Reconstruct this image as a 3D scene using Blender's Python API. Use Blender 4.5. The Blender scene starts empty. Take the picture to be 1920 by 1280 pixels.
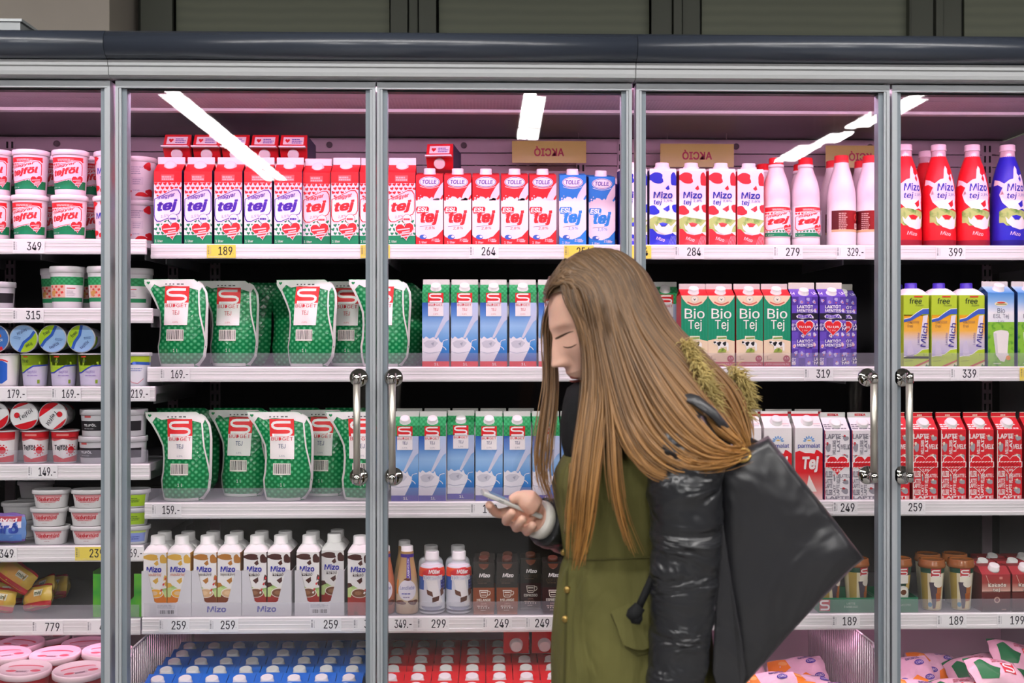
import bpy, bmesh, math, random
from mathutils import Vector, Matrix, Euler

# ------------------------------------------------------------------ camera, world, exposure, room lights
SC = bpy.context.scene
COL = SC.collection
RND = random.Random(11)
F, CX, CY, CAMZ, YAW = 2133.3, 960.0, 640.0, 1.5, math.radians(1.4)
YD = 2.58                       # plane of the glass doors
SHELF_Y = {1: 2.84, 2: 2.82, 3: 2.795, 4: 2.77}
BACK_Y = 3.28
PY = 2.03                       # plane of the walking person

cam_data = bpy.data.cameras.new('camera')
cam_data.lens = 40.0
cam_data.sensor_width = 36.0
cam_data.clip_start = 0.05
cam_data.dof.use_dof = True
cam_data.dof.focus_distance = 2.78
cam_data.dof.aperture_fstop = 4.5
cam = bpy.data.objects.new('camera', cam_data)
cam.location = (0, 0, CAMZ)
cam.rotation_euler = (math.radians(90), 0, -YAW)
COL.objects.link(cam)
SC.camera = cam

world = bpy.data.worlds.new('world')
SC.world = world
world.use_nodes = True
world.node_tree.nodes['Background'].inputs[0].default_value = (0.55, 0.57, 0.6, 1)
world.node_tree.nodes['Background'].inputs[1].default_value = 0.25

SC.view_settings.view_transform = 'Standard'
SC.view_settings.look = 'None'
SC.view_settings.exposure = 0.0
SC.view_settings.gamma = 1.0
SC.view_settings.use_curve_mapping = False
SC.cycles.transparent_max_bounces = 32
SC.cycles.max_bounces = 6
SC.cycles.diffuse_bounces = 3
SC.cycles.glossy_bounces = 3
SC.cycles.caustics_reflective = False
SC.cycles.caustics_refractive = False
SC.cycles.use_denoising = True

ROOM_LAMP = 100.0               # radiance of the line luminaires that run towards the cabinets
AISLE_LAMP = 44.0               # radiance of the long luminaire above the aisle
CANOPY_LAMP = 33.0              # radiance of the lamp strip in the cabinet canopy
CANOPY_TINT = (1.0, 0.58, 0.82)


def W(px, py, Y):
    a = (px - CX) / F
    b = (CY - py) / F
    dx = math.sin(YAW) + a * math.cos(YAW)
    dy = math.cos(YAW) - a * math.sin(YAW)
    t = Y / dy
    return Vector((dx * t, Y, CAMZ + b * t))


def X(px, Y):
    return W(px, 640, Y).x


def Z(py, Y):
    return W(960, py, Y).z


# ------------------------------------------------------------------ materials
def lin(h):
    if not isinstance(h, str):
        return tuple(h)
    h = h.lstrip('#')
    out = []
    for i in (0, 2, 4):
        c = int(h[i:i + 2], 16) / 255
        out.append(c / 12.92 if c <= 0.04045 else ((c + 0.055) / 1.055) ** 2.4)
    return tuple(out)


MATS = {}


def mat(color, rough=0.45, metal=0.0, spec=0.4, name=None, bump=None, trans=0.0, alpha=1.0, emit=0.0, coat=0.0, noise=None):
    key = (color, rough, metal, spec, name, bump, trans, alpha, emit, coat, noise)
    if key in MATS:
        return MATS[key]
    m = bpy.data.materials.new(name or 'print_' + str(color).strip('#'))
    m.use_nodes = True
    nt = m.node_tree
    b = nt.nodes['Principled BSDF']
    c = lin(color)
    b.inputs['Base Color'].default_value = (*c, 1)
    b.inputs['Roughness'].default_value = rough
    b.inputs['Metallic'].default_value = metal
    b.inputs['Specular IOR Level'].default_value = spec
    b.inputs['Transmission Weight'].default_value = trans
    b.inputs['Alpha'].default_value = alpha
    b.inputs['Coat Weight'].default_value = coat
    if emit:
        b.inputs['Emission Color'].default_value = (*c, 1)
        b.inputs['Emission Strength'].default_value = emit
    if noise:                       # (scale, amount): fine colour unevenness
        tc = nt.nodes.new('ShaderNodeTexCoord')
        n = nt.nodes.new('ShaderNodeTexNoise')
        n.inputs['Scale'].default_value = noise[0]
        n.inputs['Detail'].default_value = 4
        nt.links.new(tc.outputs['Object'], n.inputs['Vector'])
        r = nt.nodes.new('ShaderNodeValToRGB')
        r.color_ramp.elements[0].position = 0.3
        r.color_ramp.elements[1].position = 0.7
        r.color_ramp.elements[0].color = (*[v * (1 - noise[1]) for v in c], 1)
        r.color_ramp.elements[1].color = (*[min(1, v * (1 + noise[1])) for v in c], 1)
        nt.links.new(n.outputs['Fac'], r.inputs['Fac'])
        nt.links.new(r.outputs['Color'], b.inputs['Base Color'])
    if bump:                        # (scale, strength, distance)
        tc = nt.nodes.new('ShaderNodeTexCoord')
        n = nt.nodes.new('ShaderNodeTexNoise')
        n.inputs['Scale'].default_value = bump[0]
        n.inputs['Detail'].default_value = 3
        nt.links.new(tc.outputs['Object'], n.inputs['Vector'])
        bp = nt.nodes.new('ShaderNodeBump')
        bp.inputs['Strength'].default_value = bump[1]
        bp.inputs['Distance'].default_value = bump[2]
        nt.links.new(n.outputs['Fac'], bp.inputs['Height'])
        nt.links.new(bp.outputs['Normal'], b.inputs['Normal'])
    MATS[key] = m
    return m


def P(c, rough=0.42):               # printed card / film colour
    return mat(c, rough, spec=0.35)


def grad(stops, z0, z1, axis='Z', rough=0.42, name='printed_gradient'):
    """printed colour gradient along an object axis; stops = [(t, hex), ...]"""
    key = ('grad', tuple(stops), z0, z1, axis, rough)
    if key in MATS:
        return MATS[key]
    m = bpy.data.materials.new(name)
    m.use_nodes = True
    nt = m.node_tree
    b = nt.nodes['Principled BSDF']
    b.inputs['Roughness'].default_value = rough
    b.inputs['Specular IOR Level'].default_value = 0.35
    tc = nt.nodes.new('ShaderNodeTexCoord')
    sx = nt.nodes.new('ShaderNodeSeparateXYZ')
    mr = nt.nodes.new('ShaderNodeMapRange')
    mr.inputs['From Min'].default_value = z0
    mr.inputs['From Max'].default_value = z1
    r = nt.nodes.new('ShaderNodeValToRGB')
    el = r.color_ramp.elements
    while len(el) < len(stops):
        el.new(0.5)
    for e, (t, c) in zip(el, stops):
        e.position = t
        e.color = (*lin(c), 1)
    nt.links.new(tc.outputs['Object'], sx.inputs[0])
    nt.links.new(sx.outputs[axis], mr.inputs['Value'])
    nt.links.new(mr.outputs['Result'], r.inputs['Fac'])
    nt.links.new(r.outputs['Color'], b.inputs['Base Color'])
    MATS[key] = m
    return m


def pattern(kind, c1, c2, scale, rough=0.4, bump=0.0, lo=0.3, hi=0.5, name=None):
    """two-colour printed pattern: 'dots' (bubble print), 'noise' (photo-like mottling), 'voronoi'"""
    key = ('pat', kind, c1, c2, scale, rough, bump, lo, hi)
    if key in MATS:
        return MATS[key]
    m = bpy.data.materials.new(name or 'printed_' + kind)
    m.use_nodes = True
    nt = m.node_tree
    b = nt.nodes['Principled BSDF']
    b.inputs['Roughness'].default_value = rough
    tc = nt.nodes.new('ShaderNodeTexCoord')
    src = tc.outputs['Object']
    if kind == 'noise':
        n = nt.nodes.new('ShaderNodeTexNoise')
        n.inputs['Detail'].default_value = 5
        out = n.outputs['Fac']
    else:
        n = nt.nodes.new('ShaderNodeTexVoronoi')
        n.voronoi_dimensions = '2D'
        n.inputs['Randomness'].default_value = 0.0 if kind == 'dots' else 1.0
        out = n.outputs['Distance']
        sx = nt.nodes.new('ShaderNodeSeparateXYZ')
        cx = nt.nodes.new('ShaderNodeCombineXYZ')
        nt.links.new(src, sx.inputs[0])
        if kind == 'dots':          # rotate the lattice 45 degrees
            a1 = nt.nodes.new('ShaderNodeMath'); a1.operation = 'ADD'
            a2 = nt.nodes.new('ShaderNodeMath'); a2.operation = 'SUBTRACT'
            nt.links.new(sx.outputs['X'], a1.inputs[0]); nt.links.new(sx.outputs['Z'], a1.inputs[1])
            nt.links.new(sx.outputs['X'], a2.inputs[0]); nt.links.new(sx.outputs['Z'], a2.inputs[1])
            nt.links.new(a1.outputs[0], cx.inputs['X']); nt.links.new(a2.outputs[0], cx.inputs['Y'])
        else:
            nt.links.new(sx.outputs['X'], cx.inputs['X']); nt.links.new(sx.outputs['Z'], cx.inputs['Y'])
        src = cx.outputs[0]
    n.inputs['Scale'].default_value = scale
    nt.links.new(src, n.inputs['Vector'])
    r = nt.nodes.new('ShaderNodeValToRGB')
    r.color_ramp.elements[0].position = lo
    r.color_ramp.elements[1].position = hi
    r.color_ramp.elements[0].color = (*lin(c1), 1)
    r.color_ramp.elements[1].color = (*lin(c2), 1)
    nt.links.new(out, r.inputs['Fac'])
    nt.links.new(r.outputs['Color'], b.inputs['Base Color'])
    if bump:
        bp = nt.nodes.new('ShaderNodeBump')
        bp.inputs['Strength'].default_value = bump
        bp.inputs['Distance'].default_value = 0.002
        nt.links.new(out, bp.inputs['Height'])
        nt.links.new(bp.outputs['Normal'], b.inputs['Normal'])
    MATS[key] = m
    return m


def glassy(name, f0, tint=(1, 1, 1), rough=0.0, haze=0.0, hazecol=(0.8, 0.8, 0.85)):
    """thin clear sheet: transparent with a Fresnel reflection on each face, optionally a little milky"""
    m = bpy.data.materials.new(name)
    m.use_nodes = True
    nt = m.node_tree
    nt.nodes.clear()
    o = nt.nodes.new('ShaderNodeOutputMaterial')
    t = nt.nodes.new('ShaderNodeBsdfTransparent')
    t.inputs[0].default_value = (*tint, 1)
    g = nt.nodes.new('ShaderNodeBsdfGlossy')
    g.inputs['Roughness'].default_value = rough
    lw = nt.nodes.new('ShaderNodeLayerWeight')
    lw.inputs['Blend'].default_value = 0.5
    pw = nt.nodes.new('ShaderNodeMath'); pw.operation = 'POWER'; pw.inputs[1].default_value = 5
    ma = nt.nodes.new('ShaderNodeMath'); ma.operation = 'MULTIPLY_ADD'
    ma.inputs[1].default_value = 1 - f0; ma.inputs[2].default_value = f0
    mx = nt.nodes.new('ShaderNodeMixShader')
    nt.links.new(lw.outputs['Facing'], pw.inputs[0])
    nt.links.new(pw.outputs[0], ma.inputs[0])
    nt.links.new(ma.outputs[0], mx.inputs[0])
    base = t.outputs[0]
    if haze:
        d = nt.nodes.new('ShaderNodeBsdfDiffuse')
        d.inputs[0].default_value = (*hazecol, 1)
        hm = nt.nodes.new('ShaderNodeMixShader')
        hm.inputs[0].default_value = haze
        nt.links.new(t.outputs[0], hm.inputs[1]); nt.links.new(d.outputs[0], hm.inputs[2])
        base = hm.outputs[0]
    nt.links.new(base, mx.inputs[1]); nt.links.new(g.outputs[0], mx.inputs[2])
    nt.links.new(mx.outputs[0], o.inputs[0])
    return m


def lamp_mat(name, color, strength):
    m = bpy.data.materials.new(name)
    m.use_nodes = True
    nt = m.node_tree
    nt.nodes.clear()
    o = nt.nodes.new('ShaderNodeOutputMaterial')
    e = nt.nodes.new('ShaderNodeEmission')
    e.inputs[0].default_value = (*color, 1)
    e.inputs[1].default_value = strength
    nt.links.new(e.outputs[0], o.inputs[0])
    return m


# ------------------------------------------------------------------ mesh building
class MB:
    """collects faces; build() makes one mesh"""
    def __init__(s):
        s.v, s.f, s.m, s.s = [], [], [], []

    def vert(s, p):
        s.v.append(tuple(p))
        return len(s.v) - 1

    def face(s, idx, m, smooth=False):
        s.f.append(tuple(idx)); s.m.append(m); s.s.append(smooth)

    def poly(s, pts, m, smooth=False):
        s.face([s.vert(p) for p in pts], m, smooth)

    def box(s, x0, x1, y0, y1, z0, z1, m, mats=None):
        """mats: optional dict for faces 'front','back','left','right','top','bottom'"""
        g = mats or {}
        i = [s.vert(p) for p in ((x0, y0, z0), (x1, y0, z0), (x1, y1, z0), (x0, y1, z0),
                                 (x0, y0, z1), (x1, y0, z1), (x1, y1, z1), (x0, y1, z1))]
        for nm, q in (('front', (0, 1, 5, 4)), ('right', (1, 2, 6, 5)), ('back', (2, 3, 7, 6)),
                      ('left', (3, 0, 4, 7)), ('top', (4, 5, 6, 7)), ('bottom', (3, 2, 1, 0))):
            s.face([i[k] for k in q], g.get(nm, m))
        return s

    def rings(s, rings, m, smooth=True, cap0=True, cap1=True, closed=True, mf=None):
        """rings: list of equally long point lists"""
        idx = [[s.vert(p) for p in r] for r in rings]
        n = len(idx[0])
        for a in range(len(idx) - 1):
            for k in range(n if closed else n - 1):
                k2 = (k + 1) % n
                mm = mf(a, k) if mf else m
                s.face((idx[a][k], idx[a][k2], idx[a + 1][k2], idx[a + 1][k]), mm, smooth)
        if cap0:
            s.face(list(reversed(idx[0])), mf(0, 0) if mf else m)
        if cap1:
            s.face(idx[-1], mf(len(idx) - 2, 0) if mf else m)
        return s

    def lathe(s, prof, m, n=28, center=(0, 0, 0), mf=None, sx=1.0, sy=1.0, power=None, smooth=True):
        """prof: [(r, z)] from bottom to top; power: superellipse exponent"""
        rr = []
        for r, z in prof:
            ring = []
            for k in range(n):
                a = 2 * math.pi * k / n
                c, q = math.cos(a), math.sin(a)
                if power:
                    e = 2 / power
                    c = math.copysign(abs(c) ** e, c); q = math.copysign(abs(q) ** e, q)
                ring.append((center[0] + r * sx * c, center[1] + r * sy * q, center[2] + z))
            rr.append(ring)
        return s.rings(rr, m, smooth, True, True, True, mf)

    def tube(s, pts, rad, m, n=10, smooth=True, flat=1.0):
        """tube along a polyline; rad: number or list; flat squashes the second axis"""
        pts = [Vector(p) for p in pts]
        rr = []
        up = Vector((0.02, 0.1, 1)).normalized()
        for i, p in enumerate(pts):
            t = (pts[min(i + 1, len(pts) - 1)] - pts[max(i - 1, 0)])
            if t.length < 1e-9:
                t = Vector((0, 0, 1))
            t.normalize()
            u = up - t * up.dot(t)
            if u.length < 0.05:
                u = Vector((1, 0, 0)) - t * t.x
            u.normalize()
            w = t.cross(u)
            up = u
            r = rad[i] if isinstance(rad, (list, tuple)) else rad
            rr.append([p + (u * math.cos(2 * math.pi * k / n) + w * math.sin(2 * math.pi * k / n) * flat) * r for k in range(n)])
        return s.rings(rr, m, smooth)

    def add(s, other, mtx=None):
        o = len(s.v)
        for p in other.v:
            s.v.append(tuple(mtx @ Vector(p)) if mtx else p)
        for f, m, q in zip(other.f, other.m, other.s):
            s.f.append(tuple(i + o for i in f)); s.m.append(m); s.s.append(q)
        return s

    def xform(s, mtx):
        s.v = [tuple(mtx @ Vector(p)) for p in s.v]
        return s

    def build(s, name):
        me = bpy.data.meshes.new(name)
        me.from_pydata(s.v, [], s.f)
        slots = []
        mi = []
        for m in s.m:
            if m not in slots:
                slots.append(m)
            mi.append(slots.index(m))
        for m in slots:
            me.materials.append(m)
        me.polygons.foreach_set('material_index', mi)
        me.polygons.foreach_set('use_smooth', s.s)
        me.update()
        return me


def bevelled(me, width=0.002, seg=2, angle=0.6):
    bm = bmesh.new(); bm.from_mesh(me)
    bmesh.ops.remove_doubles(bm, verts=bm.verts, dist=1e-6)
    ed = [e for e in bm.edges if len(e.link_faces) == 2 and e.calc_face_angle(0) > angle]
    bmesh.ops.bevel(bm, geom=ed, offset=width, segments=seg, affect='EDGES', profile=0.5)
    bm.to_mesh(me); bm.free()
    return me


# ------------------------------------------------------------------ scene objects
def thing(name, label, cat, loc=(0, 0, 0), rot=(0, 0, 0), group=None):
    o = bpy.data.objects.new(name, None)
    o.empty_display_size = 0.05
    COL.objects.link(o)
    o.location = loc
    o.rotation_euler = rot
    o['label'] = label
    o['category'] = cat
    if group:
        o['group'] = group
    return o


def part(name, me, parent=None, label=None):
    o = bpy.data.objects.new(name, me)
    COL.objects.link(o)
    if parent:
        o.parent = parent
    if label:
        o['label'] = label
    return o


def single(name, me, label, cat, loc=(0, 0, 0), rot=(0, 0, 0), group=None):
    o = part(name, me)
    o.location = loc
    o.rotation_euler = rot
    o['label'] = label
    o['category'] = cat
    if group:
        o['group'] = group
    return o


def struct(name, me, loc=(0, 0, 0)):
    o = part(name, me)
    o.location = loc
    o['kind'] = 'structure'
    return o


class Proto:
    """a kind of package: named parts (mesh, sub-parts); put() sets one individual into the scene"""
    def __init__(s, name, cat, parts, group=None):
        s.name, s.cat, s.parts, s.group = name, cat, parts, group

    def put(s, loc, label, rot=(0, 0, 0), group=None, skip=(), scale=None):
        t = thing(s.name, label, s.cat, loc, rot, group or s.group)
        if scale:
            t.scale = scale
        for p in s.parts:
            if p[0] in skip:
                continue
            o = part(p[0], p[1], t)
            for q in p[2:]:
                if q[0] not in skip:
                    part(q[0], q[1], o)
        return t


ORD = ['first', 'second', 'third', 'fourth', 'fifth', 'sixth', 'seventh', 'eighth', 'ninth', 'tenth', 'eleventh', 'twelfth']


# ------------------------------------------------------------------ printed artwork: flat shapes laid on a face
_TXT = {}
try:                                # Blender's own interface typeface, else its built-in text font
    FONT = bpy.data.fonts.load(bpy.utils.system_resource('DATAFILES', path='fonts') + '/Inter.woff2')
except Exception:
    FONT = None


def glyphs(s, bold=0.0, shear=0.0, sp=1.0):
    key = (s, bold, shear, sp)
    if key in _TXT:
        return _TXT[key]
    cu = bpy.data.curves.new('text', 'FONT')
    cu.body = s
    if FONT:
        cu.font = FONT
    cu.offset = 0.0
    cu.shear = shear
    cu.space_character = sp
    cu.resolution_u = 2
    ob = bpy.data.objects.new('text', cu)
    me = ob.to_mesh()
    vs = [(v.co.x, v.co.y) for v in me.vertices]
    fs = [tuple(p.vertices) for p in me.polygons]
    ob.to_mesh_clear()
    bpy.data.objects.remove(ob)
    bpy.data.curves.remove(cu)
    x0 = min(v[0] for v in vs); x1 = max(v[0] for v in vs)
    y0 = min(v[1] for v in vs); y1 = max(v[1] for v in vs)
    vs = [(x - (x0 + x1) / 2, y - (y0 + y1) / 2) for x, y in vs]
    _TXT[key] = (vs, fs, x1 - x0, y1 - y0)
    return _TXT[key]


def blob(cx, cz, rx, rz, seed, n=16, amp=0.28):
    r = random.Random(seed)
    ph = [r.uniform(0, 6.28) for _ in range(3)]
    pts = []
    for k in range(n):
        a = 2 * math.pi * k / n
        q = 1 + amp * (math.sin(2 * a + ph[0]) * 0.5 + math.sin(3 * a + ph[1]) * 0.6 + math.sin(5 * a + ph[2]) * 0.25)
        pts.append((cx + rx * q * math.cos(a), cz + rz * q * math.sin(a)))
    return pts


class Art:
    def __init__(s, clip=None):
        s.items = []
        s.clip = clip               # (x0, z0, x1, z1) in mm: prints end at the edges of the face
        s.u = 0.001                 # artwork is drawn in millimetres

    def poly(s, pts, m, L=1):
        a = sum(pts[i][0] * pts[(i + 1) % len(pts)][1] - pts[(i + 1) % len(pts)][0] * pts[i][1] for i in range(len(pts)))
        if a < 0:
            pts = list(reversed(pts))
        s.items.append((list(pts), [tuple(range(len(pts)))], m, L))
        return s

    def rect(s, x0, z0, x1, z1, m, L=1):
        return s.poly([(x0, z0), (x1, z0), (x1, z1), (x0, z1)], m, L)

    def ell(s, cx, cz, rx, rz, m, L=2, n=20, a0=0, a1=360, rot=0):
        q = []
        full = abs(a1 - a0) >= 360
        for k in range(n if full else n + 1):
            a = math.radians(a0 + (a1 - a0) * k / n)
            x, z = rx * math.cos(a), rz * math.sin(a)
            c, d = math.cos(math.radians(rot)), math.sin(math.radians(rot))
            q.append((cx + x * c - z * d, cz + x * d + z * c))
        return s.poly(q, m, L)

    def blob(s, cx, cz, rx, rz, m, L=2, seed=1, n=16, amp=0.28):
        return s.poly(blob(cx, cz, rx, rz, seed, n, amp), m, L)

    def heart(s, cx, cz, w, m, L=2, rot=0, n=18):
        q = []
        c, d = math.cos(math.radians(rot)), math.sin(math.radians(rot))
        for k in range(n):
            t = 2 * math.pi * k / n
            x = 16 * math.sin(t) ** 3 / 32 * w
            z = (13 * math.cos(t) - 5 * math.cos(2 * t) - 2 * math.cos(3 * t) - math.cos(4 * t) + 2.5) / 32 * w
            q.append((cx + x * c - z * d, cz + x * d + z * c))
        return s.poly(q, m, L)

    def hearts(s, x0, z0, x1, z1, w, m, L=2, seed=3):
        r = random.Random(seed)
        row = 0
        z = z0 + w * 0.4
        while z < z1:
            x = x0 + w * (0.45 if row % 2 else 0.95)
            while x < x1:
                s.heart(x, z, w * 0.86, m, L, r.uniform(-25, 25), 12)
                x += w * 1.05
            z += w * 0.95
            row += 1
        return s

    def stroke(s, pts, w, m, L=2):
        left, right = [], []
        for i, p in enumerate(pts):
            a = pts[max(i - 1, 0)]; b = pts[min(i + 1, len(pts) - 1)]
            dx, dz = b[0] - a[0], b[1] - a[1]
            q = math.hypot(dx, dz) or 1
            nx, nz = -dz / q * w / 2, dx / q * w / 2
            left.append((p[0] + nx, p[1] + nz)); right.append((p[0] - nx, p[1] - nz))
        vs = left + right
        n = len(pts)
        s.items.append((vs, [(i, n + i, n + i + 1, i + 1) for i in range(n - 1)], m, L))
        return s

    def text(s, t, cx, cz, h, m, L=3, w=None, bold=0.0, shear=0.0, rot=0, sp=1.0, mirror=False):
        vs, fs, tw, th = glyphs(t, 0.0, shear, sp)
        d_ = bold * 0.62                       # heavier strokes: the same glyphs laid over one another, slightly shifted
        tw += 2 * d_; th += 2 * d_
        kz = h / th
        kx = w / tw if w else kz
        c, d = math.cos(math.radians(rot)), math.sin(math.radians(rot))
        for n_, (ox, oz) in enumerate(((0, 0),) if bold <= 0 else ((-d_, -d_), (d_, -d_), (-d_, d_), (d_, d_)) if bold > 0.025 else ((-d_, 0), (d_, 0))):
            q = []
            for x, z in vs:
                x, z = (x + ox) * kx, (z + oz) * kz
                if mirror:
                    x = -x
                q.append((cx + x * c - z * d, cz + x * d + z * c))
            s.items.append((q, [tuple(reversed(f)) for f in fs] if mirror else fs, m, L + n_ * 0.17))
        return s

    def lines(s, x0, z0, x1, z1, n, m, L=3, seed=5, fill=0.55):
        """small print too fine to read: rows of short dashes"""
        r = random.Random(seed)
        hgt = (z1 - z0) / n
        for k in range(n):
            x = x0
            e = x1 - (x1 - x0) * r.uniform(0, 0.3)
            while x < e:
                q = min(r.uniform(0.12, 0.3) * (x1 - x0), e - x)
                s.rect(x, z0 + k * hgt, x + q * 0.85, z0 + k * hgt + hgt * fill, m, L)
                x += q
        return s

    def barcode(s, x0, z0, x1, z1, L=2, seed=2, white='#f2efe6'):
        s.rect(x0, z0, x1, z1, P(white), L)
        r = random.Random(seed)
        x = x0 + (x1 - x0) * 0.06
        u = (x1 - x0) / 60
        while x < x1 - u * 4:
            q = r.choice((1, 1, 2, 3)) * u
            s.rect(x, z0 + (z1 - z0) * 0.12, x + q, z1 - (z1 - z0) * 0.06, P('#3a3838'), L + 1)
            x += q + r.choice((1, 2, 2, 3)) * u
        return s

    def mesh(s, name, y=0.0, warp=None, step=None, eps=0.00025, mb=False):
        b = MB()
        for vs, fs, m, L in s.items:
            vs = [(x * s.u, z * s.u) for x, z in vs]
            if s.clip or step:
                bm = bmesh.new()
                bv = [bm.verts.new((x, 0, z)) for x, z in vs]
                for f in fs:
                    try:
                        bm.faces.new([bv[i] for i in f])
                    except ValueError:
                        pass
                bm.normal_update()
                if len(fs) == 1 and len(fs[0]) > 4:
                    bmesh.ops.triangulate(bm, faces=bm.faces[:])
                cuts = []
                if s.clip:
                    x0, z0, x1, z1 = [q * s.u for q in s.clip]
                    for co, no in (((x0, 0, 0), (-1, 0, 0)), ((x1, 0, 0), (1, 0, 0)), ((0, 0, z0), (0, 0, -1)), ((0, 0, z1), (0, 0, 1))):
                        bmesh.ops.bisect_plane(bm, geom=bm.verts[:] + bm.edges[:] + bm.faces[:], plane_co=co, plane_no=no, clear_outer=True)
                if step and bm.verts:
                    for ax in (0, 2):
                        st = step[0] if ax == 0 else step[1]
                        lo = min(v.co[ax] for v in bm.verts); hi = max(v.co[ax] for v in bm.verts)
                        k = math.ceil(lo / st) * st
                        while k < hi:
                            co = [0, 0, 0]; no = [0, 0, 0]
                            co[ax] = k; no[ax] = 1
                            bmesh.ops.bisect_plane(bm, geom=bm.verts[:] + bm.edges[:] + bm.faces[:], plane_co=co, plane_no=no)
                            k += st
                bm.verts.index_update()
                vs2 = [(v.co.x, v.co.z) for v in bm.verts]
                fs2 = [tuple(v.index for v in f.verts) for f in bm.faces]
                bm.free()
            else:
                vs2, fs2 = vs, fs
            o = len(b.v)
            for x, z in vs2:
                if warp:
                    b.v.append(tuple(warp(x, z, L * eps)))
                else:
                    b.v.append((x, y - L * eps, z))
            for f in fs2:
                b.face([i + o for i in f], m, bool(warp))
        return b if mb else b.build(name)


def lathe_warp(prof, sx=1.0, sy=1.0, power=None):
    """wrap artwork (arc length, height) around a turned body, centre of the print facing -Y"""
    rmax = max(p[0] for p in prof)

    def f(x, z, e):
        r = prof[-1][0]
        for (r0, z0), (r1, z1) in zip(prof, prof[1:]):
            if z0 <= z <= z1 and z1 > z0:
                r = r0 + (r1 - r0) * (z - z0) / (z1 - z0)
                break
        rr = max(r, 1e-4)
        a = x / rmax
        u, v = math.sin(a), math.cos(a)
        if power:
            q = 2 / power
            u = math.copysign(abs(u) ** q, u); v = math.copysign(abs(v) ** q, v)
        return (u * (rr + e) * sx, -v * (rr + e) * sy, z)
    return f


def smooth_prof(pts, n=4):
    """Catmull-Rom through profile points"""
    out = []
    q = [pts[0]] + list(pts) + [pts[-1]]
    for i in range(1, len(q) - 2):
        p0, p1, p2, p3 = q[i - 1], q[i], q[i + 1], q[i + 2]
        for k in range(n):
            t = k / n
            out.append(tuple(0.5 * ((2 * p1[j]) + (-p0[j] + p2[j]) * t + (2 * p0[j] - 5 * p1[j] + 4 * p2[j] - p3[j]) * t * t
                                    + (-p0[j] + 3 * p1[j] - 3 * p2[j] + p3[j]) * t ** 3) for j in range(len(p1))))
    out.append(tuple(pts[-1]))
    return out

# ================================================================== THE ROOM
def plane_mesh(name, pts, m):
    return MB().poly(pts, m) if False else _pm(name, pts, m)


def _pm(name, pts, m):
    b = MB(); b.poly(pts, m)
    return b.build(name)


def tile_mat():
    m = mat('#8d8a86', 0.35, name='floor_tile_gloss')
    nt = m.node_tree
    tc = nt.nodes.new('ShaderNodeTexCoord')
    br = nt.nodes.new('ShaderNodeTexBrick')
    br.offset = 0
    br.inputs['Scale'].default_value = 1.0
    br.inputs['Brick Width'].default_value = 0.4
    br.inputs['Row Height'].default_value = 0.4
    br.inputs['Mortar Size'].default_value = 0.004
    br.inputs['Color1'].default_value = (0.30, 0.29, 0.28, 1)
    br.inputs['Color2'].default_value = (0.27, 0.265, 0.26, 1)
    br.inputs['Mortar'].default_value = (0.1, 0.1, 0.1, 1)
    nt.links.new(tc.outputs['Object'], br.inputs['Vector'])
    nt.links.new(br.outputs['Color'], nt.nodes['Principled BSDF'].inputs['Base Color'])
    return m


XL, XR, YF, YB, ZC = -6.0, 6.0, -9.0, 3.79, 3.25
struct('floor', _pm('floor', [(XL, YF, 0), (XR, YF, 0), (XR, YB, 0), (XL, YB, 0)], tile_mat()))
struct('ceiling', _pm('ceiling', [(XL, YB, ZC), (XR, YB, ZC), (XR, YF, ZC), (XL, YF, ZC)], mat('#8b8a88', 0.9, name='ceiling_paint')))
M_WALL = mat('#7d776f', 0.85, name='wall_paint', noise=(3, 0.05))
struct('wall_left', _pm('wall_left', [(XL, YF, 0), (XL, YB, 0), (XL, YB, ZC), (XL, YF, ZC)], M_WALL))
struct('wall_right', _pm('wall_right', [(XR, YB, 0), (XR, YF, 0), (XR, YF, ZC), (XR, YB, ZC)], M_WALL))
struct('wall_front', _pm('wall_front', [(XR, YF, 0), (XL, YF, 0), (XL, YF, ZC), (XR, YF, ZC)], mat('#2b2a2c', 0.8, name='dark_far_wall')))
struct('wall_back', _pm('wall_back', [(XL, YB, 0), (XR, YB, 0), (XR, YB, ZC), (XL, YB, ZC)], mat('#4d4e48', 0.8, name='dark_back_wall')))
# pillar at the left, windows with lowered roller blinds above the cabinets
b = MB()
b.box(X(-420, 3.5), X(205, 3.5), 3.5, YB - 0.002, 0, ZC, mat('#b3aaa0', 0.8, name='pillar_paint', noise=(4, 0.04)))
struct('wall_pillar', b.build('wall_pillar'))
M_MULL = mat('#55584f', 0.6, name='mullion_paint')
M_MULL_D = mat('#161715', 0.7, name='mullion_gap')
def blind_mat():
    m = mat('#5a5d52', 0.7, name='roller_blind')
    nt = m.node_tree
    tc = nt.nodes.new('ShaderNodeTexCoord')
    wv = nt.nodes.new('ShaderNodeTexWave')
    wv.bands_direction = 'Z'
    wv.inputs['Scale'].default_value = 9
    wv.inputs['Distortion'].default_value = 1.5
    wv.inputs['Detail'].default_value = 2
    nt.links.new(tc.outputs['Object'], wv.inputs['Vector'])
    r = nt.nodes.new('ShaderNodeValToRGB')
    r.color_ramp.elements[0].color = (*lin('#6e7264'), 1)
    r.color_ramp.elements[1].color = (*lin('#767a6a'), 1)
    nt.links.new(wv.outputs['Fac'], r.inputs['Fac'])
    nt.links.new(r.outputs['Color'], nt.nodes['Principled BSDF'].inputs['Base Color'])
    return m
M_BLIND = blind_mat()
YW = YB - 0.05
for n, (a, c) in enumerate(((328, 730), (823, 1217), (1316, 1703), (1808, 2230)), 1):
    b = MB()
    b.box(X(a, YW), X(c, YW), YW, YB - 0.004, 1.9, 3.1, M_BLIND)
    w = struct('window_%d' % n, b.build('roller_blind'))
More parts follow.
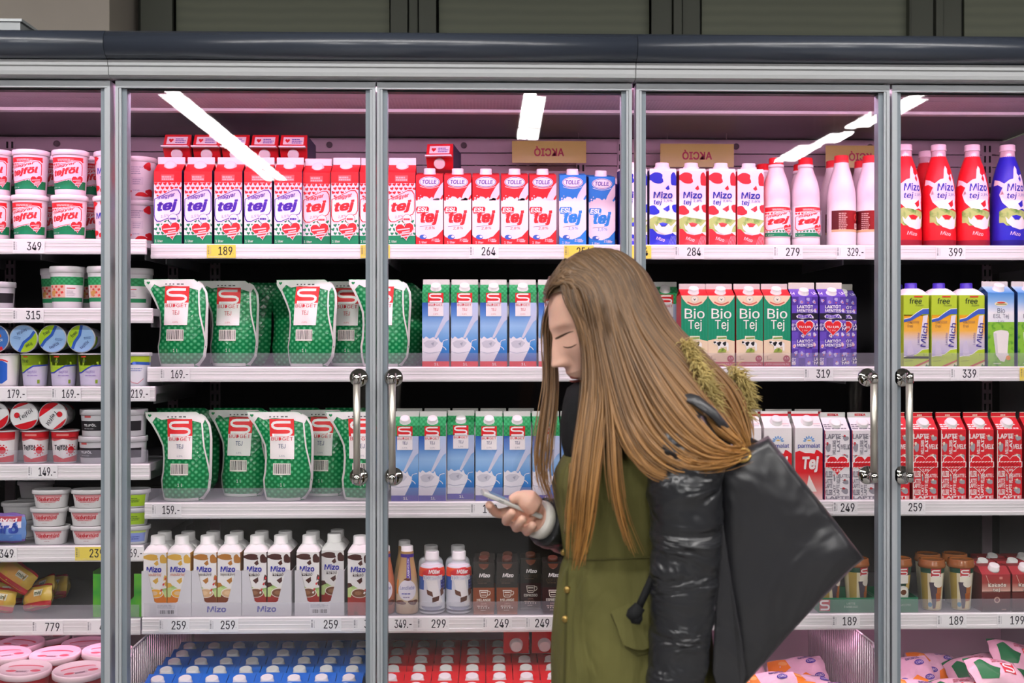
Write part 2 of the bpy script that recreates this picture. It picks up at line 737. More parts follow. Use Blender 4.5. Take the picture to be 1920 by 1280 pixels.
for n, (a, c, gaps) in enumerate(((262, 327, (324,)), (731, 822, (765, 784, 819)), (1218, 1315, (1221, 1262, 1280)), (1704, 1807, (1709, 1770, 1754))), 1):
    b = MB()
    xs = [a] + sorted(gaps) + [c]
    for i in range(len(xs) - 1):
        b.box(X(xs[i] + 1.5, YW - 0.03), X(xs[i + 1] - 1.5, YW - 0.03), YW - 0.03 + 0.012 * (i % 2), YB - 0.004, 1.9, 3.1, M_MULL)
    b.box(X(a, YW), X(c, YW), YW + 0.01, YB - 0.003, 1.9, 3.1, M_MULL_D)
    struct('trim_%d' % n, b.build('window_mullion'))

# ceiling luminaires: long line lights running towards the cabinets, seen mirrored in the glass doors
M_LAMP = lamp_mat('luminaire_diffuser', (1.0, 0.98, 0.95), ROOM_LAMP)
M_HOUS = mat('#d8d8d6', 0.5, name='luminaire_housing')
LX = [-1.88, 0.28, 2.65]
LAMPS = [(LX[0], -5.5, -0.4, 'left'), (LX[1], -2.8, -0.4, 'middle'), (LX[1], -3.28, -2.9, 'small middle'), (LX[2], -2.75, -0.4, 'right'), (LX[2] - 0.02, -3.38, -2.98, 'small right'), (LX[2] - 0.1, -4.25, -3.5, 'far right')]
for x, y0, y1, side in LAMPS:
    t = thing('ceiling_luminaire', 'white linear ceiling luminaire, %s of the lamps mirrored in the glass doors' % side, 'ceiling lamp',
              (x, (y0 + y1) / 2, 3.0), group='linear ceiling luminaires')
    h = (y1 - y0) / 2
    b = MB(); b.box(-0.045, 0.045, -h, h, 0.012, 0.06, M_HOUS)
    b.box(-0.004, 0.004, -h * 0.8, -h * 0.8 + 0.008, 0.06, ZC - 3.0, M_HOUS)
    b.box(-0.004, 0.004, h * 0.8, h * 0.8 + 0.008, 0.06, ZC - 3.0, M_HOUS)
    part('housing', b.build('luminaire_housing'), t)
    b = MB(); b.box(-0.036, 0.036, -h + 0.01, h - 0.01, 0, 0.0115, M_LAMP)
    part('diffuser', b.build('luminaire_diffuser'), t)
t = thing('ceiling_luminaire', 'long white luminaire running along the aisle in front of the cabinets', 'ceiling lamp', (0, 1.15, 3.08), group='linear ceiling luminaires')
b = MB(); b.box(-4.2, 4.2, -0.06, 0.06, 0.012, 0.06, M_HOUS)
for q in (-3, 0, 3):
    b.box(q - 0.004, q + 0.004, -0.004, 0.004, 0.06, ZC - 3.08, M_HOUS)
part('housing', b.build('luminaire_housing'), t)
b = MB(); b.box(-4.18, 4.18, -0.05, 0.05, 0, 0.0115, lamp_mat('aisle_diffuser', (1.0, 0.97, 0.94), AISLE_LAMP))
part('diffuser', b.build('luminaire_diffuser'), t)

# ================================================================== REFRIGERATED CABINETS
M_ALU = mat('#b4b8be', 0.36, 0.12, name='aluminium_frame')
M_ALU2 = mat('#87919a', 0.42, 0.1, name='aluminium_inner_strip')
M_RUB = mat('#1c1c1f', 0.6, name='rubber_gasket')
M_SLATE = mat('#373d49', 0.27, spec=0.7, name='slate_bumper')
M_FASC = mat('#b6b8bb', 0.62, 0.0, name='grey_fascia')
M_INT = mat('#d9c2ce', 0.45, name='cabinet_liner', noise=(6, 0.05))
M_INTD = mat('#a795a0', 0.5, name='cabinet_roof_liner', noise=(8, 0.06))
M_DARK = mat('#2e2b2f', 0.55, name='shade_dark_rear')
M_SHELF = mat('#8f8c93', 0.35, spec=0.5, name='white_shelf_steel')
M_RAIL = mat('#e9e6e8', 0.3, spec=0.45, name='price_rail_plastic')
M_STEEL = mat('#cdc8be', 0.34, 0.8, name='satin_steel')
M_CHROME = mat('#c9c7c2', 0.06, 1.0, name='chrome')
M_GLASS_O = glassy('door_glass_outer', 0.024)
M_GLASS_I = glassy('door_glass_inner', 0.016)
M_LIP = glassy('clear_acrylic_lip', 0.05, haze=0.10, hazecol=(0.75, 0.72, 0.85))
M_STRIP = lamp_mat('canopy_lamp_diffuser', CANOPY_TINT, CANOPY_LAMP)
M_STRIP2 = lamp_mat('chest_lamp_diffuser', (1.0, 0.5, 0.72), 9.0)


def comb_mat():
    m = mat('#9c8794', 0.6, name='honeycomb_air_grille')
    nt = m.node_tree
    tc = nt.nodes.new('ShaderNodeTexCoord')
    v = nt.nodes.new('ShaderNodeTexVoronoi')
    v.inputs['Scale'].default_value = 120
    v.inputs['Randomness'].default_value = 0.1
    nt.links.new(tc.outputs['Object'], v.inputs['Vector'])
    r = nt.nodes.new('ShaderNodeValToRGB')
    r.color_ramp.elements[0].color = (*lin('#6d5a66'), 1)
    r.color_ramp.elements[1].color = (*lin('#b9a3b0'), 1)
    r.color_ramp.elements[1].position = 0.7
    nt.links.new(v.outputs['Distance'], r.inputs['Fac'])
    nt.links.new(r.outputs['Color'], nt.nodes['Principled BSDF'].inputs['Base Color'])
    return m
M_COMB = comb_mat()

ZROOF = 2.088
XA0, XAB, XBC, XC1 = X(-275, YD), X(216, YD), X(1187, YD), X(2150, YD)


def extrude_x(prof, x0, x1, m, smooth=False):
    b = MB()
    b.rings([[(x0, y, z) for y, z in prof], [(x1, y, z) for y, z in prof]], m, smooth)
    return b


def cabinet(label, x0, x1):
    t = thing('refrigerated_cabinet', label, 'display fridge', (0, 0, 0), group='glass-door refrigerated cabinets')
    # body: base, roof box, rear
    b = MB()
    b.box(x0 + 0.002, x1 - 0.002, YD + 0.03, 3.36, 0.0, 0.40, mat('#4a4c50', 0.5, name='kick_plate'))
    b.box(x0 + 0.002, x1 - 0.002, 2.5755, 3.36, ZROOF + 0.0045, 2.178, mat('#3a3c40', 0.6, name='canopy_shell'))
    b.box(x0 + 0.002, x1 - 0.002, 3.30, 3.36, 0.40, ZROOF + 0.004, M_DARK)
    part('body', b.build('cabinet_body'), t)
    # slate bumper
    pr = [(2.585, 2.121)] + [(2.53 - 0.032 * math.sin(math.pi * k / 36), 2.153 - 0.031 * math.cos(math.pi * k / 36)) for k in range(37)] + [(2.585, 2.187)]
    part('bumper_rail', extrude_x(pr, x0 + 0.0005, x1 - 0.0005, M_SLATE, True).build('bumper_rail'), t)
    # fascia with a raised upper strip
    pr = [(2.575, 2.086), (2.542, 2.086), (2.535, 2.089), (2.533, 2.097), (2.533, 2.107), (2.529, 2.109), (2.529, 2.1205), (2.575, 2.1205)]
    part('fascia', extrude_x(pr, x0 + 0.0008, x1 - 0.0008, M_FASC).build('fascia'), t)
    b = MB(); b.box(x0 + 0.002, x1 - 0.002, 2.5755, 2.60, ZROOF + 0.002, 2.11, M_RUB)
    b.box(x0 + 0.002, x1 - 0.002, 2.6004, 2.6036, 2.0805, ZROOF + 0.002, M_RUB)  # added strip, stops lamp light leaking over the door tops
    part('header_gasket_light_stop', b.build('header_gasket_light_stop'), t)
    # inner roof: grey plate, honeycomb air grille, bright lip, rear plate
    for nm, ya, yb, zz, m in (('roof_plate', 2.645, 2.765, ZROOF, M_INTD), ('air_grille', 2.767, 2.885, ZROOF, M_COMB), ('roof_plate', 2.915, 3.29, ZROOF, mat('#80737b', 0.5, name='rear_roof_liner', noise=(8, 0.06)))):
        b = MB(); b.box(x0, x1, ya, yb, zz, zz + 0.003, m)
        part(nm, b.build(nm), t)
    b = MB(); b.box(x0, x1, 2.887, 2.912, ZROOF - 0.007, ZROOF + 0.003, mat('#e8dfe4', 0.4, name='roof_lip'))
    part('roof_lip', b.build('roof_lip'), t)
    # lamp strip behind the door header, shining down into the case
    b = MB(); b.box(x0 + 0.03, x1 - 0.03, 2.604, 2.640, ZROOF - 0.0098, ZROOF - 0.001, M_STRIP)
    o = part('lamp_strip', b.build('lamp_strip'), t)
    # rear panels: three planks in the upper zone, panels below with the shade of the shelves put into their dark colour
    zz = [2.086, Z(288, BACK_Y) + 0.0015, Z(311, BACK_Y) + 0.001, 1.76]
    for i in range(3):
        b = MB(); b.box(x0, x1, BACK_Y, BACK_Y + 0.012, zz[i + 1] + 0.0015, zz[i] - 0.0015, M_INT)
        part('rear_plank', b.build('rear_plank'), t)
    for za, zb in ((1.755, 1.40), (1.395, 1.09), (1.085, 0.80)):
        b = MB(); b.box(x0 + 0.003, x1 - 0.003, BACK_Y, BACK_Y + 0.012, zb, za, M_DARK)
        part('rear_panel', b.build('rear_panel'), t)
    b = MB(); b.box(x0 + 0.003, x1 - 0.003, BACK_Y - 0.01, BACK_Y + 0.012, 0.40, 0.795, M_INT)
    part('chest_rear_panel', b.build('chest_rear_panel'), t)
    # slotted uprights and bolt rings on the rear
    for q in (0.06, (x1 - x0) - 0.06):
        b = MB()
        b.box(x0 + q - 0.014, x0 + q + 0.014, BACK_Y - 0.006, BACK_Y, 0.8, 2.08, M_INT)
        for k in range(26):
            for sx in (-0.007, 0.007):
                b.box(x0 + q + sx - 0.0028, x0 + q + sx + 0.0028, BACK_Y - 0.0066, BACK_Y - 0.006, 1.30 + k * 0.03, 1.30 + k * 0.03 + 0.019, M_RUB)
        part('slotted_upright', b.build('slotted_upright'), t)
    for q in (0.33, 0.66):
        xx = x0 + (x1 - x0) * q
        b = MB()
        b.lathe([(0.009, 0), (0.009, 0.004), (0.005, 0.004), (0.005, 0.001)], mat('#6d5d66', 0.4, name='bolt_ring'), 14)
        b.xform(Matrix.Translation((xx, BACK_Y, Z(273, BACK_Y))) @ Matrix.Rotation(math.radians(90), 4, 'X'))
        part('bolt', b.build('bolt'), t)
    # dashed slot line between the planks
    b = MB()
    k = x0 + 0.12
    while k < x1 - 0.15:
        b.box(k, k + 0.022, BACK_Y - 0.0008, BACK_Y + 0.001, zz[2] - 0.0015, zz[2] + 0.001, M_RUB)
        k += 0.03
    part('vent_slots', b.build('vent_slots'), t)
    return t


CAB_A = cabinet('leftmost glass-door fridge holding the cups and tubs', XA0, XAB)
CAB_B = cabinet('middle glass-door fridge with green milk pouches and two tall doors', XAB, XBC)
CAB_C = cabinet('right glass-door fridge behind the black tote bag', XBC, XC1)


for cab, xa, xb in ((CAB_A, XA0 + 0.002, XA0 + 0.022), (CAB_C, XC1 - 0.022, XC1 - 0.002)):
    b = MB(); b.box(xa, xb, YD + 0.022, 3.36, 0.40, ZROOF - 0.012, M_FASC)
    part('end_panel', b.build('end_panel'), cab)


def door(cab, a, c, handle_px=None, side=1):
    """a, c: outer edges in the door plane (pixels of the photograph measured there)"""
    x0, x1 = X(a, YD), X(c, YD)
    zt, zb = 2.0825, 0.43
    sw, iw = 0.0125, 0.0105
    b = MB()
    b.box(x0, x1, YD - 0.018, YD + 0.02, zt - 0.0155, zt, M_ALU)
    b.box(x0, x1, YD - 0.018, YD + 0.02, zb, zb + 0.03, M_ALU)
    b.box(x0, x0 + sw * 0.55, YD - 0.018, YD + 0.02, zb + 0.03, zt - 0.0155, M_ALU)
    b.box(x1 - sw * 0.55, x1, YD - 0.018, YD + 0.02, zb + 0.03, zt - 0.0155, M_ALU)
    b.box(x0 + sw * 0.6, x0 + sw, YD - 0.016, YD + 0.02, zb + 0.03, zt - 0.0155, M_ALU)
    b.box(x1 - sw, x1 - sw * 0.6, YD - 0.016, YD + 0.02, zb + 0.03, zt - 0.0155, M_ALU)
    d = part('door', b.build('door_frame'), cab)
    b = MB()
    b.box(x0 + sw, x0 + sw + iw, YD - 0.009, YD + 0.018, zb + 0.03, zt - 0.0158, M_ALU2)
    b.box(x1 - sw - iw, x1 - sw, YD - 0.009, YD + 0.018, zb + 0.03, zt - 0.0158, M_ALU2)
    b.box(x0 + sw + iw, x1 - sw - iw, YD - 0.006, YD + 0.018, zt - 0.0195, zt - 0.0157, M_RUB)
    part('inner_strip', b.build('inner_strip'), d)
    for nm, yy, m, tilt in (('glass_pane', YD - 0.004, M_GLASS_O, 0.0), ('glass_pane', YD + 0.012, M_GLASS_I, 0.007)):
        b = MB()
        xa, xb = x0 + sw + 0.001, x1 - sw - 0.001
        dy = tilt * (xb - xa) / 2 * side
        b.rings([[(xa, yy - dy, zb + 0.031), (xb, yy + dy, zb + 0.031), (xb, yy + dy, zt - 0.016), (xa, yy - dy, zt - 0.016)],
                 [(xa, yy - dy + 0.004, zb + 0.031), (xb, yy + dy + 0.004, zb + 0.031), (xb, yy + dy + 0.004, zt - 0.016), (xa, yy - dy + 0.004, zt - 0.016)]], m, False)
        part(nm, b.build('glass_pane'), d)
    for sx in (x0 + 0.004, x1 - 0.008):
        b = MB(); b.box(sx, sx + 0.004, YD - 0.004, YD + 0.006, zt, ZROOF + 0.004, M_STEEL)
        part('hinge_pin', b.build('hinge_pin'), d)
    if handle_px:
        xh = X(handle_px, YD)
        yh = YD - 0.055
        z1, z0 = Z(708, YD - 0.02), Z(893, YD - 0.02)
        for zz in (z0, z1):
            b = MB()
            b.lathe([(0.0, -0.012), (0.0205, -0.012), (0.021, -0.008), (0.020, -0.002), (0.020, 0.0)], M_CHROME, 24)
            b.xform(Matrix.Translation((xh, YD - 0.004, zz)) @ Matrix.Rotation(math.radians(-90), 4, 'X'))
            b.v = [(x, 2 * (YD - 0.004) - y if y > YD - 0.004 else y, z) for x, y, z in b.v]
            b.tube([(xh, YD - 0.014, zz), (xh, yh, zz)], 0.009, M_CHROME, 14)
            part('handle_rosette', b.build('handle_rosette'), d)
        b = MB()
        b.tube([(xh, yh, z0 - 0.011), (xh, yh, z0 + 0.011)], 0.0098, M_CHROME, 16)
        b.tube([(xh, yh, z1 - 0.011), (xh, yh, z1 + 0.011)], 0.0098, M_CHROME, 16)
        b.tube([(xh, yh, z0), (xh, yh, z1)], 0.0078, M_STEEL, 16)
        part('handle', b.build('handle'), d)
    return d


door(CAB_A, -268, 211)
door(CAB_B, 221, 705.5, 674, 1)
door(CAB_B, 708, 1183, 739, -1)
door(CAB_C, 1191, 1663, 1623, 1)
door(CAB_C, 1667.5, 2142, 1688, -1)


def shelf(cab, x0, x1, yf, ztop, hrail, lip=0.0, depth=None):
    yb = BACK_Y - 0.012 if depth is None else yf + depth
    b = MB(); b.box(x0, x1, yf + 0.006, yb, ztop - 0.018, ztop, M_SHELF)
    for q in (x0 + 0.02, (x0 + x1) / 2, x1 - 0.02):
        b.box(q - 0.0015, q + 0.0015, yf + 0.06, yb, ztop - 0.045, ztop - 0.018, M_SHELF)
    s = part('shelf', b.build('shelf'), cab)
    zt, zb = ztop + 0.001, ztop - hrail
    h = zt - zb
    pr = [(yf + 0.006, zb), (yf - 0.004, zb), (yf - 0.005, zb + 0.004), (yf - 0.005, zb + h * 0.24), (yf - 0.003, zb + h * 0.25),
          (yf - 0.003, zb + h * 0.50), (yf - 0.0036, zb + h * 0.51), (yf - 0.0036, zb + h * 0.54), (yf - 0.003, zb + h * 0.55),
          (yf - 0.003, zb + h * 0.72), (yf - 0.0036, zb + h * 0.73), (yf - 0.0036, zb + h * 0.76), (yf - 0.003, zb + h * 0.77), (yf - 0.003, zt - 0.003), (yf - 0.001, zt), (yf + 0.006, zt)]
    part('price_rail', extrude_x(pr, x0, x1, M_RAIL).build('price_rail'), s)
    if lip:
        b = MB(); b.box(x0 + 0.004, x1 - 0.004, yf - 0.0005, yf + 0.001, zt + 0.0002, zt + lip, M_LIP)
        part('clear_lip', b.build('clear_lip'), s)
    return s


# shelf tops (world height) from the middle of the photograph
SZ = {1: Z(459, SHELF_Y[1]), 2: Z(688, SHELF_Y[2]), 3: Z(940, SHELF_Y[3]), 4: Z(1154, SHELF_Y[4])}
RH = 0.0355
for k, pa in ((1, 283.5), (2, 277), (3, 272), (4, 267)):
    xe = {1: X(1166, SHELF_Y[1]), 2: X(1168, SHELF_Y[2]), 3: X(1171, SHELF_Y[3]), 4: X(1173, SHELF_Y[4])}[k]
    shelf(CAB_B, X(pa, SHELF_Y[k]), xe, SHELF_Y[k], SZ[k], RH + (0.003 if k > 2 else 0), 0.0 if k == 1 else 0.034)
    shelf(CAB_C, xe + 0.004, XC1 - 0.03, SHELF_Y[k], SZ[k], RH + (0.002 if k > 2 else 0), 0.0 if k in (1, 3) else 0.034)
# left cabinet: six narrower shelves at other heights
AY = 2.80
ASH = {1: (449, 274), 2: (578, 286), 3: (725, 291), 4: (870.5, 281), 5: (1023.5, 269), 6: (1161, 264)}
AZ = {}
for k, (py, pe) in ASH.items():
    xm = 100
    AZ[k] = W(xm, py, AY).z
    shelf(CAB_A, XA0 + 0.03, X(pe, AY), AY, AZ[k], RH + (0.002 if k > 3 else 0), 0.034 if k in (4, 6) else 0.0)

# chest decks at the bottom of the cabinets, with front walls
for cab, x0, x1, zd in ((CAB_A, XA0, XAB, 0.50), (CAB_B, XAB, XBC, 0.50), (CAB_C, XBC, XC1, 0.50)):
    b = MB(); b.box(x0 + 0.004, x1 - 0.004, 2.62, BACK_Y - 0.012, zd - 0.02, zd, M_SHELF)
    s = part('chest_deck', b.build('chest_deck'), cab)
    b = MB(); b.box(x0 + 0.004, x1 - 0.004, 2.61, 2.62, 0.40, zd + 0.08, M_SHELF)
    part('chest_front', b.build('chest_front'), s)


# pink lamp strips under the lowest shelves of the outer cabinets, behind the price rail
for cab, x0, x1, yf, zt in ((CAB_A, XA0 + 0.06, X(250, AY), AY, AZ[6]), (CAB_C, XBC + 0.05, XC1 - 0.08, SHELF_Y[4], SZ[4])):
    b = MB(); b.box(x0, x1, yf + 0.010, yf + 0.030, zt - 0.026, zt - 0.0185, M_STRIP2)
    part('chest_lamp_strip', b.build('chest_lamp_strip'), cab)


def wire_divider(cab, x, y0, y1, z0, z1, n, m, name='wire_divider'):
    b = MB()
    b.tube([(x, y0, z0), (x, y0, z1 - 0.03), (x, y0 + 0.03, z1), (x, y1, z1)], 0.003, m, 6)
    for k in range(n):
        y = y0 + 0.02 + (y1 - y0 - 0.02) * k / n
        b.tube([(x, y, z0), (x, y, z1)], 0.0018, m, 5)
    part(name, b.build(name), cab)


M_WIRE = mat('#c9bfc6', 0.35, 0.6, name='chromed_wire')
wire_divider(CAB_B, X(241, 2.655), 2.655, 3.24, 0.50, 0.782, 34, M_WIRE)
wire_divider(CAB_C, X(1645, 2.66), 2.66, 3.24, 0.50, 0.782, 34, M_WIRE)
b = MB()
xd = X(690, 2.66)
b.box(xd - 0.0015, xd + 0.0015, 2.66, 3.24, 0.50, 0.775, mat('#6f6d74', 0.4, 0.3, name='grey_divider_plate'))
b.tube([(xd, 2.658, 0.50), (xd, 2.658, 0.765), (xd, 2.69, 0.778), (xd, 3.24, 0.778)], 0.0035, M_WIRE, 6)
part('divider_plate', b.build('divider_plate'), CAB_B)
# grey duct box standing on top of the left cabinet
b = MB()
b.box(-0.14, 0.14, 0, 0.22, 0, 0.050, mat('#a9adb0', 0.4, 0.3, name='grey_metal'))
b.box(-0.145, 0.145, -0.004, 0.224, 0.050, 0.056, mat('#bfc3c6', 0.35, 0.3, name='grey_metal_light'))
single('duct_box', b.build('duct_box'), 'flat grey metal box lying on the canopy beside the beige pillar', 'box', (X(38, 2.62) - 0.14, 2.62, 2.1785))

# ================================================================== PACKAGES: one of each kind
def gable(w, d, hb, hr, hf, front, side, roof, fin, cap=None, art=None, rart=None, name='milk_carton', cat='milk carton', group=None, capcol='#f4f2f2', caph=13, capr=13, capz=0.5, captilt=28):
    """gable-top carton, measures in mm; art: printed front; rart: artwork on the sloping roof (local x, up-slope mm)"""
    w2, d2 = w / 2000, d / 2000
    hb, hr, hf = hb / 1000, hr / 1000, hf / 1000
    b = MB()
    b.box(-w2, w2, -d2, d2, 0, hb, side, {'front': front})
    zr = hb + hr
    g = 0.35
    for sg in (-1, 1):
        b.poly([(-w2, sg * d2, hb), (w2, sg * d2, hb), (w2, sg * 0.0016, zr), (-w2, sg * 0.0016, zr)][::(1 if sg < 0 else -1)], roof)
    for sg in (-1, 1):              # folded-in gussets
        ap = (sg * (w2 - d2 * g), 0, hb + hr * 0.8)
        b.poly([(sg * w2, -d2, hb), (sg * w2, d2, hb), ap][::sg], side)
        b.poly([(sg * w2, -d2, hb), ap, (sg * w2, -0.0016, zr)][::sg], roof)
        b.poly([(sg * w2, d2, hb), ap, (sg * w2, 0.0016, zr)][::-sg], roof)
    parts = [('body', b.build('carton_body'))]
    f = MB(); f.box(-w2, w2, -0.0018, 0.0018, zr - 0.001, zr + hf, fin)
    parts.append(('top_fin', bevelled(f.build('carton_fin'), 0.0012, 1)))
    if capr:
        c = MB()
        r = capr / 1000; h = caph / 1000
        cm = mat(capcol, 0.35, name='plastic_cap')
        c.lathe([(r * 1.12, -0.004), (r * 1.12, 0.002), (r, 0.0025), (r, h * 0.85), (r * 0.9, h), (r * 0.5, h + 0.0004)], cm, 22)
        sl = math.atan2(d2, hr)
        c.xform(Matrix.Translation((0, -d2 * (1 - capz), hb + hr * capz)) @ Matrix.Rotation(math.radians(captilt), 4, 'X'))
        parts.append(('cap', c.build('carton_cap')))
    if art:
        pm = art.mesh('carton_print', y=-d2, mb=True)
        if rart:
            L = math.hypot(d2, hr)
            def wp(x, z, e):
                t = z / L
                return (x, -d2 + d2 * t - e * 2, hb + hr * t + e)
            pm.add(rart.mesh('r', warp=wp, mb=True))
        parts.append(('printed_front', pm.build('carton_print')))
    return Proto(name, cat, parts, group)


S_PATH = [(0.86, 0.88), (0.30, 0.88), (0.17, 0.84), (0.11, 0.74), (0.12, 0.63), (0.20, 0.55), (0.32, 0.52), (0.66, 0.52), (0.80, 0.49), (0.88, 0.40), (0.88, 0.28), (0.82, 0.18), (0.70, 0.14), (0.10, 0.14)]


def s_logo(a, x0, z0, x1, z1, L=3, red='#e5242c', white='#fbf6f6'):
    a.rect(x0, z0, x1, z1, P(red), L)
    a.stroke([(x0 + (x1 - x0) * u, z0 + (z1 - z0) * v) for u, v in S_PATH], (z1 - z0) * 0.15, P(white), L + 1)


# ---- red and green heart-pattern carton / bottle / tub artwork
def heart_art(word, pct, ink, w=70, h=186, green='#1c8a5e', k=1.0, wide=1.0, bottom='1 liter', clip=True, hs=1.0, hx=9, hz=34, hw=11.0, rs=1.0, zc=99):
    a = Art((-w / 2, 0, w / 2, h) if clip else None)
    s = h / 186.0
    q = w / 70.0
    red, wh, gr = P('#e8252f'), P('#f8eef2'), P(green)
    I = P(ink)
    a.rect(-w / 2, 158 * s, w / 2, h, red, 2)
    a.rect(-17 * q, 162 * s, 16 * q, 178 * s, P('#ee6468'), 3)
    a.lines(-15 * q, 164 * s, 17 * q, 176 * s, 2, P('#f7b9bb'), 4, 4, 0.7)
    a.hearts(-w / 2, 118 * s, w / 2, 164 * s, hw * q, red, 3)
    a.hearts(-w / 2, 24 * s, w / 2, 66 * s, hw * q, gr, 2, 9)
    a.rect(-w / 2, 0, w / 2, 24 * s, gr, 2)
    rh = [(-34, 116), (16, 140), (27, 140), (33, 131), (34, 118), (34, 88), (29, 78), (-18, 58), (-28, 58), (-33, 64), (-35, 74)]
    def big(pts, f):
        return [((x * f) * q, (zc + (z - 99) * f * rs) * s) for x, z in pts]
    a.poly(big(rh, 1.06), P('#f8eef2'), 4)
    a.poly(big(rh, 1.0), I, 5)
    a.poly(big(rh, 0.94), P('#f4e4ee'), 6)
    a.text('magyar', -3 * q, (zc + 22 * rs) * s, 10.5 * s * rs, I, 7, 46 * q, 0.03, 0.25, 12)
    a.text(word, 0 * q, (zc - 2 * rs) * s, 31 * s * rs, I, 7, 54 * q * wide, 0.05, 0.28, 8)
    if pct:
        a.text(pct, -7 * q, 72 * s, 7.5 * s, I, 7, 21 * q, 0.0, 0.2, 10)
        a.ell(14 * q, 66 * s, 12.5 * q, 12.5 * s, I, 7)
        a.ell(14 * q, 66 * s, 11.5 * q, 11.5 * s, P('#f1e6f2'), 8)
        a.lines(5 * q, 63 * s, 23 * q, 69 * s, 1, I, 9, 3, 0.8)
    a.heart(hx * q, hz * s, 52 * q * hs, P('#f8eef2'), 9, 8)
    a.heart(hx * q, hz * s, 47 * q * hs, P('#dd2b36'), 10, 8)
    for i, (u, v, ww) in enumerate(((-4, 6, 32), (2, 0, 20), (2, -5, 30), (0, -12, 22))):
        a.stroke([((hx + (u - ww / 2) * hs) * q, hz * s + (v - 1.8) * hs * q), ((hx + (u + ww / 2) * hs) * q, hz * s + (v + 1.8) * hs * q)], 3.2 * q * hs, P('#f6d5d8'), 11)
    a.text(bottom, -22 * q, 9 * s, 6.5 * s, P('#f2f2ee'), 8, 20 * q)
    return a


def heart_carton(ink, pct):
    r = Art()
    return gable(68.5, 68, 182, 23, 18, P('#f8eef2'), P('#2b1c57'), P('#e8252f'), P('#f6e6ec'), art=heart_art('tej', pct, ink, 68.5, 182), capcol='#f3e9ee', capr=14, caph=7, capz=0.72, captilt=52)


K_HEART_P = heart_carton('#4a23a8', '1,5%')
K_HEART_R = heart_carton('#e02a33', '2,8%')

# carton of the same kind lying down with its gable towards the viewer
def lying_gable(w=67, d=67, hb=182):
    w2, d2, hb = w / 2000, d / 2000, hb / 1000
    b = MB()
    red = P('#e1222e')
    # box along +Y (depth), gable faces -Y; underside (front of carton) faces down
    b.box(-w2, w2, 0.024, hb, 0, 2 * d2, red, {'top': P('#2b1c57'), 'right': P('#2b1c57'), 'left': P('#2b1c57')})
    zc = d2 * 0.92
    b.poly([(-w2, 0.024, 0), (w2, 0.024, 0), (w2, 0.0, zc - 0.0016), (-w2, 0.0, zc - 0.0016)], red)
    b.poly([(-w2, 0.0, zc + 0.0016), (w2, 0.0, zc + 0.0016), (w2, 0.024, 2 * d2), (-w2, 0.024, 2 * d2)], red)
    for sg in (-1, 1):
        ap = (sg * (w2 - 0.012), 0.006, zc)
        b.poly([(sg * w2, 0.024, 0), (sg * w2, 0.024, 2 * d2), ap][::sg], red)
    f = MB(); f.box(-w2, w2, -0.019, 0.0005, zc - 0.0018, zc + 0.0018, P('#f6e6ec'))
    c = MB(); c.lathe([(0.0145, 0), (0.0145, 0.006), (0.0125, 0.007)], mat('#f3e9ee', 0.35, name='plastic_cap'), 20)
    c.xform(Matrix.Translation((0.0, 0.011, zc * 0.5)) @ Matrix.Rotation(math.radians(118), 4, 'X'))
    a = Art()
    a.rect(-26, 6, 26, 26, P('#f6e6ec'), 1)
    a.heart(-15, 15, 12, red, 2)
    a.lines(-4, 9, 23, 23, 3, P('#5b3bb0'), 2, 3, 0.5)
    def wp(x, z, e):
        t = (z - 0.0) / 0.034
        return (x, 0.024 * t - e, zc + 0.002 + (2 * d2 - zc) * t + e)
    return Proto('milk_carton', 'milk carton', [('body', b.build('lying_carton')), ('top_fin', f.build('carton_fin')), ('cap', c.build('carton_cap')), ('printed_label', a.mesh('carton_print', warp=wp))])


K_LYING = lying_gable()


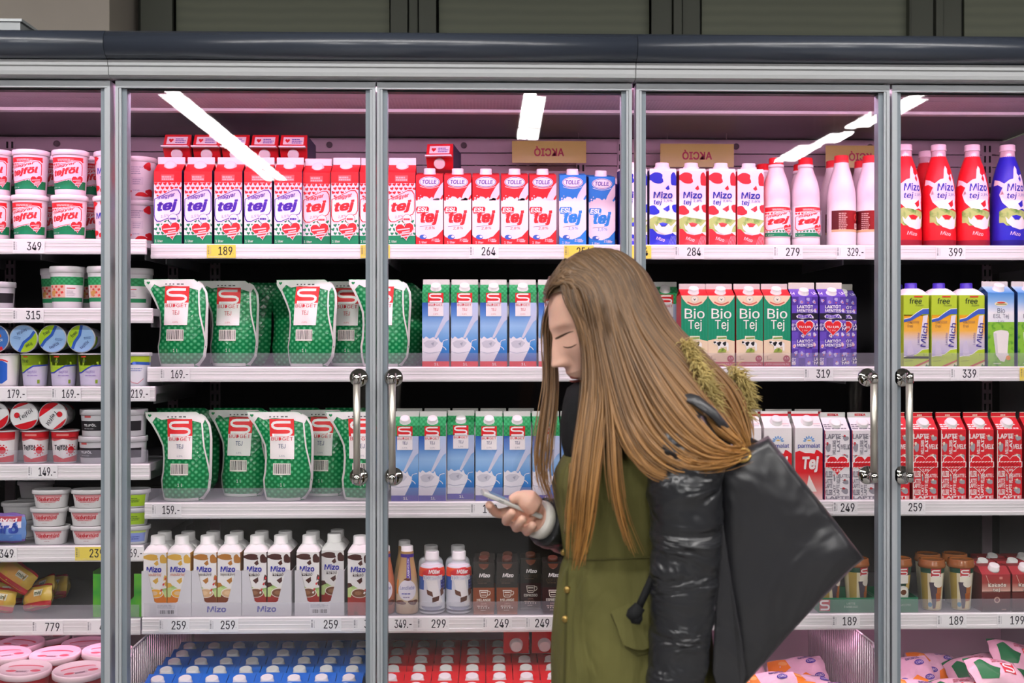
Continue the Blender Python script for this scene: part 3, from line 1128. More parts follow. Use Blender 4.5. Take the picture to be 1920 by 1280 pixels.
# ---- flat-top brick carton with oval badge, milk splash and screw cap
def brick_oval(main, ink):
    w, d, h = 68, 66, 178
    w2, d2 = w / 2000, d / 2000
    b = MB()
    mc = P(main)
    i = [(-w2, -d2, 0), (w2, -d2, 0), (w2, d2, 0), (-w2, d2, 0), (-w2, -d2, 0.176), (w2, -d2, 0.176), (w2, d2, 0.190), (-w2, d2, 0.190)]
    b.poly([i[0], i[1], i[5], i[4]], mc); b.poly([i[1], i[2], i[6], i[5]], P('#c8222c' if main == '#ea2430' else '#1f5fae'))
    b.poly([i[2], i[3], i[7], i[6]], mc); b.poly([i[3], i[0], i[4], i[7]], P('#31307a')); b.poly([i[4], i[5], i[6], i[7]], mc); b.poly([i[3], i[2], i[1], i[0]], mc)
    c = MB()
    c.lathe([(0.0155, -0.006), (0.0155, 0.002), (0.0145, 0.003), (0.0145, 0.012), (0.0125, 0.0135)], mat('#f7edf1', 0.35, name='plastic_cap'), 22)
    c.xform(Matrix.Translation((0, -0.014, 0.181)) @ Matrix.Rotation(math.radians(12), 4, 'X'))
    a = Art((-34, 0, 34, 176))
    wh = P('#f4e3ec')
    # white milk area with splash edge, pour stripe
    a.poly([(-34.5, 26), (-30, 20), (-18, 16), (0, 15), (18, 22), (34.5, 40), (34.5, 118), (30, 113), (24, 117), (18, 119), (12, 114), (6, 121), (0, 116), (-6, 121), (-14, 122), (-18, 117), (-21, 119), (-24, 113), (-28, 115), (-31, 110), (-34.5, 113)], wh, 2)
    a.poly([(8, 112), (14, 128), (27, 150), (34.5, 158), (34.5, 128), (28, 118), (24, 112)], wh, 2)
    a.ell(-27, 118, 2, 2, wh, 2, 8); a.ell(-22, 124, 1.5, 1.5, wh, 2, 8)
    pu = P('#4a2ea8')
    a.ell(0, 158, 26, 13.5, P('#f6e8ee'), 3, 24); a.ell(0, 158, 24.6, 12.3, pu, 4, 24); a.ell(0, 158, 23.4, 11.2, P('#f8f0f4'), 5, 24)
    a.text('TOLLE', 0, 158, 10.5, pu, 6, 36, 0.03, 0.12)
    a.stroke([(-24 + 48 * k / 8, 147 - 5 * math.sin(math.pi * k / 8)) for k in range(9)], 1.6, P('#f3c9cc' if main == '#ea2430' else '#cfe0f6'), 3)
    a.poly([(-34, 90), (-31, 96), (-4, 96), (-1, 92), (-3, 80), (-31, 79)], mc, 3)
    a.text('ESL', -17, 88, 12, P('#f8eef2'), 4, 27, 0.04, 0.2)
    a.text('tej', 1, 68, 37, mc, 3, 47, 0.055, 0.25, 3)
    a.text('2,8%' if main == '#ea2430' else '1,5%', 1, 42, 8.5, mc, 3, 25, 0.01, 0.2, 3)
    a.stroke([(-24, 46), (6, 49)], 1.2, P('#8a7f9a'), 3)
    a.ell(-16, 20, 9, 6, P('#3b66c4'), 3); a.ell(-12, 21, 4, 3, P('#f4e3ec'), 4, 8)
    a.text('1 liter', -16, 7, 6, wh, 3, 20)
    a.text('21', 9, 13, 7, wh, 3, 8, 0.02); a.lines(14, 8, 27, 17, 3, wh, 3, 3, 0.55)
    return Proto('milk_carton', 'milk carton', [('body', bevelled(b.build('carton_body'), 0.0015, 1)), ('cap', c.build('carton_cap')), ('printed_front', a.mesh('carton_print', y=-d2))])


K_OVAL_R = brick_oval('#ea2430', '')
K_OVAL_B = brick_oval('#2f86dd', '')


# ---- cow-patch carton
def cow_patches(a, m, w, h, seed=0):
    q, s = w / 70, h / 190
    a.blob(-17 * q, 170 * s, 20 * q, 13 * s, m, 2, 5 + seed, 18, 0.22)
    a.blob(28 * q, 166 * s, 9 * q, 17 * s, m, 2, 9 + seed, 16, 0.2)
    a.poly([(6 * q, 144 * s), (14 * q, 152 * s), (17 * q, 142 * s), (12 * q, 139 * s)], m, 2)
    a.blob(-28 * q, 88 * s, 17 * q, 13 * s, m, 2, 3 + seed, 16, 0.25)
    a.poly([(0 * q, 92 * s), (16 * q, 102 * s), (17 * q, 90 * s), (11 * q, 85 * s)], m, 2)
    a.blob(33 * q, 94 * s, 9 * q, 12 * s, m, 2, 8 + seed, 14, 0.2)


def bowl_scene(a, m, dark, w, s, mid='#6d9a3d'):
    q = w / 70
    g = pattern('noise', '#4f8a30', '#b6c777', 55, name='printed_meadow')
    a.poly([(-35 * q, 36 * s), (-35 * q, 66 * s), (-20 * q, 74 * s), (-2 * q, 70 * s), (14 * q, 68 * s), (35 * q, 64 * s), (35 * q, 34 * s)], g, 3)
    a.poly([(-35 * q, 0), (-35 * q, 42 * s), (-26 * q, 42 * s), (-14 * q, 30 * s), (4 * q, 26 * s), (24 * q, 32 * s), (35 * q, 24 * s), (35 * q, 0)], m, 4)
    a.poly([(-22 * q, 55 * s), (-16 * q, 48 * s), (-10 * q, 56 * s), (-4 * q, 47 * s), (6 * q, 47 * s), (14 * q, 55 * s), (20 * q, 48 * s), (34 * q, 62 * s), (35 * q, 56 * s), (26 * q, 45 * s), (22 * q, 30 * s), (8 * q, 27 * s), (-8 * q, 32 * s), (-19 * q, 42 * s)], P('#f5eaf0'), 5)
    a.poly([(-10 * q, 56 * s), (0, 58 * s), (12 * q, 55 * s), (6 * q, 48 * s), (-3 * q, 48 * s)], m, 5)


def cow_carton(col, pct):
    w, d, h = 68, 66, 196
    w2, d2 = w / 2000, d / 2000
    m = P(col)
    b = MB()
    pr = [(-w2, 0, d2), (-w2 * 0.99, 0.09, d2 * 0.97), (-w2 * 0.985, 0.17, d2), (-w2, 0.188, d2), (-w2 * 0.95, 0.194, d2 * 0.93)]
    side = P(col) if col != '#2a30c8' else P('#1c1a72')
    rings = []
    for xx, z, dd in pr:
        xx = -xx
        rings.append([(-xx, -dd, z), (xx, -dd, z), (xx, dd, z + (0.006 if z > 0.18 else 0)), (-xx, dd, z + (0.006 if z > 0.18 else 0))])
    wh = P('#f7edf2')
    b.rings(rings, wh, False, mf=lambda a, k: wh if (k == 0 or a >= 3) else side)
    c = MB()
    c.lathe([(0.020, -0.006), (0.020, 0.004), (0.0175, 0.006), (0.017, 0.014), (0.014, 0.0155)], mat('#f8eef3', 0.3, name='plastic_cap'), 22)
    c.xform(Matrix.Translation((0.002, -0.004, 0.197)) @ Matrix.Rotation(math.radians(6), 4, 'X'))
    a = Art((-33.6, 0, 33.6, 186))
    cow_patches(a, m, 70, 190)
    bowl_scene(a, P(col), None, 70, 1.0)
    bl = P('#2f36b4')
    a.text('Mizo', 0, 127, 17, bl, 6, 48, 0.03, 0.05)
    a.text('tej', -13, 108, 16, bl, 6, 21, 0.02, 0.15)
    a.text(pct, 13, 112, 7, bl, 6, 22, 0.01)
    a.text('Mizo', -6, 16, 9, P('#f6d9de'), 6, 22, 0.02, 0.1, -14)
    for i in range(5):
        a.stroke([(14 + i * 4, 2), (22 + i * 3, 24)], 1.2, P('#d99aa8' if col != '#2a30c8' else '#8f93d8'), 5)
    wp = lambda x, z, e: (x, -d2 * (1 - 0.03 * math.sin(min(z, 0.17) / 0.17 * math.pi)) - e - 0.0002, z)
    return Proto('milk_carton', 'milk carton', [('body', b.build('carton_body')), ('cap', c.build('carton_cap')), ('printed_front', a.mesh('carton_print', warp=wp, step=(0.1, 0.02)))])


K_COW_R = cow_carton('#ee2b3a', '2,8%')
K_COW_B = cow_carton('#2a30c8', '1,5%')


# ---- bottles
def bottle(name, prof, body, capcol, capr, caph, art, label_mats=None, label='label', mf=None, extra=None, n=32, neck=None, cat='bottle'):
    pr = smooth_prof(prof, 4)
    b = MB(); b.lathe(pr, body, n, mf=mf(pr) if mf else None)
    top = prof[-1][1]
    c = MB()
    cm = mat(capcol, 0.35, name='plastic_cap')
    c.lathe([(capr * 0.98, 0), (capr, 0.001), (capr, caph * 0.25), (capr * 0.97, caph * 0.28), (capr * 0.97, caph * 0.9), (capr * 0.88, caph)], cm, 26, (0, 0, top - 0.003))
    parts = [('body', b.build('bottle_body')), ('cap', c.build('bottle_cap'))]
    if neck:
        q = MB(); q.lathe(neck[0], neck[1], 24)
        parts.append(('neck_ring', q.build('neck_ring')))
    if art:
        parts.append((label, art.mesh('bottle_print', warp=lathe_warp(pr), step=(0.006, 0.008), eps=0.0002)))
    return Proto(name, cat, parts)


M_MILKP = mat('#efe0e6', 0.28, spec=0.5, name='milky_plastic')
PB = [(0.0335, 0.0), (0.0355, 0.003), (0.036, 0.012), (0.0352, 0.022), (0.036, 0.026), (0.036, 0.095), (0.0352, 0.10), (0.0358, 0.108), (0.0357, 0.118), (0.0345, 0.140), (0.0285, 0.168), (0.0200, 0.192), (0.0175, 0.203), (0.0175, 0.209)]
ab = heart_art('tej', None, '#e02a33', 80, 74, clip=False, hs=0.55, hx=22, hz=44, hw=7, rs=1.55, zc=100)
ab.items = [([(x, z + 24) for x, z in vs], fs, m, L) for vs, fs, m, L in ab.items]
ab.clip = (-46, 24, 46, 98)
ab.rect(-48, 24, 48, 98, P('#f8eef2'), 1)
ab.rect(36, 28, 42, 92, P('#e9dff0'), 12); ab.lines(37, 32, 41, 88, 14, P('#7c6aa8'), 13)
K_BOT_H = bottle('milk_bottle', PB, M_MILKP, '#e5232e', 0.0185, 0.020, ab, neck=([(0.0195, 0.200), (0.0195, 0.208), (0.018, 0.209)], M_MILKP))
PW = [(0.033, 0.0), (0.036, 0.003), (0.0365, 0.02), (0.0362, 0.095), (0.0358, 0.125), (0.033, 0.15), (0.026, 0.18), (0.0195, 0.203), (0.018, 0.213), (0.018, 0.217)]
aw = Art((-50, 36, 50, 90))
aw.rect(-60, 34, 60, 92, grad([(0, '#5a0c14'), (0.5, '#9c1018'), (1, '#7a0c14')], -0.03, 0.035, 'X'), 1)
aw.lines(-30, 42, -6, 86, 9, P('#d9a7a4'), 2, 6, 0.5)
aw.rect(-60, 34, 60, 42, P('#d9b58c'), 2)
aw.ell(22, 74, 9, 9, P('#d94a42'), 2); aw.ell(22, 74, 5, 5, P('#8d0f18'), 3)
aw.text('Ó', 34, 74, 16, P('#e9c9c0'), 3, 12, 0.02)
aw.rect(14, 44, 34, 58, P('#efe2dc'), 3); aw.lines(16, 47, 32, 56, 3, P('#b04a48'), 4)
K_BOT_W = bottle('milk_bottle', PW, M_MILKP, '#e5343c', 0.0185, 0.019, aw)
PM = [(0.036, 0.0), (0.0405, 0.003), (0.0418, 0.02), (0.0412, 0.07), (0.0418, 0.11), (0.0405, 0.14), (0.0362, 0.17), (0.029, 0.20), (0.0208, 0.224), (0.0185, 0.232), (0.0175, 0.245), (0.0175, 0.249)]


def cow_bottle(col):
    m = P(col)
    a = Art((-58, 3, 58, 226))
    a.poly([(-58, 172), (-40, 168), (-26, 160), (-12, 170), (-2, 172), (2, 196), (8, 206), (14, 198), (12, 186), (18, 180), (30, 186), (34, 160), (36, 128), (32, 112), (36, 92), (22, 96), (10, 92), (-14, 96), (-30, 112), (-38, 132), (-30, 150), (-44, 158), (-58, 156)], P('#f6ecf0'), 3)
    a.poly([(14, 172), (20, 182), (24, 172), (20, 164)], m, 4)
    a.poly([(8, 108), (22, 118), (24, 104), (17, 98)], m, 4)
    a.items += []
    bs = Art()
    bowl_scene(bs, m, None, 84, 1.2)
    a.items += [([(x + 4, z + 10) for x, z in vs], fs, mm, L) for vs, fs, mm, L in bs.items]
    a.rect(-60, 0, 60, 16, P('#a02034' if col == '#ee1f2d' else '#2a1f8a'), 6)
    bl = P('#2f36b4')
    a.text('Mizo', 5, 150, 20, bl, 6, 48, 0.03, 0.1)
    a.text('tej', -7, 127, 19, bl, 6, 24, 0.02, 0.15); a.text('2,8%', 20, 130, 8, bl, 6, 22)
    a.text('Mizo', 2, 32, 10, P('#f4d5da'), 7, 26, 0.02, 0.1, -8)
    return bottle('milk_bottle', PM, m, '#f4dbe6', 0.0195, 0.0165, a, neck=([(0.0192, 0.226), (0.0186, 0.232), (0.0178, 0.2465), (0.0176, 0.247)], mat('#d9b9c4', 0.15, spec=0.6, name='clear_pink_neck')))


K_BOT_MR = cow_bottle('#ee1f2d')
K_BOT_MB = cow_bottle('#2b25c4')

# ---- green stand-up milk pouch
PL = [(0, -41), (12, -45), (27, -47.6), (50, -49.6), (70, -46), (107, -44), (136, -46), (161, -56), (188, -69.5), (206, -82), (219, -85.6)]
PR = [(0, 52), (12, 60), (25, 69), (57, 73), (107, 74.4), (156, 75.7), (186, 73), (206, 62), (219, 40)]


def lerp_t(tab, z):
    for (a, p), (b2, q) in zip(tab, tab[1:]):
        if z <= b2:
            return p + (q - p) * (z - a) / (b2 - a)
    return tab[-1][1]


def pouch(grey, kink=0.0):
    T = [(0, 27), (20, 33), (60, 34), (110, 27), (160, 16), (195, 6), (219, 1.0)]

    def shift(z):
        return kink * max(0.0, (z - 90) / 130.0) ** 2

    def surf(x, z):                  # mm -> half thickness
        l, r = lerp_t(PL, z), lerp_t(PR, z)
        s = max(-1, min(1, (x - (l + r) / 2) / ((r - l) / 2)))
        return max(0.6, lerp_t(T, z) * (1 - s * s) ** 0.62 + 1.2 * math.sin(x * 0.11 + z * 0.05) * (1 - s * s))

    nu, nv = 22, 26
    b = MB()
    green = pattern('dots', '#58c084', '#0a8046', 62, 0.2, 0.5, 0.10, 0.40, 'green_bubble_film')
    idx = {}
    for side in (0, 1):
        for j in range(nv + 1):
            z = 219 * j / nv
            l, r = lerp_t(PL, z), lerp_t(PR, z)
            for i in range(nu + 1):
                u = -math.cos(math.pi * i / nu)
                x = (l + r) / 2 + u * (r - l) / 2
                y = surf(x, z) * (-1 if side == 0 else 1)
                idx[side, i, j] = b.vert(((x + shift(z)) / 1000, y / 1000, z / 1000))
    for side in (0, 1):
        for j in range(nv):
            for i in range(nu):
                q = (idx[side, i, j], idx[side, i + 1, j], idx[side, i + 1, j + 1], idx[side, i, j + 1])
                b.face(q if side == 0 else q[::-1], green, True)
    for i in range(nu):
        b.face((idx[0, i, 0], idx[1, i, 0], idx[1, i + 1, 0], idx[0, i + 1, 0]), green)
        b.face((idx[0, i, nv], idx[0, i + 1, nv], idx[1, i + 1, nv], idx[1, i, nv]), green)
    for j in range(nv):
        b.face((idx[0, 0, j], idx[0, 0, j + 1], idx[1, 0, j + 1], idx[1, 0, j]), green)
        b.face((idx[0, nu, j], idx[1, nu, j], idx[1, nu, j + 1], idx[0, nu, j + 1]), green)
    a = Art()
    wf = mat('#eceeea', 0.25, name='white_pouch_film')
    lw = [(lerp_t(PL, z) + 2.2, z) for z in range(2, 214, 6)]
    rw = [(lerp_t(PR, z) - 2.2, z) for z in range(2, 214, 6)]
    a.stroke(lw, 5.5, wf, 2); a.stroke(rw, 5.0, wf, 2)
    a.stroke([(x, 4.4) for x in range(-40, 50, 6)], 7, wf, 2)
    a.poly([(52, 3), (70, 28), (58, 14), (44, 4)], wf, 2); a.poly([(-41, 3), (-48, 30), (-40, 14)], wf, 2)
    a.poly([(-84, 218), (-82, 207), (-70, 190), (-58, 206), (-44, 199), (-20, 203), (20, 200), (56, 190), (62, 203), (40, 218.5)], wf, 3)
    a.heart(-73, 209, 9, P('#138a4c'), 4)
    a.stroke([(53, 194), (55, 160), (58, 130), (66, 92), (71, 62)], 3.6, wf, 3)
    a.rect(-30, 158, 30, 201, P('#e32b2f'), 5)
    a.stroke([(-30 + 60 * u, 156 + 42 * v) for u, v in S_PATH], 6.4, wf, 6)
    a.rect(-30, 104, 30, 160, mat('#f3f2ee', 0.3, name='white_label_print'), 5)
    a.text('BUDGET', 0, 152.5, 9, P('#d8404a'), 7, 54, 0.02, 0, 0, 1.05)
    a.text('TEJ', 0, 135, 11, P('#4f5f86' if grey else '#d4545a'), 7, 18, 0.015)
    a.text('1,5%' if grey else '2,8%', 0, 111, 4.5, P('#7c86a0' if grey else '#d9656a'), 7, 14)
    a.barcode(-22, 65, 22, 93, 5)
    a.text('1 l', 2, 41, 8, P('#eef3ee'), 5, 11)
    for k, x in enumerate((-30, -20, -12, -2, 8)):
        a.rect(x, 205, x + (4 if k < 3 else 7), 208, P('#5c5f5c'), 5)
    wp = lambda x, z, e: (x + shift(z * 1000) / 1000, -surf(x * 1000, z * 1000) / 1000 - e - 0.0006, z)
    return Proto('milk_pouch', 'milk pouch', [('film_bag', b.build('pouch_film')), ('printed_front', a.mesh('pouch_print', warp=wp, step=(0.006, 0.008)))])


K_POUCH = [pouch(False), pouch(False, 6), pouch(True, -5), pouch(True, 4)]


# ---- blue milk-splash gable carton with green top
def splash_carton(strip, grey):
    a = Art((-33.5, 0, 33.5, 186))
    a.rect(-33.5, 160, 33.5, 186, pattern('dots', '#3fae6d', '#158a4a', 90, 0.4, 0, 0.2, 0.6, 'green_bubble_print'), 1)
    a.rect(-33.5, 14, 33.5, 160, grad([(0, '#2a55ad'), (0.25, '#3f8fd8'), (0.6, '#9cc6f0'), (0.8, '#5c8fd6'), (1, '#2f5cb4')], 0.014, 0.16), 1)
    wh = P('#eceaf2')
    a.poly([(8, 160), (33.5, 160), (33.5, 118), (26, 112), (2, 72), (-4, 72), (10, 104), (20, 126)], grad([(0, '#dcd9e8'), (1, '#b9cdf0')], 0.07, 0.16), 2)
    a.poly([(-33.5, 14), (0, 14), (16, 46), (18, 58), (10, 64), (6, 74), (2, 68), (-6, 74), (-16, 70), (-24, 76), (-30, 70), (-33.5, 74)], wh, 3)
    a.poly([(-30, 60), (-20, 66), (-4, 66), (6, 60), (-2, 50), (-16, 46), (-26, 50)], P('#cfcfdb'), 4)
    a.poly([(-12, 58), (-4, 62), (-6, 52)], P('#a9abbd'), 5)
    a.stroke([(-33, 38), (-16, 34), (12, 38)], 1.6, P('#b6b8cc'), 4)
    a.stroke([(14, 56), (20, 66), (30, 68)], 1.6, wh, 3); a.stroke([(16, 52), (24, 46), (26, 42)], 1.8, wh, 3)
    a.rect(-33.5, 0, 33.5, 14, P(strip), 2)
    a.text('1L', 2, 7, 7, P('#f6f2f4'), 3, 12, 0.02)
    s_logo(a, -19, 159, 19, 184, 4)
    a.rect(-19, 126, 19, 161, P('#f6f2f3'), 4)
    a.stroke([(-19 + 38 * 0.1, 161.5), (16, 161.5)], 3.4, P('#f6f2f3'), 6)
    a.text('BUDGET', 0, 154.5, 6, P('#dc5c64'), 7, 35, 0.015)
    a.text('TEJ', 0, 143, 7.5, P('#4a5a84' if grey else '#d9555c'), 7, 12, 0.015)
    a.text('1,5%' if grey else '2,8%', 0, 131, 4, P('#7c86a0' if grey else '#d9656a'), 7, 12)
    g = pattern('dots', '#3fae6d', '#158a4a', 90, 0.4, 0, 0.2, 0.6, 'green_bubble_print')
    return gable(67, 67, 186, 20, 13, P('#f2eef2'), P('#e6e2e4'), g, P('#dedcda'), art=a, capr=12.5, caph=12, capz=0.42, captilt=35)


K_SPL_R = splash_carton('#e8272f', False)
K_SPL_V = splash_carton('#4a3fae', True)

# ---- green and beige organic-milk carton with a cow
a = Art((-33.5, 0, 33.5, 178))
grn = P('#15916a')
a.rect(-33.5, 60, 33.5, 178, grn, 1)
for k in range(9):
    a.rect(-31 + k * 7.5, 72, -30.2 + k * 7.5, 165, P('#2fa580'), 2)
bei = P('#efd8b8')
a.poly([(-33.5, 178), (-30, 170), (-20, 158), (-8, 152), (8, 152), (20, 158), (30, 170), (33.5, 178)], bei, 3)
a.ell(0, 169, 10, 9, P('#d8cfc0'), 4); a.ell(0, 169, 8, 7, P('#f2ead8'), 5); a.poly([(-4, 171), (0, 165), (4, 171), (0, 169)], P('#5a6a6a'), 6)
a.stroke([(-18 + 36 * k / 8, 162 - 6 * math.sin(math.pi * k / 8)) for k in range(9)], 3.4, P('#d96a5c'), 5)
a.rect(-33.5, 12, 33.5, 60, bei, 1)
a.poly([(-33.5, 58), (-33.5, 66), (0, 72), (33.5, 64), (33.5, 58)], bei, 2)
a.poly([(-33.5, 12), (33.5, 12), (33.5, 28), (10, 34), (-12, 33), (-33.5, 26)], P('#dcc3a4'), 2)
cr = P('#f4f6f0')
a.text('Bio', 0, 133, 25, cr, 4, 50, 0.012)
a.text('Tej', 1, 103, 30, cr, 4, 34, 0.012)
for (px_, pz_, ww) in ((-21, 121, 8), (-21, 145, 8), (0, 121, 6)):
    a.rect(px_ - ww / 2, pz_ - 0.6, px_ + ww / 2, pz_ + 0.6, cr, 4)
a.rect(-12, 67, 13, 77, P('#e8efd4'), 4); a.stroke([(-10, 71), (12, 72)], 4, P('#7fa04a'), 5)
a.poly([(-20, 62), (-16, 66), (-10, 63), (12, 63), (18, 58), (18, 40), (14, 40), (13, 50), (2, 48), (-2, 50), (-3, 40), (-8, 40), (-9, 52), (-14, 56), (-20, 58)], P('#f4f2ee'), 5)
a.blob(-6, 58, 5, 5, P('#1c1c22'), 6, 2); a.blob(8, 58, 5, 4.5, P('#1c1c22'), 6, 6); a.blob(-17, 61, 3, 3, P('#1c1c22'), 6, 4)
a.poly([(-10, 36), (-6, 44), (4, 47), (12, 42), (12, 36)], pattern('noise', '#2f5a20', '#9ab04a', 90, name='printed_grass'), 6)
a.text('1', -24, 22, 8, P('#6a5a44'), 4, 3); a.lines(-21, 18, -12, 21, 1, P('#8a7a64'), 4)
a.ell(23, 20, 8.5, 8.5, P('#a02838'), 4); a.text('3,5', 23, 21, 6, P('#f0d8d0'), 5, 10)
a.rect(-33.5, 0, 33.5, 12, P('#b02c3c'), 3); a.text('www.naszalytej.hu', 0, 6.5, 5.5, P('#f2d6d6'), 4, 58)
K_BIO = gable(67, 67, 178, 17, 14, bei, P('#c6342f'), P('#d0262f'), P('#cfc9c6'), art=a, capr=12.5, caph=14, capz=0.45, captilt=30)

# ---- purple chequered lactose-free carton
a = Art((-33, 0, 33, 176))
a.rect(-33, 0, 33, 176, P('#5f44b4'), 1)
rr = random.Random(4)
for i in range(4):
    for j in range(8):
        x0, z0 = -33 + i * 17, j * 22
        a.rect(x0 + 0.6, z0 + 0.6, x0 + 16.2, z0 + 21.2, P(['#6a4fc0', '#55399f', '#7a61cc'][(i + j) % 3]), 2)
        if rr.random() < 0.75:
            a.blob(x0 + rr.uniform(5, 11), z0 + rr.uniform(6, 15), 4.2, 4.8, P(['#d9d2ea', '#b9aee0', '#efd0d6'][(i * 3 + j) % 3]), 3, i * 9 + j, 8)
            a.blob(x0 + rr.uniform(5, 11), z0 + rr.uniform(6, 13), 1.8, 1.8, P('#e2604e'), 4, i * 7 + j, 6)
for zz in (146, 60):
    a.rect(-21, zz - 11, 21, zz + 11, P('#5a3fae'), 5)
    a.text('LAKTÓZ', 0, zz + 5, 9.5, P('#f4f0f8'), 6, 40, 0.04); a.text('MENTES', 0, zz - 6, 8, P('#f4f0f8'), 6, 40, 0.04)
for sx in (-1, 1):
    for zz in (100, 14):
        a.rect(sx * 33 - (0 if sx > 0 else -12) - (12 if sx > 0 else 0) - (0 if sx > 0 else 12), zz - 8, sx * 33, zz + 8, P('#4a3290'), 5)
        a.text('ÓZ' if sx < 0 else 'LA', sx * 28, zz + 5, 8, P('#f4f0f8'), 6, 10, 0.03); a.text('ES' if sx < 0 else 'M', sx * 28, zz - 5, 8, P('#f4f0f8'), 6, 10, 0.03)
a.rect(-33, 118, 33, 134, P('#211c30'), 5)
a.poly([(-20, 122), (-22, 127), (-16, 131), (0, 129), (14, 132), (21, 126), (22, 121), (10, 122), (-6, 120)], P('#f0e8f6'), 6)
a.text('RISKA', 0, 126, 7, P('#6a45c0'), 7, 36, 0.06)
a.heart(0, 96, 46, P('#f6eef2'), 6); a.heart(0, 96, 42, P('#e6252f'), 7)
a.text('TEJ 2,8%', 0, 99, 6.5, P('#f8eeee'), 8, 31, 0.03); a.text('1 liter', 0, 91, 4.5, P('#f3cfd0'), 8, 15)
ra = Art(); ra.text('LA', -27, 16, 12, P('#f4f0f8'), 1, 11, 0.03, 0, -20); ra.text('LA', 27, 16, 12, P('#f4f0f8'), 1, 11, 0.03, 0, 20)
K_LAC = gable(66, 66, 176, 20, 16, P('#5f44b4'), P('#4b3592'), P('#6a50b8'), P('#d9d6c8'), art=a, rart=ra, capr=12, caph=12, capz=0.4, captilt=32)

# ---- lime / orange milk carton with white shoulder and blue cap
def prisma(w, d, hb, hs, shoulder, front, side, capcol, capr, caph, art, name='milk_carton', cat='milk carton', chamfer=0.12, lean=0.0):
    w2, d2, hb, hs = w / 2000, d / 2000, hb / 1000, hs / 1000
    def ring(sx, sy, z, c, ox=0.0):
        x, y = w2 * sx, d2 * sy
        cx_, cy_ = x * c, y * c
        return [(-x + cx_ + ox, -y, z), (x - cx_ + ox, -y, z), (x + ox, -y + cy_, z), (x + ox, y - cy_, z), (x - cx_ + ox, y, z), (-x + cx_ + ox, y, z), (-x + ox, y - cy_, z), (-x + ox, -y + cy_, z)]
    b = MB()
    b.rings([ring(1, 1, 0, chamfer * 0.3), ring(1, 1, hb * 0.5, chamfer), ring(1, 1, hb, chamfer * 0.5)], side, False, mf=lambda a_, k: front if k == 0 else side)
    b.rings([ring(1, 1, hb, chamfer * 0.5), ring(0.96, 0.97, hb + hs * 0.25, 0.2), ring(0.78, 0.8, hb + hs * 0.7, 0.4), ring(0.56, 0.56, hb + hs, 0.55)], shoulder, True, cap0=False)
    c = MB()
    cr_, ch = capr / 1000, caph / 1000
    cm = mat(capcol, 0.35, name='plastic_cap')
    c.lathe([(cr_ * 1.06, -0.002), (cr_ * 1.06, 0.003), (cr_, 0.0035), (cr_, ch * 0.9), (cr_ * 0.92, ch)], cm, 24, (0, 0, hb + hs - 0.001))
    return Proto(name, cat, [('body', b.build('carton_body')), ('cap', c.build('carton_cap')), ('printed_front', art.mesh('carton_print', y=-d2))])


a = Art((-32.3, 0, 32.3, 180))
lime = P('#b7d336')
a.rect(-33, 128, 33, 180, lime, 1)
a.rect(-33, 26, 33, 130, grad([(0, '#b9b4d8'), (0.35, '#d6cdd8'), (0.6, '#f2b84a'), (1, '#f0a818')], 0.03, 0.13), 1)
a.poly([(-33, 118), (-16, 122), (0, 134), (16, 144), (33, 145), (33, 132), (16, 132), (2, 124), (-14, 115), (-33, 111)], P('#3f5fc0'), 3)
a.stroke([(-33, 119), (-16, 123), (0, 135), (16, 145), (33, 146)], 1.6, P('#f2f4e8'), 4)
a.rect(-33, 0, 33, 26, lime, 2)
a.poly([(-33, 24), (0, 30), (16, 42), (33, 44), (33, 20), (-33, 20)], lime, 2); a.stroke([(-33, 25), (0, 31), (16, 43), (33, 45)], 1.4, P('#f2f4e8'), 3)
a.poly([(18, 128), (30, 130), (24, 86), (20, 60), (8, 56)], P('#e6e2ea'), 2)
a.poly([(-24, 26), (-22, 60), (-14, 66), (-8, 40), (-6, 26)], P('#cfc8de'), 3)
a.text('free', -2, 165, 15, P('#33452a'), 4, 32, 0.02, 0.1); a.text('from', 8, 154, 5.5, P('#5a6a3a'), 4, 20, 0, 0.3); a.rect(-6, 174, 16, 177.5, P('#d9482c'), 4)
a.text('laktose', -8, 113, 8, P('#9a7a5a'), 4, 30, 0, 0.1); a.text('frei', -16, 102, 8, P('#9a7a5a'), 4, 15, 0, 0.1)
a.text('Milch', 20, 80, 15, P('#4a3f9c'), 5, 60, 0.02, 0, 90 - 6); a.text('Leichte', 5, 70, 6, P('#7a74a8'), 5, 30, 0, 0, 88)
a.stroke([(-30, 14), (-8, 15)], 1.2, P('#8a9a3a'), 4); a.text('1 l', 22, 30, 4, P('#5a6a3a'), 4, 8)
a.poly([(-10, 0), (33, 18), (33, 14), (2, 0)], P('#c85a4a'), 4); a.poly([(4, 0), (33, 12), (33, 0)], P('#e3dfb0'), 4); a.poly([(22, 0), (26, 7), (30, 2), (33, 7), (33, 0)], P('#4a8a4a'), 5)
K_LIME = prisma(65, 65, 180, 17, P('#f0eeee'), P('#d8d2dc'), lime, '#4a35b8', 15, 15, a)

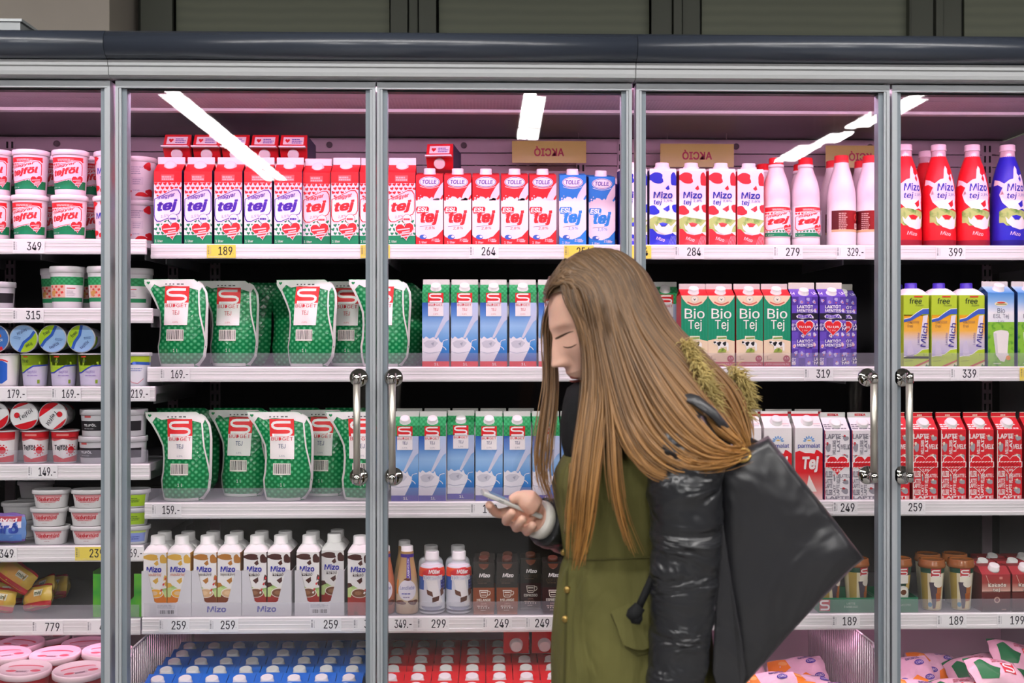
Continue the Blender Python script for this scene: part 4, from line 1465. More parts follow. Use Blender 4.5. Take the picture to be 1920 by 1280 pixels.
# ---- sky and meadow organic carton with a glass of milk
a = Art((-34, 0, 34, 186))
a.rect(-34, 108, 34, 186, grad([(0, '#e6edf4'), (0.35, '#f0f2f5'), (0.7, '#8fbdea'), (1, '#4a90d8')], 0.108, 0.186), 1)
a.rect(-34, 0, 34, 112, pattern('noise', '#2f8a1e', '#8cc83c', 60, name='printed_meadow_bright'), 2)
a.ell(0, 158, 17, 6, P('#efe6c8'), 3); a.ell(0, 161, 11, 2.2, P('#d84432'), 4); a.stroke([(-13, 157), (14, 157)], 2.4, P('#8a9a4a'), 4)
a.text('Bio', 0, 141, 13, P('#3c4a66'), 4, 19); a.text('ESL Tej', 0, 126, 13, P('#3c4a66'), 4, 40); a.text('2,8%', 0, 113, 6, P('#56667a'), 4, 17)
a.poly([(-20, 86), (-20, 80), (-14, 30), (-2, 14), (8, 12), (16, 30), (18, 60), (20, 84), (16, 90), (0, 92), (-14, 90)], P('#f2eeea'), 4)
a.poly([(-20, 84), (-14, 30), (-8, 34), (-12, 84)], P('#d9d6d6'), 5)
a.ell(18, 22, 6, 6, P('#f09a2a'), 6); a.ell(12, 30, 7, 5, P('#f4f0ec'), 5); a.stroke([(-20, 8), (0, 8)], 3, P('#cfe0b0'), 4)
K_SKY = gable(68, 68, 186, 17, 13, P('#dfe8ee'), P('#1d3f78'), grad([(0, '#5aa0e0'), (1, '#b8d8f2')], 0.186, 0.205), P('#d2cfc9'), art=a, capr=13, caph=15, capz=0.45, captilt=28)

# ---- white and red carton with blue daisy
a = Art((-34.4, 0, 34.4, 178))
a.rect(-35, 0, 35, 112, grad([(0, '#f2d2d0'), (0.3, '#ee8a84'), (0.6, '#e5242e'), (1, '#e5242e')], 0.0, 0.112), 1)
a.poly([(-35, 108), (-35, 118), (-24, 122), (-10, 116), (4, 116), (14, 114), (18, 124), (24, 122), (35, 114), (35, 104)], P('#e5242e'), 2)
for k in range(7):
    an = math.radians(0 + 30 * k)
    a.ell(0 + 11 * math.cos(an), 146 + 9 * math.sin(an), 4.2, 1.8, P('#6fa8e4'), 3, 10, rot=math.degrees(an))
a.ell(0, 146, 4.5, 2.6, P('#f2c53a'), 4, 10, 0, 180)
a.text('parmalat', 0, 133, 13, P('#3a4fa6'), 4, 56, 0.02)
a.text('Tej', 4, 88, 40, P('#f8f2f0'), 4, 42, 0.05, 0.15)
a.poly([(0, 62), (-8, 20), (20, 20)], P('#f6ece6'), 3)
ra = Art(); ra.stroke([(14, 8), (30, 8)], 1.4, P('#8a8f9c'), 1); ra.stroke([(12, 14), (31, 14)], 1.4, P('#e27078'), 1)
ra2 = Art()
K_PARM = gable(69, 68, 178, 28, 12, P('#f3f0ef'), P('#e9e5e4'), P('#f3f0ef'), P('#f3f0ef'), art=a, rart=ra, capr=14, caph=12, capz=0.5, captilt=35)
_f = MB(); _f.box(-0.0346, 0.0346, -0.0021, 0.0021, 0.178 + 0.028, 0.178 + 0.0335, P('#dd2b3a'))
K_PARM.parts.append(('red_band', _f.build('red_band')))


# ---- newsprint carton with brand heart, white or red
def word_carton(red):
    bg, ink = ('#dd2a34', '#f3e6e4') if red else ('#ece9ec', '#8f8d98')
    a = Art((-32, 0, 32, 172))
    B, I = P(bg), P(ink)
    a.rect(-33, 0, 33, 172, B, 1)
    r = random.Random(12)
    words = ['LAPTE', 'LATTE', 'MILLIERS', 'LAIT', 'MELK', 'LATTE L']
    blocks = [(-31, 150, 10, 164), (-31, 112, -14, 146), (-12, 112, -3, 148), (-1, 118, 7, 160), (9, 124, 32, 138), (-31, 100, -4, 112), (12, 98, 32, 114), (12, 142, 32, 162),
              (-31, 54, -12, 72), (-10, 40, -4, 66), (-2, 40, 8, 64), (8, 54, 32, 64), (-31, 28, -12, 52), (12, 34, 32, 52), (-31, 10, -12, 26), (-10, 10, -4, 38), (-2, 10, 6, 38), (8, 10, 32, 32), (-30, 1, 31, 9)]
    for i, (x0, z0, x1, z1) in enumerate(blocks):
        cx_, cz_, ww, hh = (x0 + x1) / 2, (z0 + z1) / 2, x1 - x0, z1 - z0
        if i % 4 == 1 or i in (6, 7, 13, 17):
            a.blob(cx_, cz_, ww * 0.36, hh * 0.34, P('#a3a3a8' if red else '#9a99a2'), 3, i, 10, 0.2)
            a.blob(cx_ - ww * 0.15, cz_ + hh * 0.3, ww * 0.16, hh * 0.14, P('#f0e2c8' if red else '#cf4450'), 4, i + 30, 8, 0.2)
            a.stroke([(x0, cz_ + hh * 0.3), (x0 + ww * 0.5, cz_ + hh * 0.2)], 1.2, P('#d9d9c8' if red else '#7d8a7d'), 4)
        elif hh > ww * 1.3:
            a.text(words[i % 4 if i % 4 < 4 else 0], cx_, cz_, ww * 0.95, I, 3, hh * 0.97, 0.045, 0, 90)
        else:
            n = max(1, int(hh / 11))
            for k in range(n):
                a.text(words[(i + k) % len(words)], cx_, z0 + hh * (k + 0.5) / n, hh / n * 0.88, I, 3, ww * 0.98, 0.045)
    hr_ = P('#e2232e')
    a.heart(0, 84, 58, P('#f6efec'), 5); a.heart(0, 84, 53, hr_, 6)
    a.poly([(-32, 82)] + [(-32 + 4 * k, 93 + (1.6 if k % 2 else 0)) for k in range(17)] + [(32, 82)] + [(32 - 4 * k, 80 - (1.6 if k % 2 else 0)) for k in range(17)], P('#f6efec'), 7)
    a.poly([(-30, 83)] + [(-30 + 4 * k, 91.5 + (1.4 if k % 2 else 0)) for k in range(16)] + [(30, 83)] + [(30 - 4 * k, 81.5 - (1.4 if k % 2 else 0)) for k in range(16)], hr_, 8)
    a.text('RISKA', 0, 86.5, 6.5, P('#c01a26'), 9, 48, 0.05)
    a.text('2,8%' if red else '1,5%', 0, 72, 7.5, P('#f8efee'), 9, 17, 0.03)
    ra = Art()
    ra.lines(-30, 4, 30, 30, 4, I, 1, 8, 0.6)
    fin = P('#d8202c') if red else P('#d6dcd6')
    side = P('#e9e6e2')
    p = gable(64, 64, 172, 30, 13, B, P('#3a2c70') if not red else P('#a01e28'), B, fin, art=a, rart=ra, capr=14, caph=9, capz=0.5, captilt=42)
    f = Art()
    if red:
        for q in (0, 1):
            f.stroke([(-32, 203.5 + q * 11), (32, 203.5 + q * 11)], 1.6, P('#f0dcc8'), 2)
        f.lines(-8, 206, 8, 212, 1, P('#f0dcc8'), 2)
    else:
        f.text('RISKA', 0, 209, 6, P('#d8323c'), 2, 28, 0.05)
    p.parts.append(('fin_print', f.mesh('fin_print', y=-0.002)))
    e = Art()
    e.stroke([(-31.4, 0), (-31.4, 172)], 1.6, P('#efe9dc') if red else P('#d8343c'), 3)
    p.parts.append(('edge_stripe', e.mesh('edge_stripe', y=-0.032)))
    return p


K_WORD_W = word_carton(False)
K_WORD_R = word_carton(True)


# ---- flavoured-milk carton with big white cap
def flavour(word, patch, cup, drink, wcol):
    a = Art((-27.5, 0, 27.5, 152))
    m = P(patch)
    a.rect(-27.5, 0, 27.5, 150, P('#f2efee'), 1)
    a.blob(-10, 141, 20, 7, m, 2, 5, 16, 0.2); a.blob(20, 136, 9, 11, m, 2, 9, 14, 0.2); a.poly([(-3, 126), (6, 134), (9, 124), (3, 120)], m, 2)
    a.poly([(-6, 84), (7, 92), (8, 82), (2, 76)], m, 2); a.blob(-26, 70, 12, 9, m, 2, 3, 12); a.blob(28, 84, 7, 14, m, 2, 7, 12)
    a.poly([(-27.5, 66), (-14, 72), (4, 62), (27.5, 66), (27.5, 40), (-27.5, 40)], pattern('noise', '#4f9a30', '#c6dc90', 60, name='printed_leaf_green'), 3)
    a.poly([(-27.5, 0), (-27.5, 44), (-20, 44), (-16, 56), (20, 56), (24, 44), (27.5, 44), (27.5, 0)], P(cup), 4)
    a.ell(1, 54, 20, 12, P('#f0e6dc'), 5); a.ell(1, 53.5, 18, 10, P(drink), 6); a.ell(-2, 54, 9, 5, P('#e8c69a' if patch != '#4a1c18' else '#9a6a4a'), 7, 12)
    for k in range(6):
        a.stroke([(12 + k * 2.6, 52 + k * 7), (14.2 + k * 2.6, 57 + k * 7)], 4, P('#d8343c' if k % 2 else '#f4ece8'), 8)
    a.rect(-27.5, 0, 27.5, 24, pattern('noise', '#5a3018', cup, 40, name='printed_cocoa'), 5)
    a.text('Mizo', -2, 112, 14, P('#2b2fa8'), 9, 36, 0.04, 0.05)
    a.text(word, -2, 99, 8.5, P(wcol), 9, min(36, 5.2 * len(word)), 0.01, 0.15)
    return prisma(56, 56, 152, 18, P('#f4f2f2'), P('#f2efee'), m, '#f6f4f4', 17, 21, a, 'flavoured_milk_carton', 'milk carton', 0.1)


K_FL = {'y': flavour('madártej', '#e0b04a', '#d8781c', '#f0b040', '#c8602c'), 'b': flavour('tejeskávé', '#b5762e', '#7a3a1c', '#d9b084', '#4a3020'), 'c': flavour('kakaó', '#4a1c18', '#a02c28', '#7a4a30', '#3a2220')}


def tray(mark):
    """open cardboard shelf tray with a V-cut front, mm"""
    w, d, h = 120, 150, 112
    b = MB()
    m = mat('#d6d4da', 0.7, name='white_cardboard'); e = mat('#b8b2ac', 0.8, name='cardboard_edge')
    f = [(-60, 0), (60, 0), (60, 110), (47, 112), (27, 36), (22, 33), (-24, 33), (-29, 36), (-46, 112), (-60, 110)]
    t = 1.6
    n = len(f)
    fr = [(x / 1000, 0, z / 1000) for x, z in f]
    bk = [(x / 1000, t / 1000, z / 1000) for x, z in f]
    bm_ = MB()
    b.poly(fr, m); b.poly(bk[::-1], m)
    for i in range(n):
        j = (i + 1) % n
        b.poly([fr[j], fr[i], bk[i], bk[j]], e)
    fp = b.build('tray_front')
    c = MB()
    c.box(-0.060, 0.060, 0.0018, 0.150, 0, 0.0016, m)
    c.box(-0.060, -0.0584, 0.0018, 0.150, 0.0016, 0.108, m); c.box(0.0584, 0.060, 0.0018, 0.150, 0.0016, 0.108, m)
    c.box(-0.0584, 0.0584, 0.1484, 0.150, 0.0016, 0.10, m)
    a = Art()
    if mark:
        a.text('Mizo', 0, 17, 15, P('#3a3aa6'), 1, 46, 0.04, 0.05)
    else:
        a.rect(-24, 3, 26, 30, P('#e2e0e6'), 1); a.lines(-22, 20, 24, 29, 4, P('#a8a6b4'), 2, 4, 0.5); a.barcode(-20, 5, 22, 16, 2, 6, '#e2e0e6')
    return Proto('display_tray', 'cardboard tray', [('front_panel', fp), ('box', c.build('tray_box')), ('printed_mark', a.mesh('tray_print', y=0.0))])


K_TRAY_M, K_TRAY_B = tray(True), tray(False)

# ---- small drink bottles
PLm = [(0.021, 0.0), (0.0265, 0.002), (0.0278, 0.012), (0.0275, 0.05), (0.026, 0.075), (0.0215, 0.105), (0.0168, 0.130), (0.0155, 0.142), (0.0160, 0.146), (0.0155, 0.152)]


def land_bottle(body, plum):
    a = Art((-42, 2, 42, 146))
    a.rect(-4 + 4, 84, 13, 140, P('#4b2f9c'), 2); a.text('LANDMILCH', 6, 112, 7, P('#e8e2f4'), 3, 46, 0.03, 0, 90)
    a.ell(2, 60, 24, 25, P('#e8e4ee'), 3); a.text('Landliebe', 2, 66, 9, P('#4a4aa8'), 4, 38, 0.0, 0.2); a.lines(-12, 50, 16, 56, 1, P('#7a7ab8'), 4); a.lines(-8, 42, 12, 46, 1, P('#7a6a9a'), 4)
    a.blob(-16, 30, 13, 6, P('#6a3020'), 4, 3); a.blob(18, 30, 12, 7, P('#5a2a1c'), 4, 8); a.blob(2, 86, 9, 3, P('#6a3020'), 4, 5)
    a.rect(-30, 50, -24, 84, P('#e8901c'), 3)
    a.rect(-60, 138, 60, 146, P('#4b2f9c'), 2)
    return bottle('drink_bottle', PLm, body, '#f2f0f0', 0.0152, 0.016, a, label='sleeve_print')


K_LAND_T = land_bottle(grad([(0, '#b8906a'), (0.3, '#e2d0b4'), (0.6, '#c9a878'), (1, '#b89058')], 0.0, 0.15), 0)
K_LAND_P = land_bottle(grad([(0, '#8a4a34'), (0.5, '#c8785a'), (1, '#c87048')], 0.0, 0.15), 1)
PMu = [(0.026, 0.0), (0.031, 0.003), (0.0315, 0.012), (0.0305, 0.018), (0.0318, 0.024), (0.0318, 0.07), (0.031, 0.075), (0.0316, 0.085), (0.0305, 0.108), (0.026, 0.118), (0.018, 0.123), (0.0172, 0.132)]
a = Art((-49, 1, 49, 120))
a.rect(-60, 0, 60, 120, P('#dcdce6'), 1); a.rect(-60, 88, 60, 120, P('#e24a1c'), 2); a.blob(6, 104, 26, 11, P('#d8202c'), 3, 3); a.text('Müller', 8, 105, 10, P('#f4ecec'), 4, 30, 0.05, 0.1)
a.rect(-60, 60, -20, 92, P('#2f5ab0'), 2); a.rect(24, 58, 60, 92, P('#2a2f78'), 2)
for k in range(12):
    a.ell(28 + (k % 3) * 7, 64 + (k // 3) * 8, 1.8, 2.4, P('#6a72c0'), 3, 6)
a.rect(-22, 84, 30, 96, P('#e8e6ec'), 3); a.text('Müllermilch', 4, 90, 8.5, P('#e8e8f0'), 5, 50, 0.06); a.text('Müllermilch', 4, 90, 8.5, P('#6a72a0'), 4, 53, 0.1)
a.poly([(-14, 84), (14, 84), (22, 46), (30, 30), (16, 22), (4, 40), (-8, 60)], P('#f0ecee'), 4)
a.poly([(-12, 62), (2, 56), (4, 44), (-10, 50)], P('#6a4234'), 5); a.poly([(2, 42), (20, 46), (18, 34), (2, 30)], P('#5a3428'), 5); a.poly([(22, 60), (32, 66), (34, 50), (24, 44)], P('#6a4234'), 5)
a.rect(-60, 0, 60, 12, P('#5a5c72'), 2); a.ell(0, 20, 30, 9, P('#9a9cb4'), 3, 16, 180, 360)
K_MUL = bottle('drink_bottle', PMu, P('#dcdce6'), '#f2f0f2', 0.0178, 0.022, a, label='sleeve_print')


# ---- slim dark iced-coffee carton
def coffee_carton(word, low):
    w, d, h = 52, 46, 128
    a = Art((-25, 0, 25, 128))
    dk = P('#2a2624')
    a.rect(-25, 66, 25, 128, dk, 1); a.rect(-25, 0, 25, 66, P(low), 1)
    a.text('Mizo', 2, 96, 10, P('#f0ecec'), 3, 27, 0.05, 0.2); a.text('COFFEE', 0, 84, 7, P('#5a4a3e'), 3, 34, 0.0); a.lines(-14, 76, 14, 80, 1, P('#5a4a3e'), 3)
    cw = P('#e8ddd2')
    a.poly([(-11, 60), (11, 60), (9, 45), (6, 42), (-6, 42), (-9, 45)], cw, 3); a.poly([(-9, 58), (9, 58), (7.5, 46), (5, 44), (-5, 44), (-7.5, 46)], P(low), 4)
    a.rect(-7, 53, 7, 56, cw, 5); a.rect(-6, 47, 6, 49, cw, 5)
    a.stroke([(10, 57), (15, 57), (16, 52), (13, 48), (9, 48)], 1.8, cw, 3)
    a.text(word, 0, 36, 6.5, P('#f0e8e0'), 3, 34, 0.03); a.text('100%', 0, 27, 4, P('#d8a898'), 3, 14); a.lines(-16, 20, 16, 23.5, 1, P('#d8b8a8'), 3)
    for k in range(5):
        a.ell(-12 + k * 6, 16.5, 1.7, 1.7, P('#e0c8b8'), 3, 6)
    a.lines(-8, 10, 8, 12.5, 1, P('#d8b8a8'), 3)
    b = MB()
    w2, d2 = w / 2000, d / 2000
    side = P(low)
    b.rings([[(-w2 * q, -d2 * q, z), (w2 * q, -d2 * q, z), (w2 * q, d2 * q, z + t), (-w2 * q, d2 * q, z + t)] for q, z, t in ((0.92, 0, 0), (1, 0.02, 0), (1, 0.066, 0), (1, 0.112, 0), (0.97, 0.124, 0.008))], dk, False, mf=lambda i, k: side if i < 2 else dk)
    c = MB()
    c.lathe([(0.0125, -0.004), (0.0125, 0.006), (0.0115, 0.010)], mat('#5a3428', 0.4, name='brown_cap'), 20)
    c.xform(Matrix.Translation((0, -0.006, 0.128)) @ Matrix.Rotation(math.radians(14), 4, 'X'))
    n = Art(); n.poly([(-13, 124), (13, 124), (9, 115), (0, 110), (-9, 115)], P('#6a3c2c'), 3)
    a.items += n.items
    wp = lambda x, z, e: (x, -d2 * (0.92 + 0.08 * min(1, z / 0.02)) - e - 0.0004 if z < 0.112 else -d2 * (1 - 0.03 * (z - 0.112) / 0.012) - e - 0.0006, z)
    return Proto('iced_coffee_carton', 'drink carton', [('body', b.build('coffee_body')), ('cap', c.build('coffee_cap')), ('printed_front', a.mesh('coffee_print', warp=wp, step=(0.1, 0.01)))])


K_COF_M, K_COF_E = coffee_carton('MELANGE', '#8a4526'), coffee_carton('ESPRESSO', '#3a1f22')

# ---- chilled coffee cup, with copper lid
PC = [(0.020, 0.0), (0.0225, 0.002), (0.0265, 0.06), (0.030, 0.108), (0.0305, 0.110)]


def coffee_cup(kind):
    a = Art((-44, 4, 44, 106))
    a.rect(-60, 0, 60, 108, P('#d9cfae' if kind else '#1c4030'), 1); a.rect(-60, 94, 60, 108, P('#174a36'), 2)
    a.rect(-13, 86, 13, 108, P('#c8323a'), 3); a.stroke([(-13 + 26 * u, 84 + 20 * v) for u, v in S_PATH], 3.4, P('#f0e6e2'), 4)
    if kind:
        a.rect(-14, 64, 22, 92, P('#ece6d4'), 2); a.rect(-60, 0, -22, 94, P('#a89248'), 2); a.rect(26, 0, 60, 94, P('#b8b4a0'), 2)
        a.poly([(-16, 70), (20, 72), (17, 6), (-6, 6)], P('#b46a30'), 3); a.poly([(-18, 72), (4, 72), (2, 10), (-8, 6)], P('#4a3f4c'), 4); a.ell(8, 68, 14, 9, P('#e8e0d0'), 5)
        a.poly([(0, 44), (18, 46), (17, 26), (2, 24)], P('#a85a20'), 5); a.poly([(2, 24), (17, 26), (15, 6), (0, 6)], P('#e2cc9c'), 5); a.ell(-16, 16, 6, 6, P('#4a8aa8'), 5)
    else:
        a.rect(-12, 66, 16, 86, P('#f0ece4'), 3); a.poly([(-30, 86), (-14, 86), (-4, 54), (-24, 52)], P('#b08a34'), 2); a.poly([(16, 86), (30, 86), (24, 50), (8, 56)], P('#c8a85a'), 2)
        a.ell(0, 38, 22, 22, P('#dcdcd4'), 4); a.ell(2, 44, 15, 11, P('#f0ece2'), 5); a.ell(2, 44, 9, 6.5, P('#6a3a1c'), 6)
    b = MB(); b.lathe(PC, P('#d9cfae' if kind else '#1c4030'), 28)
    l = MB(); l.lathe([(0.0315, 0.106), (0.033, 0.108), (0.033, 0.114), (0.0315, 0.116), (0.0312, 0.124), (0.030, 0.126), (0.026, 0.1255), (0.0255, 0.122)], mat('#8f5529', 0.2, name='copper_lid'), 28)
    return Proto('coffee_cup', 'coffee cup', [('cup', b.build('cup_body')), ('lid', l.build('cup_lid')), ('sleeve_print', a.mesh('cup_print', warp=lathe_warp(PC), step=(0.006, 0.01)))])


K_CUP_L, K_CUP_C = coffee_cup(1), coffee_cup(0)


def green_tray(word, logo, w=100):
    b = MB(); m = mat('#1f7a52', 0.6, name='green_cardboard')
    w2 = w / 2000
    b.box(-w2, w2, 0, 0.0016, 0, 0.036, m); b.box(-w2, w2, 0.0016, 0.13, 0, 0.0016, m); b.box(-w2, -w2 + 0.0016, 0.0016, 0.13, 0.0016, 0.036, m); b.box(w2 - 0.0016, w2, 0.0016, 0.13, 0.0016, 0.036, m); b.box(-w2, w2, 0.1284, 0.13, 0.0016, 0.036, m)
    a = Art()
    if logo:
        s_logo(a, -w / 2 + 2, 4, -w / 2 + 28, 32, 1, '#c8363c'); a.stroke([(-w / 2 + 2, 4), (-w / 2 + 28, 4)], 1, P('#e8dcd8'), 1)
    ws = word.split('/')
    for i, q in enumerate(ws):
        a.text(q, 10, 18 + (len(ws) - 1) * 4 - i * 8, 5, P('#b8d8c4'), 2, 4.2 * len(q), 0.0)
    return Proto('display_tray', 'cardboard tray', [('box', b.build('green_tray')), ('printed_mark', a.mesh('tray_print', y=0.0))])


# ---- cocoa-milk brick
a = Art((-36, 0, 36, 92))
a.rect(-36, 0, 36, 50, grad([(0, '#3a1416'), (1, '#6a2420')], 0.0, 0.05), 1); a.rect(-36, 48, 36, 92, grad([(0, '#d8a89a'), (0.5, '#a04038'), (1, '#a83038')], 0.05, 0.092), 1)
a.text('Kakaós', 2, 66, 9, P('#4a1c18'), 4, 48, 0.09); a.text('Kakaós', 2, 66, 9, P('#efe0d4'), 5, 46, 0.03); a.text('tej', 0, 53, 10, P('#4a1c18'), 4, 20, 0.09); a.text('tej', 0, 53, 10, P('#efe0d4'), 5, 18, 0.03)
a.ell(2, 29, 8, 8, P('#c8a090'), 3, 8); a.ell(2, 29, 5, 5, P('#6a2420'), 4, 8); a.stroke([(-26, 90), (-18, 70)], 1.4, P('#d8b0a0'), 3); a.rect(8, 80, 16, 86, P('#d88a80'), 3); a.lines(14, 4, 28, 8, 1, P('#b88a80'), 3)
b = MB()
b.rings([[(-0.036, -0.03, z) if i == 0 else None for i in range(1)] * 0 or [(-0.036, -0.03 + o, z), (0.036, -0.03 + o, z), (0.036, 0.03, z), (-0.036, 0.03, z)] for z, o in ((0, 0), (0.092, 0), (0.108, 0.022))], P('#7a2a26'), False, mf=lambda i, k: P('#a8343a') if i == 1 else P('#5a1e1e'))
c = MB(); c.lathe([(0.014, -0.004), (0.014, 0.002), (0.0128, 0.003), (0.0128, 0.011), (0.011, 0.012)], mat('#f0eeec', 0.35, name='plastic_cap'), 20)
c.xform(Matrix.Translation((0, -0.016, 0.103)) @ Matrix.Rotation(math.radians(25), 4, 'X'))
K_KAK = Proto('cocoa_milk_carton', 'drink carton', [('body', b.build('cocoa_body')), ('cap', c.build('cocoa_cap')), ('printed_front', a.mesh('cocoa_print', y=-0.03))])


# ---- chest milk bricks (seen from above)
def chest_brick(col, dark):
    w2, d2 = 0.0318, 0.033
    b = MB()
    m = P(col)
    b.poly([(-w2, -d2, 0), (w2, -d2, 0), (w2, -d2, 0.178), (-w2, -d2, 0.178)], m)
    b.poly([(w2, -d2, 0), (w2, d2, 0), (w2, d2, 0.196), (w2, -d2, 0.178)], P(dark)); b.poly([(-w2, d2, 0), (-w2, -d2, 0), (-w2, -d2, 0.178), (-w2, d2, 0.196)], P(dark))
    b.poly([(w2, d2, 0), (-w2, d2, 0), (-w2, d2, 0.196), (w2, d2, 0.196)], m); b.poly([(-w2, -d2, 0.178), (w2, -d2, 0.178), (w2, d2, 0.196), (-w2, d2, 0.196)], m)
    c = MB()
    c.lathe([(0.017, -0.005), (0.017, 0.001), (0.0152, 0.002), (0.0152, 0.012), (0.013, 0.0135)], mat('#f0eeee', 0.35, name='plastic_cap'), 20)
    c.xform(Matrix.Translation((0, -0.008, 0.186)) @ Matrix.Rotation(math.radians(15), 4, 'X'))
    a = Art((-31.6, 0, 31.6, 178))
    a.poly([(-33, 176), (-24, 160), (-33, 130)], P('#cfe0ee'), 1); a.poly([(-33, 170), (-28, 120), (-20, 60), (-33, 40)], P('#9cc4e4'), 1)
    a.text('SPAR', 4, 154, 9, P('#d8402c') if col != '#d81f28' else P('#e88a80'), 2, 34, 0.04)
    a.rect(24, 150, 32, 158, P('#2f8a4a'), 2)
    a.text('Tej', 2, 110, 30, P('#f0f0f0'), 2, 40, 0.03)
    return Proto('milk_brick', 'milk carton', [('body', b.build('brick_body')), ('cap', c.build('brick_cap')), ('printed_front', a.mesh('brick_print', y=-d2))])


K_BRK_B, K_BRK_R = chest_brick('#1f6fd6', '#174a9e'), chest_brick('#d81f28', '#9c141e')


# ---- tubs and cups
def tub(name, prof, body, lidcol, lidr, lidh, art, lid='lid', label='printed_band', n=30, lidart=None, sx=1, sy=1, power=None, cat='tub', flange=True):
    b = MB(); b.lathe(prof, body, n, sx=sx, sy=sy, power=power)
    top = prof[-1][1]
    l = MB()
    lm = mat(lidcol, 0.35, name='plastic_lid') if isinstance(lidcol, str) else lidcol
    if flange:
        l.lathe([(lidr * 0.965, -0.006), (lidr, -0.005), (lidr, lidh - 0.002), (lidr * 0.975, lidh), (lidr * 0.94, lidh), (lidr * 0.92, lidh - 0.0025), (lidr * 0.5, lidh - 0.0025)], lm, n, (0, 0, top), sx=sx, sy=sy, power=power)
    else:
        l.lathe([(lidr * 0.99, -0.0025), (lidr, -0.002), (lidr, 0.0), (lidr * 0.985, 0.0008), (lidr * 0.5, 0.001)], lm, n, (0, 0, top), sx=sx, sy=sy, power=power)
    parts = [('tub', b.build('tub_body')), (lid, l.build('tub_lid'))]
    if lidart:
        m2 = lidart.mesh('lid_print', warp=lambda x, z, e: (x, z, top + (0.0011 if not flange else lidh - 0.0024) + e))
        parts[1] = parts[1] + (('lid_print', m2),)
    if art:
        parts.append((label, art.mesh('tub_print', warp=lathe_warp(prof, sx, sy, power), step=(0.006, 0.012), eps=0.0002)))
    return Proto(name, cat, parts)


PT = [(0.035, 0.0), (0.036, 0.001), (0.0365, 0.010), (0.0415, 0.100), (0.0420, 0.104)]
ah = heart_art('tejföl', None, '#e0303a', 92, 78, clip=False, wide=0.98, bottom='330 g', hs=0.5, hx=24, hz=44, hw=6, rs=1.5, zc=102)
ah.items = [([(x, z + 14) for x, z in vs], fs, m, L) for vs, fs, m, L in ah.items]
ah.clip = (-62, 14, 62, 92)
ah.rect(-65, 14, 65, 34, P('#1c8a4e'), 1)
M_PINKW = mat('#f2e2ea', 0.35, name='white_tub_plastic')
K_TUB_H = tub('sour_cream_tub', PT, M_PINKW, '#f4e6ec', 0.0445, 0.007, ah)
ac = Art((-62, 8, 62, 98))
rd = P('#e3252f')
for i, (x, z, rx, rz) in enumerate(((-40, 88, 22, 10), (44, 88, 18, 10), (6, 92, 12, 8), (-44, 52, 10, 8), (48, 50, 9, 12), (-40, 20, 20, 10), (34, 18, 26, 9), (-2, 14, 14, 6))):
    ac.blob(x, z, rx, rz, rd, 2, i + 2, 14, 0.3)
ac.text('Mizo', 0, 62, 16, P('#2f36b4'), 4, 44, 0.03, 0.1); ac.text('tejföl', 2, 44, 12, P('#4a50b8'), 4, 30, 0, 0.15); ac.blob(4, 28, 16, 5, P('#d9d6e0'), 3, 4)
K_TUB_C = tub('sour_cream_tub', PT, M_PINKW, '#f4e6ec', 0.0445, 0.007, ac)
ad = Art((-62, 8, 62, 98))
for i, (x, z, rx, rz) in enumerate(((-30, 84, 9, 14), (30, 86, 9, 12), (-26, 46, 9, 10), (-32, 18, 16, 9), (16, 14, 18, 6), (38, 20, 12, 9))):
    ad.blob(x, z, rx, rz, rd, 2, i + 12, 14, 0.3)
ad.lines(-14, 66, 18, 88, 4, P('#a89ab8'), 3, 5, 0.3); ad.rect(-14, 38, 18, 58, P('#e6d4e0'), 3); ad.lines(-10, 40, 14, 56, 3, P('#b8a8c0'), 4, 6, 0.4); ad.lines(-12, 24, 14, 27, 1, P('#a89ab8'), 3)
K_TUB_D = tub('sour_cream_tub', PT, M_PINKW, '#f4e6ec', 0.0445, 0.007, ad)
# green-banded tub
PG = [(0.034, 0.0), (0.0345, 0.001), (0.036, 0.016), (0.0405, 0.092), (0.041, 0.094)]
ag = Art((-62, 17, 62, 78))
gb = pattern('dots', '#3fae6d', '#158a4a', 90, 0.4, 0, 0.2, 0.6, 'green_bubble_print')
ag.rect(-65, 58, 65, 78, gb, 2); ag.rect(-65, 17, 65, 27, P('#2a8a5a'), 2); ag.rect(-65, 27, 65, 58, P('#f0eaec'), 1)
ag.rect(-38, 27, 8, 58, P('#e6b8a8'), 3)
for k in range(5):
    for q in range(4):
        if (k + q) % 2:
            ag.poly([(-34 + k * 8, 29 + q * 7), (-28 + k * 8, 31 + q * 7), (-30 + k * 8, 36 + q * 7), (-36 + k * 8, 34 + q * 7)], P('#d84a44'), 4)
ag.blob(-26, 38, 9, 7, P('#d9a05a'), 5, 2); ag.rect(12, 49, 34, 51, P('#d8343c'), 3); ag.lines(12, 32, 34, 46, 4, P('#b0a8b4'), 3, 3, 0.35)
K_TUB_G = tub('yoghurt_tub', PG, mat('#eae6ea', 0.35, name='white_tub_plastic_b'), '#e6e2e6', 0.0425, 0.010, ag)

# foil-lidded cups
PF = [(0.0258, 0.0), (0.0265, 0.001), (0.0322, 0.078), (0.0328, 0.080)]


